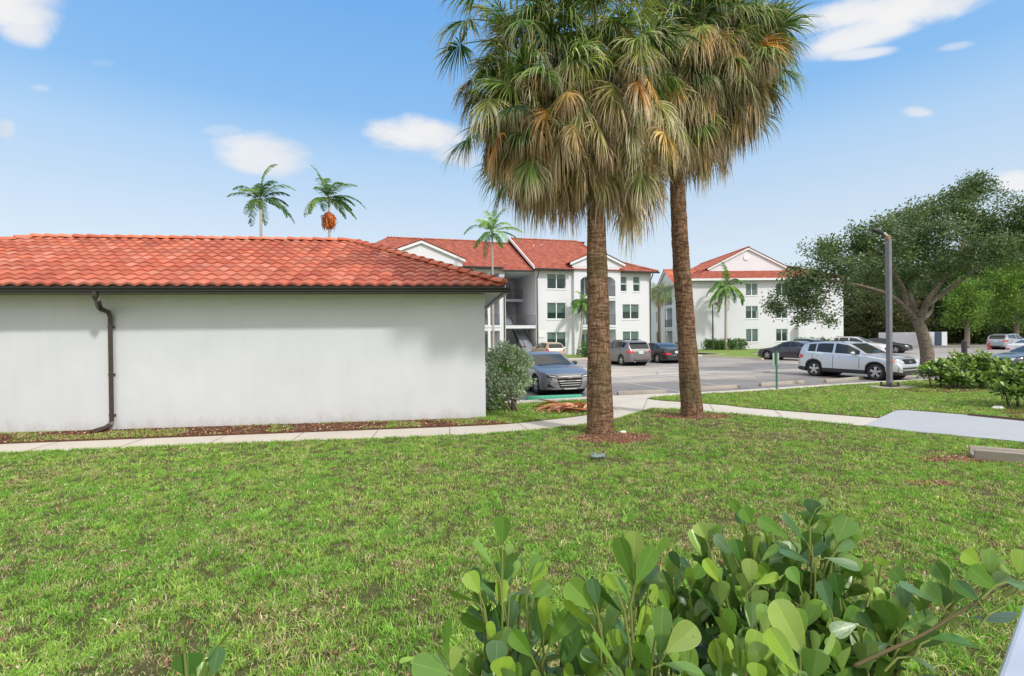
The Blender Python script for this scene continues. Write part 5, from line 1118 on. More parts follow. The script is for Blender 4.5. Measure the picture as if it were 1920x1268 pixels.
def car(name, label, cat, s, pmat, loc, fwd, rim='rim', group=None, front=None, rear=None, spokes=5):
    Lc, W, H = s['L'], s['W'], s['H']; ang = math.atan2(fwd[1], fwd[0])
    t = thing(name, label, cat, (loc[0], loc[1], -.057), ang, group)
    tx, tz = zip(*s['top']); bxs, bz = zip(*s['belt']); r = s['r']; xw = [s['fo'], s['fo']+s['wb']]
    xs = list(np.arange(0, Lc, .06))+[Lc, .01, .02, .035, .08, .10, .15, Lc-.01, Lc-.02, Lc-.035, Lc-.08, Lc-.10, Lc-.15]+[s['ws'][0], s['ws'][1], s['rw'][0], s['rw'][1], *s['side']]+[q for p in s['pill'] for q in p]
    Ra = r+.055
    for x0 in xw: xs += [x0-Ra-.001, x0+Ra+.001]+[x0+Ra*math.cos(math.pi*k/12) for k in range(13)]
    xs = sorted(set(round(x, 4) for x in xs if 0 <= x <= Lc)); xs = [x for i, x in enumerate(xs) if i == 0 or x-xs[i-1] > .004]
    ev = np.linspace(0, Lc, 400); zt_ = np.interp(ev, tx, tz); ker = np.ones(11)/11; zs = np.convolve(np.pad(zt_, 5, mode='edge'), ker, 'valid'); zs[:8] = zt_[:8]; zs[-8:] = zt_[-8:]
    zt = lambda x: float(np.interp(x, ev, zs)); zb = lambda x: min(float(np.interp(x, bxs, bz)), zt(x)-.03)
    def hw(x):
        f = min(x, Lc-x); k = min(1, f/.55); e = .5*W*(.70+.30*math.sqrt(max(0, 1-(1-k)**2.4))); return e*(1-.03*((x/Lc-.5)*2)**2)
    def zl(x):
        z = s['sill']*.78 + (.06*max(0, 1-min(x, Lc-x)/.5))
        for x0 in xw:
            if abs(x-x0) < Ra: z = max(z, r+math.sqrt(max(0, Ra*Ra-(x-x0)**2)))
        return z
    rows_t = [0, .03, .10, .22, .45, .68, .86, .96, 1.0]; rows_w = [.955, .98, .995, 1.0, 1.0, .99, .975, .955, .93]
    gt = [.06, .5, .93]
    def sect(x):
        w = hw(x); lo = zl(x); b = max(zb(x), lo+.02); top = max(zt(x), b+.012); hc = top-b; k = min(1, max(0, (hc-.02)/.42)); k = k*k*(3-2*k)
        wr = w*(.93*(1-k)+.74*k); out = [(0, min(lo, .35) if lo < .45 else lo), (w*.80, lo)]
        for tt, ww in zip(rows_t, rows_w): out.append((w*ww, lo+(b-lo)*tt))
        for g in gt: out.append((w*.93+(wr-w*.93)*g, b+(top-.05*k-.012-b)*g))
        out += [(wr*.975, b+(top-b)*(.97) if hc > .1 else b+hc*.8), (wr*.88, top-.010), (wr*.45, top-.002), (0, top)]
        return out
    S_ = [sect(x) for x in xs]; n = len(S_[0]); full = []
    V = []; 
    for x, sec in zip(xs, S_):
        for (y, z) in sec: V.append((Lc/2-x, y, z))
        for (y, z) in sec[1:-1][::-1]: V.append((Lc/2-x, -y, z))
    m_ = 2*n-2; body, glass, ws_, rw_, low = MB(), MB(), MB(), MB(), MB()
    gi0, gi1 = 2+len(rows_t)-1, 2+len(rows_t)+2
    def cls(x, j):
        jj = j if j < n-1 else m_-1-j
        z_t = zt(x); hc = z_t-zb(x)
        if jj >= n-3 and s['ws'][0] < x < s['ws'][1]: return ws_
        if jj >= n-3 and s['rw'][0] < x < s['rw'][1]: return rw_
        if gi0+1 <= jj < gi1 and s['side'][0] < x < s['side'][1] and hc > .14 and not any(a < x < b for a, b in s['pill']): return glass
        if jj <= 1: return low
        if s['clad'] and jj <= 4: return low
        for x0 in xw:
            if s['clad'] and abs(x-x0) < Ra+.05 and jj <= 4: return low
        return body
    body.v = ws_.v = rw_.v = glass.v = low.v = V
    for i in range(len(xs)-1):
        xm = (xs[i]+xs[i+1])/2
        for j in range(m_):
            j2 = (j+1) % m_; tgt = cls(xm, j); tgt.f.append((i*m_+j, (i+1)*m_+j, (i+1)*m_+j2, i*m_+j2)); tgt.c.append(None)
    for i in (0, len(xs)-1):
        for j in range(n-1):
            a, b = j, j+1; a2 = (m_-j) % m_; b2 = m_-j-1
            f = (i*m_+a, i*m_+b, i*m_+b2, i*m_+a2); f = tuple(dict.fromkeys(f)); body.f.append(f if i == 0 else f[::-1]); body.c.append(None)
    def emit(mb, nm, mat, par, sm=True):
        used = sorted({k for f in mb.f for k in f}); mp_ = {k: q for q, k in enumerate(used)}
        o = mesh_obj(nm, [mb.v[k] for k in used], [tuple(mp_[k] for k in f) for f in mb.f], mat, par, smooth=sm, fixn=True)
        if sm: autosmooth(o, 32)
        return o
    bo = emit(body, 'body', pmat, t)
    for sg in (-1, 1):
        g1 = MB(); g1.v = V; g1.f = [f for f in glass.f if sg*sum(V[k][1] for k in f) > 0]
        if g1.f: emit(g1, 'side_window', M['cglass'], t)
    if ws_.f: emit(ws_, 'windscreen', M['cglass'], t)
    if rw_.f: emit(rw_, 'rear_window', M['cglass'], t)
    emit(low, 'sill_trim', M['plastic'] if s['clad'] else M['under'], t)
    mb = MB(); mb.box((0, 0, .42), (Lc-.5, W-.34, .28)); build(mb, 'underbody', M['under'], t, local=True)
    for x0 in xw: mb = MB(); mb.tube([(Lc/2-x0, -W/2+.10, r+.01), (Lc/2-x0, W/2-.10, r+.01)], Ra-.01, n=20); build(mb, 'wheel_well', M['under'], t, local=True)
    # wheels
    for x0 in xw:
        for sg in (-1, 1):
            mb = MB(); y = sg*(W/2-.015); yi = sg*(W/2-.235); prof = [(yi, r*.93), (yi+sg*.02, r), (y-sg*.02, r), (y, r*.94), (y-sg*.003, r*.70), (y-sg*.03, r*.68)]
            k = 28
            for q, (yy, rr) in enumerate(prof):
                for a in range(k): an = 2*math.pi*a/k; mb.v.append((Lc/2-x0+rr*math.cos(an), yy, r+rr*math.sin(an)))
            for q in range(len(prof)-1):
                for a in range(k): mb.f.append((q*k+a, q*k+(a+1) % k, (q+1)*k+(a+1) % k, (q+1)*k+a)); mb.c.append(None)
            wh = build(mb, 'wheel', M['tyre'], t, local=True, smooth=True, fixn=True)
            mb = MB(); yy = y-sg*.05
            mb.tube([(Lc/2-x0, yy-sg*.05, r), (Lc/2-x0, yy-sg*.045, r)], r*.69, n=28)
            build(mb, 'brake_disc', M['rimdark'], wh, local=True)
            mb = MB(); k = 28
            for rr, dy in ((r*.70, .02), (r*.64, .025), (r*.62, -.02)):
                for a in range(k): an = 2*math.pi*a/k; mb.v.append((Lc/2-x0+rr*math.cos(an), y-sg*.05+sg*dy, r+rr*math.sin(an)))
            for q in range(2):
                for a in range(k): mb.f.append((q*k+a, q*k+(a+1) % k, (q+1)*k+(a+1) % k, (q+1)*k+a)); mb.c.append(None)
            for q in range(spokes):
                an = 2*math.pi*q/spokes+.3; dx, dz = math.cos(an), math.sin(an); px_, pz_ = -dz, dx; c0 = (Lc/2-x0, r)
                for (w0, w1) in ((.055*5/spokes+.008, .075*5/spokes+.01),):
                    pts = [(c0[0]+dx*.04+px_*w0*.7, y-sg*.02, c0[1]+dz*.04+pz_*w0*.7), (c0[0]+dx*r*.66+px_*w1*.62, y-sg*.03, c0[1]+dz*r*.66+pz_*w1*.62), (c0[0]+dx*r*.66-px_*w1*.62, y-sg*.03, c0[1]+dz*r*.66-pz_*w1*.62), (c0[0]+dx*.04-px_*w0*.7, y-sg*.02, c0[1]+dz*.04-pz_*w0*.7)]
                    mb.add(pts+[(p[0], p[1]-sg*.03, p[2]) for p in pts], [(0, 1, 2, 3), (7, 6, 5, 4), (0, 4, 5, 1), (1, 5, 6, 2), (2, 6, 7, 3)])
            mb.tube([(Lc/2-x0, y-sg*.03, r), (Lc/2-x0, y-sg*.008, r)], .055, n=12)
            build(mb, 'rim', M[rim], wh, local=True, fixn=True)
    # surface finders for lamps, grille and trim
    ex = np.linspace(0, .9, 120)
    def fx(y, z, rear=False):
        for e_ in ex:
            x = Lc-e_ if rear else e_; sec = sect(x); zz = [p[1] for p in sec[1:]]; yy_ = [p[0] for p in sec[1:]]
            if z > zt(x): continue
            if z < zz[0]: w = yy_[0]
            else: w = float(np.interp(z, zz, yy_))
            if w >= abs(y): return x
        return Lc-.9 if rear else .9
    def patch(corners, nm, mat, par, rear=False, off=.012, nu=8, nvv=4):
        (y0, z0), (y1, z1), (y2, z2), (y3, z3) = corners; mb = MB()
        for a in range(nu+1):
            for b in range(nvv+1):
                s_, q_ = a/nu, b/nvv; y = (y0*(1-s_)+y1*s_)*(1-q_)+(y3*(1-s_)+y2*s_)*q_; z = (z0*(1-s_)+z1*s_)*(1-q_)+(z3*(1-s_)+z2*s_)*q_
                x = fx(y, z, rear); x = x+off if rear else x-off; mb.v.append((Lc/2-x, y*1.004, z))
        for a in range(nu):
            for b in range(nvv): i = a*(nvv+1)+b; mb.f.append((i, i+nvv+1, i+nvv+2, i+1)); mb.c.append(None)
        return build(mb, nm, mat, par, local=True, smooth=True)
    def side_y(x, z):
        sec = sect(x); return float(np.interp(z, [p[1] for p in sec[1:]], [p[0] for p in sec[1:]]))
    def spatch(x0, x1, z0, z1, sg, nm, mat, par, off=.006, n1=8, n2=3, sk=0, sk2=0):
        mb = MB()
        for a in range(n1+1):
            for b in range(n2+1):
                x = x0+(x1-x0)*a/n1+sk*b/n2; z = z0+(z1-z0)*b/n2+sk2*a/n1; mb.v.append((Lc/2-x, sg*(side_y(x, z)+off), z))
        for a in range(n1):
            for b in range(n2): i = a*(n2+1)+b; mb.f.append((i, i+n2+1, i+n2+2, i+1)); mb.c.append(None)
        return build(mb, nm, mat, par, local=True, smooth=True)
    doors = [(s['side'][0]-.02, s['pill'][0][0]+.05), (s['pill'][0][0]+.05, s['pill'][1][1]+.10)]
    for sg in (-1, 1):
        for (a, b) in doors:
            d = spatch(b-.009, b+.009, s['sill']+.10, zb(b)-.005, sg, 'door_seam', M['under'], t, off=.0035, n1=1, n2=8)
            spatch(b-.28, b-.08, zb(b)-.155, zb(b)-.115, sg, 'door_handle', pmat if not s['clad'] else M['chrome'], d, off=.03)
        spatch(doors[0][0]-.009, doors[0][0]+.009, s['sill']+.15, zb(doors[0][0])-.02, sg, 'door_seam', M['under'], t, off=.0035, n1=1, n2=8)
        xm = s['ws'][0]+.42; zm = zb(xm)+.08; y = W/2+.10
        mb = MB(); c0 = np.array([Lc/2-xm, sg*y, zm])
        for a in range(7):
            for b in range(12):
                th = math.pi*a/6; ph = 2*math.pi*b/12; mb.v.append((c0[0]+.075*math.sin(th)*math.cos(ph)*(1.1), c0[1]+sg*.125*math.cos(th), c0[2]+.08*math.sin(th)*math.sin(ph)))
        for a in range(6):
            for b in range(12): mb.f.append((a*12+b, a*12+(b+1) % 12, (a+1)*12+(b+1) % 12, (a+1)*12+b)); mb.c.append(None)
        mr = build(mb, 'mirror', pmat if not (front == 'accord') else M['plastic'], t, local=True, smooth=True, fixn=True)
        mb = MB(); mb.tube([c0+[0, -sg*.08, -.03], c0+[0, -sg*.26, -.05]], .022, n=5); build(mb, 'mirror_arm', M['plastic'], mr, local=True)
    # seam of bonnet cowl / wipers
    mb = MB(); xc = s['ws'][0]-.03
    for k in range(11):
        y = (k/10-.5)*1.25; mb.v += [(Lc/2-xc-.03, y, zt(xc)+.004), (Lc/2-xc+.03, y, zt(xc-.03)+.006)]
    for k in range(10): mb.f.append((2*k, 2*k+1, 2*k+3, 2*k+2)); mb.c.append(None)
    build(mb, 'wiper_cowl', M['under'], t, local=True)
    w2 = W/2
    if front == 'accord':
        patch([(-.86*w2, .66), (-.45*w2, .60), (-.47*w2, .70), (-.84*w2, .74)], 'headlight', M['rimdark'], t); patch([(.45*w2, .60), (.86*w2, .66), (.84*w2, .74), (.47*w2, .70)], 'headlight', M['rimdark'], t)
        for sg in (-1, 1): patch([(sg*.80*w2, .685), (sg*.52*w2, .645), (sg*.52*w2, .675), (sg*.80*w2, .715)], 'light_strip', M['lamp'], t, off=.018)
        g = patch([(-.40*w2, .30), (.40*w2, .30), (.52*w2, .66), (-.52*w2, .66)], 'grille', M['under'], t)
        for k in range(3): z = .36+.075*k; patch([(-(.38+.03*k)*w2, z), ((.38+.03*k)*w2, z), ((.385+.03*k)*w2, z+.022), (-(.385+.03*k)*w2, z+.022)], 'grille_bar', M['chrome'], g, off=.022, nvv=1)
        patch([(-.50*w2, .615), (.50*w2, .615), (.53*w2, .665), (-.53*w2, .665)], 'grille_bar', simple('smoked_chrome', (.25, .21, .19), .2, metal=.9), g, off=.024, nvv=1)
        em = MB()
        for (y, z, dy, dz) in ((-.045, .64, .022, .09), (.045, .64, .022, .09), (0, .64, .075, .02)): x = fx(y, z)-.035; em.box((Lc/2-x, y, z), (.01, dy, dz))
        build(em, 'emblem', M['chrome'], g, local=True)
        for sg in (-1, 1): patch([(sg*.86*w2, .34), (sg*.52*w2, .28), (sg*.60*w2, .31), (sg*.84*w2, .43)], 'fog_recess', M['under'], t)
        patch([(-.84*w2, .235), (.84*w2, .235), (.84*w2, .265), (-.84*w2, .265)], 'lip', M['chrome'], t, off=.02, nvv=1)
    elif front == 'sportage':
        for sg in (-1, 1): hl = patch([(sg*.93*w2, .80), (sg*.50*w2, .74), (sg*.52*w2, .83), (sg*.93*w2, .94)], 'headlight', M['lamp'], t); spatch(.16, .42, .80, .90, sg, 'turn_signal', M['amber'], t, off=.008)
        g = patch([(-.46*w2, .70), (.46*w2, .70), (.50*w2, .88), (-.50*w2, .88)], 'grille', M['under'], t); patch([(-.50*w2, .87), (.50*w2, .87), (.52*w2, .90), (-.52*w2, .90)], 'grille_bar', M['chrome'], g, off=.02, nvv=1)
        em = MB(); x = fx(0, .79)-.03
        em.tube([(Lc/2-x, .085*math.cos(a), .79+.042*math.sin(a)) for a in np.linspace(0, 2*np.pi, 17)], .008, n=5); 
        build(em, 'emblem', M['chrome'], g, local=True)
        patch([(-.88*w2, .36), (.88*w2, .36), (.84*w2, .56), (-.84*w2, .56)], 'lower_intake', M['plastic'], t, off=.015)
        patch([(-.80*w2, .44), (.80*w2, .44), (.76*w2, .49), (-.76*w2, .49)], 'skid_bar', pmat, t, off=.03, nvv=2)
        patch([(-.9*w2, .24), (.9*w2, .24), (.9*w2, .36), (-.9*w2, .36)], 'bumper_trim', M['plastic'], t, off=.012)
    else:
        for sg in (-1, 1): patch([(sg*.90*w2, .64), (sg*.55*w2, .62), (sg*.57*w2, .70), (sg*.88*w2, .76)], 'headlight', M['lamp'], t)
        patch([(-.45*w2, .45), (.45*w2, .45), (.5*w2, .64), (-.5*w2, .64)], 'grille', M['under'], t)
    zr = zb(Lc-.15)
    for sg in (-1, 1):
        if s['clad'] or s is CUV or s is HAT:
            tl = patch([(sg*.93*w2, zr-.20), (sg*.60*w2, zr-.12), (sg*.62*w2, zr-.02), (sg*.93*w2, zr+.03)], 'tail_lamp', M['tail'], t, rear=True); spatch(Lc-.36, Lc-.06, zr-.15, zr-.02, sg, 'tail_lamp_side', M['tail'], tl, off=.01, sk=-.05)
        else:
            tl = patch([(sg*.93*w2, zr-.22), (sg*.48*w2, zr-.18), (sg*.50*w2, zr-.07), (sg*.93*w2, zr-.06)], 'tail_lamp', M['tail'], t, rear=True); spatch(Lc-.40, Lc-.07, zr-.20, zr-.09, sg, 'tail_lamp_side', M['tail'], tl, off=.01, sk=-.04)
    pz = .80 if (s['clad'] or s is CUV) else .72
    pl = patch([(-.17, pz), (.17, pz), (.17, pz+.15), (-.17, pz+.15)], 'licence_plate', M['plate'], t, rear=True, off=.03)
    em = MB()
    for k in range(6):
        if k == 3: continue
        y = -.12+.045*k; em.box((-(Lc/2)+(Lc-fx(y, pz+.075, True))-.036, y, pz+.075), (.004, .026, .055))
    build(em, 'plate_characters', M['plate_txt'], pl, local=True)
    patch([(-.8*w2, .28), (.8*w2, .28), (.84*w2, .42), (-.84*w2, .42)], 'rear_bumper_trim', M['plastic'], t, rear=True, off=.01)
    if s is CUV:
        mb = MB(); mb.box((-(Lc/2)+.40, 0, zt(Lc-.40)+.015), (.26, W*.66, .03)); build(mb, 'roof_spoiler', pmat, t, local=True)
        for sg in (-1, 1): mb = MB(); mb.tube([(-Lc/2+.10, sg*.5, .30), (-Lc/2-.02, sg*.5, .29)], .045, n=10); build(mb, 'exhaust_pipe', M['chrome'], t, local=True)
    if s['clad'] or s is CUV:
        for sg in (-1, 1):
            mb = MB(); mb.tube([(Lc/2-2.3, sg*W*.34, zt(2.3)-.02), (Lc/2-2.4, sg*W*.34, zt(2.4)+.035), (Lc/2-3.7, sg*W*.34, zt(3.7)+.045), (Lc/2-3.8, sg*W*.34, zt(3.8)-.02)], .016, n=5); build(mb, 'roof_rail', M['plastic'], t, local=True)
    return t
AX = nrm([-.31, .95, 0])
m0 = G(1060, 741); nose = np.array([1.95, 16.75, 0])
# silver sport utility vehicle nose-in by the lamp post
fwd = nrm([.44, -.90, 0]); c = np.array([14.35, 21.6, 0])
car('silver_car', 'silver compact utility vehicle parked behind the tall lamp post', 'car', SUV, paint('paint_silver', (.62, .64, .68), .6, .35), (15.6, 22.6), fwd, group='cars in the car park', front='sportage')
fw = -AX; cA = nose+AX*2.42
car('grey_car', 'grey sedan facing the lawn behind the green wheel stop', 'car', SED, paint('paint_grey', (.24, .245, .265), .6, .32), (cA[0], cA[1]), fw, rim='rim', group='cars in the car park', front='accord')
# cars nosed in towards the apartment block
def rearcar(nm, lab, spec, col, pl_, pr_, metal=.6, **k):
    pl_ = np.array(pl_); ax = AX; mid = pl_+np.array([.95, .31])*.80; ro = spec['L']-spec['fo']-spec['wb']; c = mid+ax[:2]*(spec['L']/2-ro)
    return car(nm, lab, 'car', spec, paint('paint_'+nm, col, metal), (c[0], c[1]), ax, group='cars in the car park', **k)
g = G(1167, 684); rearcar('bronze_grey_car', 'grey brown crossover seen from behind, just right of the nearer palm trunk', CUV, (.23, .21, .215), (g[0], g[1]), None)
g = G(1234, 679.4); rearcar('black_car', 'black sedan seen from behind beside the grey brown crossover', SED, (.035, .037, .045), (g[0], g[1]), None, metal=.3)
g = P(1022, 640, 41); rearcar('tan_car', 'pale tan hatchback half hidden beyond the grey sedan', HAT, (.50, .36, .24), (g[0]-.1, g[1]), None, metal=.3)
fs = nrm([-.47, .88, 0]); car('charcoal_car', 'charcoal sedan parked side on before the far white block', 'car', SED, paint('paint_charcoal', (.085, .082, .095), .5), (21.25, 37.6), fs, group='cars in the car park')
g = P(1512, 640, 44); car('teal_car', 'dark teal hatchback mostly hidden behind the charcoal sedan', 'car', HAT, paint('paint_teal', (.05, .09, .11), .4), (g[0]+1.0, 46.5), fs, group='cars in the car park')
g = P(1622, 640, 45); car('white_car', 'white utility vehicle whose roof shows over the silver one', 'car', SUV, paint('paint_white', (.74, .75, .76), .0, .3), (g[0], 46), nrm([.6, -.8, 0]), group='cars in the car park')
g = P(1648, 640, 50); car('black_car', 'black sedan behind the tall lamp post beside the white utility vehicle', 'car', SED, paint('paint_black2', (.02, .022, .026), .2), (g[0]-.6, 49.0), nrm([.6, -.8, 0]), group='cars in the car park')
g = P(1903, 640, 53); car('silver_car', 'silver grey utility vehicle far right by the red hydrant', 'car', CUV, paint('paint_silver2', (.42, .43, .46), .6), (g[0]+.3, 54.0), nrm([.93, .36, 0]), group='cars in the car park')
g = P(1945, 640, 36); car('white_car', 'white car cut off by the right edge of the view', 'car', SED, paint('paint_white2', (.78, .78, .78), .0, .3), (g[0]+1.0, 36.6), nrm([.95, .2, 0]), group='cars in the car park')
g = P(1848, 668, 23.6); car('dark_blue_car', 'dark car whose bonnet shows above the right hand hedge', 'car', SED, paint('paint_navy', (.03, .04, .055), .3), (g[0]+3.2, 23.9), (-1, .05, 0), group='cars in the car park')
# ------------------------------------------------------------------ wheel stops, signs, posts
def stop(px0, py0, px1, py1, mat, label, nm='wheel_stop', h=.13):
    a = G(px0, py0); b = G(px1, py1); a[2] = b[2] = -.062; t = thing(nm, label, 'wheel stop', (a+b)/2, group='wheel stops along the edge of the car park')
    mb = MB(); mb.extr([(-.08, 0), (.08, 0), (.06, h*.75), (.045, h), (-.045, h), (-.06, h*.75)], a, b); o = build(mb, 'bar', mat, t, fixn=True); bv = o.modifiers.new('b', 'BEVEL'); bv.width = .012; bv.segments = 2; return t
gs = simple('green_paint', (.05, .36, .22), .7, c2=(.09, .42, .28), scale=14, bmp=.2)
stop(987, 747, 1090, 743.5, gs, 'green painted wheel stop in front of the grey sedan')
stop(1158, 737.5, 1249, 734.5, M['concrete_old'], 'pale wheel stop just right of the nearer palm trunk')
stop(1310, 729, 1386, 724.5, M['concrete_old'], 'pale wheel stop right of the farther palm trunk')
stop(1425, 721.5, 1506, 716, M['concrete_old'], 'wheel stop beyond the green sign post')
stop(1547, 715, 1618, 708.5, M['concrete_old'], 'wheel stop left of the tall lamp post at the silver car side')
stop(1678, 706.5, 1745, 702.5, M['concrete_old'], 'wheel stop under the nose of the silver utility vehicle')
# green sign post
p = G(1456, 729.5); t = thing('sign_post', 'thin green post with a small pale sign seen from behind', 'sign', p)
mb = MB(); hh = P(1456, 659, p[1])[2]; mb.extr([(-.035, -.02), (-.02, .02), (.02, .02), (.035, -.02)], (p[0], p[1], -.1), (p[0], p[1], hh), up=(0, 1, 0)); build(mb, 'post', simple('post_green', (.03, .14, .08), .5), t, fixn=True)
mb = MB(); z0, z1 = P(1456, 684, p[1])[2], P(1456, 662, p[1])[2]; mb.box((p[0], p[1]+.03, (z0+z1)/2), (.27, .008, z1-z0), rz=.25); o = build(mb, 'sign_plate', simple('sign_back', (.42, .46, .43), .55, metal=.2), t)
# tall lamp post
p = G(1668, 727); t = thing('lamp_post', 'tall square grey metal lamp post bolted to a concrete pad on the island lawn', 'lamp post', p); zt_ = P(1668, 449, p[1])[2]
gm2 = simple('post_grey', (.16, .15, .18), .42, c2=(.20, .19, .22), scale=3)
mb = MB(); mb.box((p[0], p[1], zt_/2+.05), (.145, .145, zt_-.1), rz=.30); o = build(mb, 'pole', gm2, t); bv = o.modifiers.new('b', 'BEVEL'); bv.width = .012; bv.segments = 2
mb = MB(); mb.box((p[0], p[1], .07), (.42, .42, .05), rz=.3); bp_ = build(mb, 'base_plate', simple('rusty_black', (.05, .035, .03), .7), t)
for (dx, dy) in ((-.17, -.17), (.17, -.17), (-.17, .17), (.17, .17)):
    mb = MB(); c_, s_ = math.cos(.3), math.sin(.3); q = (p[0]+dx*c_-dy*s_, p[1]+dx*s_+dy*c_); mb.tube([(*q, .05), (*q, .20)], .03, n=6); build(mb, 'bolt', M['plastic'], bp_)
mb = MB(); mb.tube([(p[0]-.02, p[1], zt_), (p[0]-.02, p[1], zt_+.14)], .085, n=10); build(mb, 'pole_cap', simple('rust_cap', (.35, .19, .12), .7), t)
mb = MB(); f0 = np.array([p[0], p[1], zt_+.10]); f1 = P(1652, 437, p[1]-.3); f2_ = P(1636, 431, p[1]-.5); mb.tube([f0, f0*.5+f1*.5+[0, 0, .05], f1], .035, n=6); arm = build(mb, 'arm', M['trim'], t)
mb = MB(); mb.tube([f1+[0.05, 0, -.02], f1*.5+f2_*.5+[0, 0, .02], f2_], [.06, .10, .05], n=12); build(mb, 'lamp_head', M['plastic'], t, smooth=True)
mb = MB(); mb.prism([tuple((p+q)[:2]) for q in (np.array([-.62, -.40, 0]), np.array([.15, -.48, 0]), np.array([.95, -.1, 0]), np.array([.6, .42, 0]), np.array([-.3, .45, 0]), np.array([-.7, .1, 0]))], .0, .045); tag(build(mb, 'lamp_footing', M['concrete_old']), 'broken concrete footing slab under the tall lamp post', 'footing')
# small lamp post by the far block
p = G(1337, 657.5); t = thing('lamp_post', 'slim dark lamp post beside the clipped hedge of the far block', 'lamp post', p); zt_ = P(1337, 572, p[1])[2]
mb = MB(); mb.tube([p, (p[0], p[1], zt_)], [.10, .08], n=8); build(mb, 'pole', M['rail'], t); mb = MB(); mb.tube([(p[0], p[1], zt_), (p[0]+.45, p[1], zt_+.25)], .04, n=6); build(mb, 'arm', M['rail'], t)
mb = MB(); mb.box((p[0]+.75, p[1], zt_+.24), (.7, .35, .14)); build(mb, 'lamp_head', simple('lamp_head_tan', (.40, .30, .24), .5), t)
# bollard
p = P(1808, 640, 33); mb = MB(); mb.tube([(p[0], p[1], -.06), (p[0], p[1], 1.30), (p[0], p[1], 1.36)], [.155, .155, .13], n=20); t = thing('bollard', 'thick dark bollard standing beyond the hedge', 'bollard', (p[0], p[1], -.06)); build(mb, 'post', M['plastic'], t)
mb = MB(); mb.tube([(p[0], p[1], 1.36), (p[0], p[1], 1.39)], [.13, .06], n=20); build(mb, 'cap', M['rail'], t)
# low wall enclosure under the trees
p0 = G(1698, 648.5); p1 = G(1776, 647); EFr = Frame(p0, p1); ul_ = EFr.uw(1776, 640)[0]; hE = EFr.uw(1720, 623)[1]; t = thing('enclosure_wall', 'low white utility enclosure with a dark blue door under the trees', 'wall', p0)
du0, du1 = EFr.uw(1752, 640)[0], EFr.uw(1766, 640)[0]; mb = MB(); bx(mb, EFr, 0, du0, 0, .2, -.1, hE); bx(mb, EFr, du1, ul_, 0, .2, -.1, hE); bx(mb, EFr, 0, .2, .2, 4, -.1, hE); bx(mb, EFr, ul_-.2, ul_, .2, 4, -.1, hE); build(mb, 'wall', M['stucco_far'], t)
mb = MB(); bx(mb, EFr, du0, du1, .05, .12, -.05, hE-.05); build(mb, 'door', simple('navy_door', (.03, .06, .11), .6), t)
# red hydrant
p = G(1856, 654.5); t = thing('fire_hydrant', 'red hydrant by the rear of the far right car', 'hydrant', p); rd = simple('hydrant_red', (.60, .05, .04), .45)
mb = MB(); mb.tube([p+[0, 0, -.05], p+[0, 0, .05], p+[0, 0, .06], p+[0, 0, .6], p+[0, 0, .62], p+[0, 0, .74]], [.24, .24, .17, .17, .23, .08], n=14); build(mb, 'barrel', rd, t, smooth=False)
mb = MB(); mb.tube([p+[-.30, 0, .42], p+[.30, 0, .42]], .09, n=10); build(mb, 'nozzles', rd, t)
# concrete channel lying on the grass at the right
a = G(1822, 857, .0); b = G(1922, 866, .0); d = nrm(b-a); b2 = a+d*3.0; t = thing('concrete_channel', 'weathered concrete channel lying on the dry grass below the pad', 'concrete channel', a)
mb = MB(); mb.extr([(-.17, 0), (.17, 0), (.20, .15), (.14, .15), (.11, .05), (-.11, .05), (-.14, .15), (-.20, .15)], a, b2); o = build(mb, 'trough', M['concrete_old'], t, fixn=True); bv = o.modifiers.new('b', 'BEVEL'); bv.width = .006; bv.segments = 2
# wooden edging and a pale stone by the right hedge
a = G(1815, 779.5); b = G(1925, 790.5); mb = MB(); mb.extr([(-.02, -.02), (.02, -.02), (.02, .055), (-.02, .055)], a, b+nrm(b-a)*2); tag(build(mb, 'lawn_edging', simple('old_wood', (.16, .10, .07), .9, c2=(.10, .06, .04), scale=9)), 'thin dark edging strip behind the pale concrete pad', 'edging')
def lump(name, label, cat, p, sc, mat, seed, par=None):
    import bmesh
    bm = bmesh.new(); bmesh.ops.create_icosphere(bm, subdivisions=3, radius=1); r = np.random.default_rng(seed); ph = r.random((4, 3))*6
    for v in bm.verts:
        k = 1+.16*sum(math.sin(3*v.co[i]+ph[j][i]) for i in range(3) for j in range(2))/2; v.co = Vector((v.co.x*sc[0]*k, v.co.y*sc[1]*k, v.co.z*sc[2]*k))
    me = bpy.data.meshes.new(name); bm.to_mesh(me); bm.free(); me.materials.append(mat); o = bpy.data.objects.new(name, me); COL.objects.link(o); o.location = tuple(p); return tag(o, label, cat)
lump('stone', 'pale flat stone at the foot of the right hedge', 'stone', G(1872, 768)+[0, 0, .04], (.15, .10, .05), simple('pale_stone', (.62, .60, .57), .8), 3)
# little discarded can in the grass
p = G(1121, 862); t = thing('crushed_can', 'crushed blue grey can lying in the middle of the lawn', 'can', p); mc = simple('dull_tin', (.35, .42, .43), .4, metal=.5, c2=(.08, .12, .12), scale=25, world=False)
mb = MB(); mb.tube([p+[-.11, 0, .045], p+[-.06, .01, .06], p+[0, -.01, .05], p+[.06, .0, .065], p+[.10, .01, .045]], [.035, .055, .036, .05, .04], n=10); build(mb, 'can_body', mc, t); mb = MB(); mb.tube([p+[.10, .01, .045], p+[.112, .011, .045]], [.042, .03], n=10); build(mb, 'can_rim', M['chrome'], t)
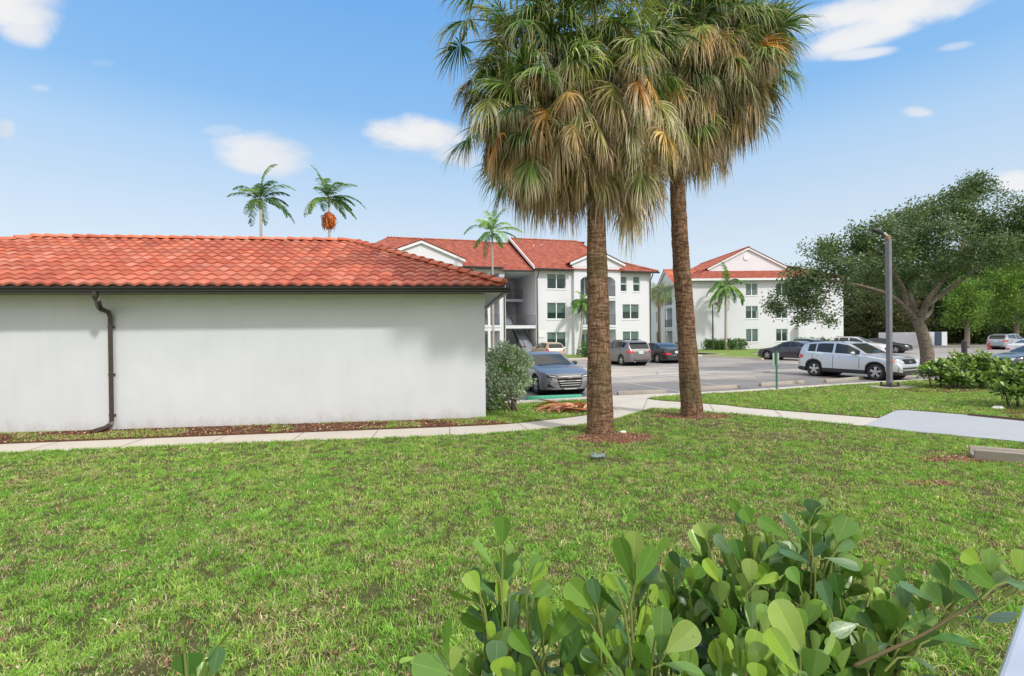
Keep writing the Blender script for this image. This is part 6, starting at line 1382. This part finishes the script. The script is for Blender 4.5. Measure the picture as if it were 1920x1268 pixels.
# ------------------------------------------------------------------ leafy trees, hedges, bushes
def leafcloud(name, mat, parent, clumps, n, size, cols, seed, per=14, spread=.22, bias=(0, 0, .15), aspect=.5, shell=.55, flat=.0, gapv=.36):
    r = np.random.default_rng(seed); cl = np.array([[*c[0], *c[1]] for c in clumps]); w = (cl[:, 3]*cl[:, 4]*cl[:, 5])**.75; w = w/w.sum()
    nc = n//per; k = r.choice(len(cl), nc, p=w); d = nv(r.normal(0, 1, (nc, 3))); rad = (shell+(1-shell)*r.random(nc))[:, None]*np.where(r.random((nc, 1)) < .18, r.random((nc, 1)), 1)
    lump_ = 1+.22*np.sin(d[:, 0:1]*5+k[:, None])*np.cos(d[:, 2:3]*4+k[:, None]*1.7)
    c = cl[k, :3]+d*rad*lump_*cl[k, 3:6]
    gone = vnoise(c[:, 0]+c[:, 2]*.7, c[:, 1]+c[:, 2]*1.1, spread*4.5, seed+3, 2) < gapv
    c = c[~gone]; nc = len(c); od = d[~gone]
    p = np.repeat(c, per, 0)+r.normal(0, spread, (nc*per, 3))*np.array([1, 1, .7]); m_ = len(p)
    tone = np.repeat(r.random(nc), per)
    dirn = nv(r.normal(0, 1, (m_, 3))+np.repeat(od, per, 0)*.7+np.array(bias)*3); nn = nv(r.normal(0, 1, (m_, 3))+np.array([0, 0, 1.0+flat])); sd = nv(np.cross(dirn, nn)); up = np.cross(sd, dirn)
    L_ = size*(.6+.8*r.random(m_))[:, None]; W_ = L_*aspect*(.8+.4*r.random((m_, 1)))
    V = np.stack([p, p+dirn*L_*.5+sd*W_*.5+up*L_*.06, p+dirn*L_, p+dirn*L_*.5-sd*W_*.5+up*L_*.06], 1)
    F = np.arange(m_)[:, None]*4+np.array([[0, 1, 2, 3]]); ci = np.clip((tone*.7+r.random(m_)*.5)/1.2*len(cols), 0, len(cols)-1).astype(int)
    C = np.repeat((np.array(cols)[ci]*(.75+.5*r.random((m_, 1))))[:, None, :], 4, 1)
    return mesh_obj(name, V.reshape(-1, 3), F, mat, parent, cols=C.reshape(-1, 3), off=origin_of(parent))
barkm = trunkmat('oak_bark', (.15, .12, .095), (.27, .225, .18), (.38, .33, .28))
def tree(base, label, limbs, clumps, n, size, cols, seed, nm='tree', group=None, **kw):
    t = thing(nm, label, 'tree', base, group=group); tr = MB()
    for pts, r0, r1 in limbs:
        pts = smooth3([np.array(p, float) for p in pts]); k = len(pts); tr.tube(pts, list(np.linspace(r0, r1, k)), n=10)
    build(tr, 'trunk', barkm, t, smooth=True); leafcloud('crown', M['leaf_tree'], t, clumps, n, size, cols, seed, **kw); return t
def smooth3(pts, n=5):
    out = []
    for i in range(len(pts)-1):
        p0 = pts[max(i-1, 0)]; p1 = pts[i]; p2 = pts[i+1]; p3 = pts[min(i+2, len(pts)-1)]
        for k in range(n): t = k/n; out.append(.5*((2*p1)+(-p0+p2)*t+(2*p0-5*p1+4*p2-p3)*t*t+(-p0+3*p1-3*p2+p3)*t**3))
    out.append(pts[-1]); return out
# broad wind-swept tree in the car park island
OY = 26.5; r = np.random.default_rng(8)
def O(px, py, dy=0.0): return P(px, py, OY+dy)
ob = G(1738, 692); OY = ob[1]
limbs = [([ob+[0, 0, -.1], O(1738, 660), O(1728, 620), O(1720, 600)], .34, .24), ([O(1722, 606), O(1700, 580, -.3), O(1672, 556, -.8), O(1630, 540, -1.4), O(1585, 530, -1.8), O(1520, 522, -2.2)], .15, .02), ([O(1721, 604), O(1712, 572, .3), O(1702, 540, .8), O(1704, 505, 1.0), O(1690, 460, 1.2)], .17, .03),
         ([O(1722, 604), O(1733, 580, -.4), O(1742, 560, -.8), O(1770, 520, -1.2), O(1800, 470, -1.4), O(1835, 400, -1.5)], .20, .03), ([O(1735, 575, .1), O(1790, 535, .8), O(1850, 490, 1.4), O(1910, 450, 2)], .14, .03), ([O(1700, 575, -.3), O(1690, 535, -.6), O(1650, 480, -1), O(1600, 440, -1.2)], .14, .03), ([O(1728, 600), O(1745, 585, .8), O(1752, 560, 1.6)], .14, .04)]
px2m = OY/FPX
cl = []
for (x, y, rr) in [(1830, 345, 26), (1850, 370, 30), (1790, 400, 30), (1680, 560, 24), (1740, 540, 26), (1480, 560, 34), (1455, 575, 22), (1510, 530, 44), (1560, 505, 42), (1515, 575, 34), (1545, 470, 34), (1600, 470, 44), (1560, 550, 34), (1640, 440, 40), (1620, 510, 42), (1690, 420, 38), (1660, 480, 44), (1735, 400, 38), (1715, 460, 48), (1780, 380, 36), (1825, 360, 34), (1770, 440, 44), (1830, 420, 40), (1880, 420, 40), (1860, 470, 40), (1920, 400, 42), (1930, 460, 46), (1800, 495, 38), (1700, 520, 34), (1650, 550, 26), (1590, 575, 22), (1760, 500, 30), (1990, 430, 60), (1500, 600, 16), (1550, 600, 14)]:
    dy = float(r.uniform(-2.6, 2.6)); c = P(x, y, OY+dy); q = rr*px2m; cl.append((c, (q*1.18, q*1.1, q*.78)))
OAK = [(.055, .10, .038), (.08, .135, .05), (.105, .17, .065), (.15, .21, .095), (.21, .265, .14)]
tree(ob, 'broad wind swept tree with forked trunk behind the tall lamp post', limbs, cl, 84000, .14, OAK, 61, nm='shade_tree', bias=(.35, 0, .12), spread=.17, shell=.35, gapv=.41)
# trees behind the car park, right side
def bg(px, Y, top, half, label, seed, cols, n=22000, size=.32, low=640, clear=1.6, lean=0, limb=True, kk=9, **kw):
    b = ground_at(px, Y); H = P(px, top, Y)[2]; R_m = half*Y/FPX; r = np.random.default_rng(seed); cl = []; z0 = clear
    for i in range(kk):
        f = (i+.5)/kk; z = z0+(H-z0)*f; q = R_m*(.35+.75*math.sin(math.pi*min(1, .18+f*.78)))*.55; a = i*2.4; off = R_m*(.55*(1-f*.6))
        cl.append((b+np.array([math.cos(a)*off+lean*f, math.sin(a)*off, z]), (q*1.15, q, q*.85)))
    hb = b+np.array([0, 0, H*.35]); lim = [([b, b+np.array([.1, 0, H*.2]), hb], .30, .20)]
    for i in range(4): a = i*1.6+seed; lim.append(([hb-[0, 0, .3], hb+np.array([math.cos(a)*R_m*.3, math.sin(a)*R_m*.3, H*.18]), hb+np.array([math.cos(a)*R_m*.65, math.sin(a)*R_m*.65, H*.35])], .16, .04))
    return tree(b, label, lim, cl, n, size, cols, seed, group='trees behind the car park', spread=.34, **kw)
DK = [(.04, .07, .022), (.06, .10, .032), (.08, .13, .045), (.11, .16, .06)]; OL = [(.07, .08, .03), (.10, .11, .045), (.13, .135, .06), (.06, .075, .03)]; BR = [(.10, .19, .03), (.15, .27, .045), (.20, .33, .06), (.08, .15, .03)]
bg(1612, 80, 500, 66, 'olive brown tree just right of the far white block', 71, OL, clear=.3, size=.34)
bg(1660, 76, 490, 64, 'dull olive tree behind the white car roof', 72, OL, clear=.3)
bg(1700, 84, 468, 76, 'dark tree behind the forked trunk', 73, DK, clear=.2, size=.36)
bg(1765, 80, 470, 66, 'dark dense tree above the low white enclosure', 74, DK, clear=1.8, size=.36)
bg(1815, 74, 455, 62, 'mid green tree right of the low white enclosure', 75, BR[:1]+DK, clear=.6)
bg(1850, 86, 430, 84, 'tall dark tree at the back near the right edge', 76, DK, clear=.2, size=.4)
bg(1905, 62, 448, 58, 'bright green tree with pale trunk over the far right car', 77, BR, clear=2.6, size=.26, n=20000)
bg(1812, 60, 520, 34, 'light green young tree with hanging leaves left of the bright one', 78, BR, clear=2.4, size=.24, n=9000)
bg(1960, 72, 420, 90, 'dark green tree at the right border', 79, DK, clear=.3, size=.36)
bg(1740, 92, 500, 70, 'far dark tree filling the gap behind the trunk', 80, DK, clear=.1, size=.4)
bg(1925, 92, 470, 80, 'far dark tree behind the bright one', 82, DK, clear=.1, size=.4)
bg(2040, 80, 430, 90, 'far tree outside the right border', 83, DK, clear=.1, size=.4)
bg(1790, 78, 500, 60, 'mid green tree between the enclosure and the bright tree', 84, BR[3:]+DK[1:], clear=.3)
bg(1880, 80, 440, 80, 'dark tall tree closing the gap over the far right car', 85, DK, clear=.1, size=.36)
bg(1640, 88, 470, 80, 'far dark tree closing the gap right of the far white block', 86, DK, clear=.1, size=.4)
# understorey along the back edge: one continuous thicket
ut = []
r = np.random.default_rng(15)
for px in range(1590, 2080, 16): ut.append((P(px, 632, 88+r.uniform(-3, 5))*[1, 1, 0]+[0, 0, 1.6+r.random()], (1.6, 1.4, 2.0)))
dm = leafcloud('undergrowth', M['leaf_tree'], None, ut, 34000, .38, DK+OL[:2], 90, spread=.4); tag(dm, 'dark undergrowth along the back of the car park', None, None, 'stuff')
# grass strips of the far side
def strip(poly, z, nm, kerb=None, kmat=None):
    sheet(nm, poly, z, M['fargrass'], .12)
    if kerb is not None:
        for i, (a, b) in enumerate(zip(kerb[:-1], kerb[1:])):
            mb = MB(); a = np.array([*a, -.06]); b = np.array([*b, -.06]); mb.extr([(-.09, 0), (.09, 0), (.08, .13), (-.08, .13)], a, b+nrm(b-a)*.03); o = build(mb, 'kerb', kmat or M['concrete'], None, fixn=True); o['kind'] = 'structure'
ya = [tuple(AF(u, -7.6, 0)[:2]) for u in (-22, 15)]
yb = [tuple(AF(u, -.02, 0)[:2]) for u in (16.2, -22)]
strip(ya+[tuple(AF(16.5, -6.8, 0)[:2])]+yb, .05, 'apartment_lawn', ya+[tuple(AF(16.5, -6.8, 0)[:2]), tuple(AF(16.2, 2, 0)[:2])])
bl = [G2(*p) for p in [(1240, 661), (1290, 664.5), (1340, 668.5), (1400, 671), (1430, 673.5), (1440, 671), (1424, 666), (1405, 663), (1412, 661)]]
bl2 = [tuple((P(1600, 640, 57))[:2]), tuple(BF(22, -3, 0)[:2]), tuple(BF(22, 3, 0)[:2]), tuple(BF(-4, 22, 0)[:2])]
strip(bl+bl2, .05, 'block_lawn', bl[:5], concrete('kerb_yellowed', (.60, .54, .38), (.66, .60, .45), (.45, .38, .2)))
strip([(40, 76), (120, 71), (160, 120), (-60, 140), (-60, 92), (20, 92)], .04, 'far_lawn', [(36, 76.5), (120, 71)])
# paint marks of the far stalls
mk = MB()
for k in range(-2, 8):
    a = np.array([5.6, 30.2])+np.array([.95, .31])*2.75*k; b = a+np.array([-.31, .95])*5.0; s_ = np.array([.95, .31])*.05
    mk.quad((*(a-s_), -.055), (*(a+s_), -.055), (*(b+s_), -.055), (*(b-s_), -.055))
for k in range(-1, 7):
    a = np.array([3.4, 16.8])+np.array([.955, .305])*2.75*k; b = a+np.array([-.31, .95])*4.9; s_ = np.array([.95, .31])*.05
    mk.quad((*(a-s_), -.055), (*(a+s_), -.055), (*(b+s_), -.055), (*(b-s_), -.055))
struct('stall_lines', mk, simple('worn_paint', (.50, .49, .47), .8, c2=(.30, .29, .28), scale=7))
# clipped hedge and ground plants by the far blocks
def hedge(name, label, pts, rz, h, n, size, cols, seed, sx=.6, cat='hedge', spread=.12):
    b = np.mean([np.array(p) for p in pts], 0); t = thing(name, label, cat, b); cl = [(np.array([p[0], p[1], h*.52]), (rz, rz, h*.52)) for p in pts]; leafcloud('foliage', M['leaf_tree'], t, cl, n, size, cols, seed, spread=spread, shell=.75)
    mb = MB(); r = np.random.default_rng(seed)
    for p in pts:
        for k in range(4): q = np.array([p[0]+r.normal(0, rz*.3), p[1]+r.normal(0, rz*.3), h*.6]); mb.tube([(p[0]+r.normal(0, .06), p[1]+r.normal(0, .06), -.02), q], [.03, .012], n=5)
    build(mb, 'stems', barkm, t); return t
HG = [(.06, .13, .03), (.085, .18, .04), (.12, .24, .055)]
hedge('clipped_hedge', 'low clipped green hedge before the far white block behind the slim lamp post', [P(x, 640, 59.5) for x in range(1326, 1396, 9)], .75, 1.25, 9000, .16, HG, 92)
hedge('clipped_hedge', 'low green hedge seen between the charcoal and the silver cars', [P(x, 640, 58) for x in range(1500, 1580, 12)], .7, 1.3, 6000, .16, HG, 93)
hedge('bush', 'small bright green bush at the foot of the curved palm', [P(1097, 640, 43.5), P(1108, 640, 43.5)], .6, 1.25, 2600, .14, HG, 94, cat='bush')
hedge('bush', 'small bush at the corner between the two white blocks', [P(1275, 640, 58)], .6, 1.0, 900, .14, HG, 95, cat='bush')
# silvery green bush at the corner of the low building
bb_ = G(962, 772); bt = thing('silvery_bush', 'silvery green bush with pale leaf edges at the corner of the low building', 'bush', bb_)
SV = [(.22, .34, .18), (.34, .45, .29), (.58, .68, .53), (.76, .82, .70), (.12, .22, .07)]
by = bb_[1]; cl = [(P(x, y, by+dy), (q, q, q*.85)) for (x, y, q, dy) in ((950, 690, .45, .2), (978, 680, .26, .1), (940, 680, .36, 0), (962, 668, .33, .2), (930, 710, .38, -.1), (958, 705, .45, .1), (975, 695, .28, .1), (935, 735, .30, 0), (960, 735, .30, .1), (945, 655, .22, .1), (925, 668, .22, .2), (985, 715, .18, .1), (925, 752, .2, .1))]
leafcloud('foliage', M['leaf_tree'], bt, cl, 24000, .060, SV, 101, spread=.06, shell=.5, aspect=.55)
leafcloud('foliage_low', M['leaf_tree'], bt, [(P(938, 748, by), (.22, .2, .12)), (P(945, 692, by-.15), (.2, .2, .2))], 900, .06, [(.13, .30, .03), (.18, .38, .05)], 102, spread=.05)
mb = MB(); r = np.random.default_rng(4)
for k in range(9): q = cl[k % len(cl)][0]; m1 = bb_*.4+q*.6+r.normal(0, .05, 3); mb.tube([bb_+r.normal(0, .05, 3)*[1, 1, 0], m1, q], [.035, .02, .008], n=6)
build(mb, 'stems', barkm, bt, smooth=True)
fp = P(982, 651, by+.2); lv = Leaves()
for k in range(14): a = k*2.4; d = np.array([math.cos(a), math.sin(a)*.7-.3, .3+.2*math.sin(3*k)]); lv.add(fp, d, [0, 0, 1], .07, .06, np.array((.62, .10, .08)) if k % 3 else np.array((.72, .24, .20)), .2, .2)
lv.out('flower', M['leaf_thick'], bt)
# right hand hedges: bigger paddle leaves
def paddle_shrub(label, blobs, n, LL, seed, cols=None):
    b = np.mean([c for c, q in blobs], 0)*[1, 1, 0]; t = thing('clusia_shrub', label, 'shrub', b, group='thick leaved shrubs at the right of the lawn'); r = np.random.default_rng(seed); lv = Leaves(); st = MB(); cs_ = np.array([c for c, q in blobs]); qs = np.array([q for c, q in blobs]); w = qs[:, 0]**2; w = w/w.sum()
    for i in range(n):
        k = r.choice(len(cs_), p=w); d = nv(r.normal(0, 1, 3)); d[2] = abs(d[2])*.9-.25*(r.random() < .5); p = cs_[k]+d*qs[k]*r.uniform(.65, 1.05); p[2] = max(.12, p[2]); ax = nv(d*.7+np.array([0, 0, .9])+r.normal(0, .25, 3)); u = nv(np.cross(ax, [.3, .2, 1])); w2 = np.cross(ax, u)
        st.tube([p-ax*LL*2.2, p+ax*LL*.2], [.008, .004], n=4, cap=False, col=(.16, .2, .07)); a0 = r.random()*6
        for j in range(7):
            a = a0+j*2.4; o = math.radians(28+10*j); dd = ax*math.cos(o)+(u*math.cos(a)+w2*math.sin(a))*math.sin(o); nn_ = ax*math.sin(o)-(u*math.cos(a)+w2*math.sin(a))*math.cos(o)
            c = (C_NEW if j < 3 else C_MID if j < 6 else C_OLD)[r.integers(0, 3)]*r.uniform(.7, 1.1); lv.add(p-ax*LL*.14*j, dd, nn_, LL*r.uniform(.8, 1.15), LL*.55, c, .08, .15)
    for c, q in blobs: st.tube([b+(c-b)*[.8, .8, 0], c], [.03, .012], n=6, col=(.14, .11, .07))
    build(st, 'stems', M['rough_col'], t, smooth=True); lv.out('leaves', M['clusia'], t); return t
def blob(px, py, Y, rx, rz): return (P(px, py, Y), np.array([rx, rx, rz]))
paddle_shrub('bushy bright shrub left of the pair, before the silver utility vehicle nose', [blob(1762, 695, 17.3, .48, .42), (blob(1800, 685, 17.5, .55, .5)), blob(1740, 700, 17.2, .30, .3), blob(1790, 712, 17.0, .5, .3)], 230, .15, 111)
paddle_shrub('middle shrub of the right hand row with gaps at its foot', [blob(1840, 685, 17.3, .5, .5), blob(1868, 700, 17.0, .45, .42), blob(1835, 712, 16.9, .45, .3)], 190, .15, 112)
paddle_shrub('nearest big leaved shrub cut by the right border', [blob(1905, 705, 12.8, .45, .42), blob(1935, 730, 12.5, .5, .42), blob(1885, 735, 12.6, .28, .35), blob(1960, 700, 12.8, .5, .45)], 230, .15, 113)
for nm, pl in (('mulch_patch', [(1690, 731), (1760, 722), (1840, 722), (1875, 730), (1868, 738), (1800, 737), (1740, 738)]), ('mulch_patch', [(1862, 772), (1885, 764), (1960, 768), (1990, 790), (1900, 785)])):
    sheet(nm, [G2(*q) for q in pl], .030, M['mulch'])
# heap of fallen palm boots and fronds beside the trunk
hp = G(1072, 772); ht = thing('dead_frond_heap', 'heap of reddish brown fallen palm fronds behind the nearer palm trunk', 'frond heap', hp); rb = Ribbons(); r = np.random.default_rng(19); n = 150
HC = np.array([(.42, .17, .08), (.52, .25, .13), (.35, .13, .07), (.60, .38, .24), (.28, .12, .07)])
x0 = hp+np.stack([r.normal(.1, .32, n), r.normal(0, .22, n),   .03+.20*r.random(n)], 1); an = r.normal(math.pi, .55, n)+np.where(r.random(n) < .25, math.pi, 0); ll = .25+.42*r.random(n); k = 6; tt = np.linspace(0, 1, k)
dd = np.stack([np.cos(an), np.sin(an)*.6, r.normal(.02, .10, n)], 1); P_ = x0[:, None, :]+dd[:, None, :]*(ll[:, None]*tt)[..., None]; P_[:, :, 2] -= (.16*tt**2); P_[:, :, 2] = np.maximum(P_[:, :, 2], .03)
rb.add(P_, nv(np.stack([-np.sin(an), np.cos(an), r.normal(0, .6, n)], 1)), np.array([.03, .07, .08, .06, .035, .008]), HC[r.integers(0, 5, n)]*(.7+.5*r.random((n, 1)))); rb.out('fronds', M['frond'], ht)
mb = MB()
for kx in range(12): a = x0[kx]; d = dd[kx]; mb.tube([a-d*.2, a+d*.35, a+d*.8-[0, 0, .06]], [.035, .025, .012], n=6, col=tuple(HC[kx % 5]))
build(mb, 'leaf_stalks', M['rough_col'], ht, smooth=True)
lump('white_rock', 'small white stone beside the mulch at the nearer palm', 'stone', G(1168, 812)+[0, 0, .02], (.06, .05, .03), simple('white_rock', (.7, .68, .66), .8), 9)
SKY_STOPS = [(0.0, (226, 235, 242)), (.16, (218, 232, 244)), (.215, (209, 227, 244)), (.32, (182, 216, 248)), (.40, (143, 196, 247)), (.54, (119, 181, 244)), (1.0, (95, 160, 235))]
CLOUD_FILL = 1.35; SKY_STR = .12; SUN_E = 1.9; SUN_ANG = 4.0; EXPO = .6
# ------------------------------------------------------------------ sky, sun
SUN_EL = math.radians(43); sd = nrm(np.array([.68*math.cos(SUN_EL), -.733*math.cos(SUN_EL), math.sin(SUN_EL)]))
az = math.atan2(sd[0], sd[1])
w = bpy.data.worlds.new('World'); scene.world = w; w.use_nodes = True; nt = w.node_tree; bg = nt.nodes['Background']
sky = nt.nodes.new('ShaderNodeTexSky'); sky.sky_type = 'NISHITA'; sky.sun_disc = False; sky.sun_elevation = SUN_EL; sky.sun_rotation = az
sky.air_density = 1.0; sky.dust_density = .7; sky.ozone_density = 2.0
tc = nt.nodes.new('ShaderNodeTexCoord')
def clouddir(px, py): return nrm(ray(px, py))
c = sky.outputs['Color']
def lin(c): return tuple((v/255/12.92 if v/255 < .04045 else ((v/255+.055)/1.055)**2.4) for v in c)
KX = 1/(SKY_STR*2**EXPO)
sx = N(nt, 'ShaderNodeSeparateXYZ'); L(nt, tc.outputs['Generated'], sx.inputs[0])
grad = ramp(nt, sx.outputs['Z'], [(p_, lin(c_)) for p_, c_ in SKY_STOPS])
grad = mixc(nt, 1.0, grad, (KX, KX, KX), 'MULTIPLY')
c = mixc(nt, .85, c, grad)
# noise distorted elliptical cloud masks fixed to directions in the sky
mp = N(nt, 'ShaderNodeMapping'); mp.inputs['Scale'].default_value = (1, 1, 2.2); L(nt, tc.outputs['Generated'], mp.inputs['Vector'])
nz = N(nt, 'ShaderNodeTexNoise'); nz.inputs['Scale'].default_value = 9; nz.inputs['Detail'].default_value = 9; nz.inputs['Roughness'].default_value = .6; L(nt, mp.outputs[0], nz.inputs['Vector'])
nz2 = N(nt, 'ShaderNodeTexNoise'); nz2.inputs['Scale'].default_value = 3; nz2.inputs['Detail'].default_value = 5; L(nt, mp.outputs[0], nz2.inputs['Vector'])
CLOUDS = [(25, 5, 130, 72, 0, 1.0), (40, 60, 60, 32, 0.3, .9), (12, 242, 22, 24, 0, .55), (77, 165, 26, 9, .1, .3), (495, 290, 105, 44, .10, .85), (420, 245, 40, 12, 0, .25), (195, 118, 30, 10, 0, .12), (790, 258, 118, 44, .12, 1.0), (845, 290, 70, 32, .3, .8),
          (1700, 12, 250, 42, -.16, 1.0), (1620, 62, 130, 36, -.25, .95), (1620, 100, 70, 14, -.1, .8), (1790, 87, 46, 10, -.15, .5), (1720, 210, 40, 14, .1, .75), (1905, 340, 55, 26, 0, .9), (1250, -260, 500, 90, 0, 1.0), (-420, -150, 300, 120, 0, 1), (2500, 100, 300, 70, 0, .9)]
acc = None
def mth(op, x, y=None, z=None):
    n = N(nt, 'ShaderNodeMath', operation=op)
    for i, q in enumerate((x, y, z)):
        if q is None: continue
        if hasattr(q, 'node'): L(nt, q, n.inputs[i])
        else: n.inputs[i].default_value = q
    return n.outputs[0]
# sky-plane coordinates of the view direction (x/y, z/y): fixed to the world
ysafe = mth('MAXIMUM', sx.outputs['Y'], .05); gx = mth('DIVIDE', sx.outputs['X'], ysafe); gz = mth('DIVIDE', sx.outputs['Z'], ysafe); fr = mth('GREATER_THAN', sx.outputs['Y'], .06)
for (px, py, rx, ry, rot, dens) in CLOUDS:
    d = ray(px, py); d = d/d[1]
    ca, sa = math.cos(rot), math.sin(rot); qx = mth('SUBTRACT', gx, d[0]); qz = mth('SUBTRACT', gz, d[2])
    xx_ = mth('MULTIPLY_ADD', qx, ca*FPX/rx, mth('MULTIPLY', qz, -sa*FPX/rx)); yy_ = mth('MULTIPLY_ADD', qx, sa*FPX/ry, mth('MULTIPLY', qz, ca*FPX/ry))
    r2 = mth('ADD', mth('MULTIPLY', xx_, xx_), mth('MULTIPLY', yy_, yy_))
    mask = mth('SUBTRACT', 1.0, r2)
    mask = mth('MULTIPLY_ADD', mth('SUBTRACT', nz.outputs['Fac'], .5), 2.3, mask)
    mask = mth('MULTIPLY_ADD', mth('SUBTRACT', nz2.outputs['Fac'], .5), .9, mask)
    mr = N(nt, 'ShaderNodeMapRange', interpolation_type='SMOOTHSTEP'); mr.inputs['From Min'].default_value = .0; mr.inputs['From Max'].default_value = 1.0; mr.inputs['To Max'].default_value = dens
    L(nt, mask, mr.inputs['Value']); v = mth('MULTIPLY', mr.outputs[0], fr)
    acc = v if acc is None else mth('MAXIMUM', acc, v)
# bright cloud cover added behind and overhead, out of view, as neutral fill light
mpb = N(nt, 'ShaderNodeMapping'); mpb.inputs['Scale'].default_value = (1.6, 1.6, 2.6); L(nt, tc.outputs['Generated'], mpb.inputs['Vector'])
nb = N(nt, 'ShaderNodeTexNoise'); nb.inputs['Scale'].default_value = 1.7; nb.inputs['Detail'].default_value = 8; L(nt, mpb.outputs[0], nb.inputs['Vector'])
back = mth('MULTIPLY_ADD', sx.outputs['Y'], -1.1, mth('MULTIPLY_ADD', sx.outputs['Z'], 1.5, -1.25))
zen = mth('MINIMUM', mth('MAXIMUM', mth('MULTIPLY', mth('SUBTRACT', sx.outputs['Z'], .62), 5.0), 0.0), .9); back = mth('ADD', back, zen)
bm_ = mth('ADD', mth('MULTIPLY_ADD', mth('SUBTRACT', nb.outputs['Fac'], .5), 2.6, .75), back)
mrb = N(nt, 'ShaderNodeMapRange', interpolation_type='SMOOTHSTEP'); mrb.inputs['From Min'].default_value = .1; mrb.inputs['From Max'].default_value = .7; L(nt, bm_, mrb.inputs['Value'])
c = mixc(nt, mrb.outputs[0], c, tuple(np.array(lin((255, 252, 247)))*KX*CLOUD_FILL))
cc = ramp(nt, nz2.outputs['Fac'], [(.3, lin((216, 220, 228))), (.62, lin((243, 243, 244)))])
cc = mixc(nt, 1.0, cc, (KX, KX, KX), 'MULTIPLY')
c = mixc(nt, acc, c, cc)
L(nt, c, bg.inputs['Color']); bg.inputs['Strength'].default_value = SKY_STR
sl = bpy.data.lights.new('sun', 'SUN'); sl.energy = SUN_E; sl.angle = math.radians(SUN_ANG); sl.color = (1, .96, .90)
so = bpy.data.objects.new('sun', sl); COL.objects.link(so); so.location = (0, 0, 30)
so.rotation_euler = Vector(-Vector(tuple(sd))).to_track_quat('-Z', 'Y').to_euler()
scene.view_settings.view_transform = 'Standard'; scene.view_settings.look = 'None'; scene.view_settings.exposure = EXPO; scene.view_settings.gamma = 1
scene.cycles.max_bounces = 6; scene.cycles.transparent_max_bounces = 8; scene.cycles.use_denoising = True
scene.cycles.caustics_reflective = False; scene.cycles.caustics_refractive = False
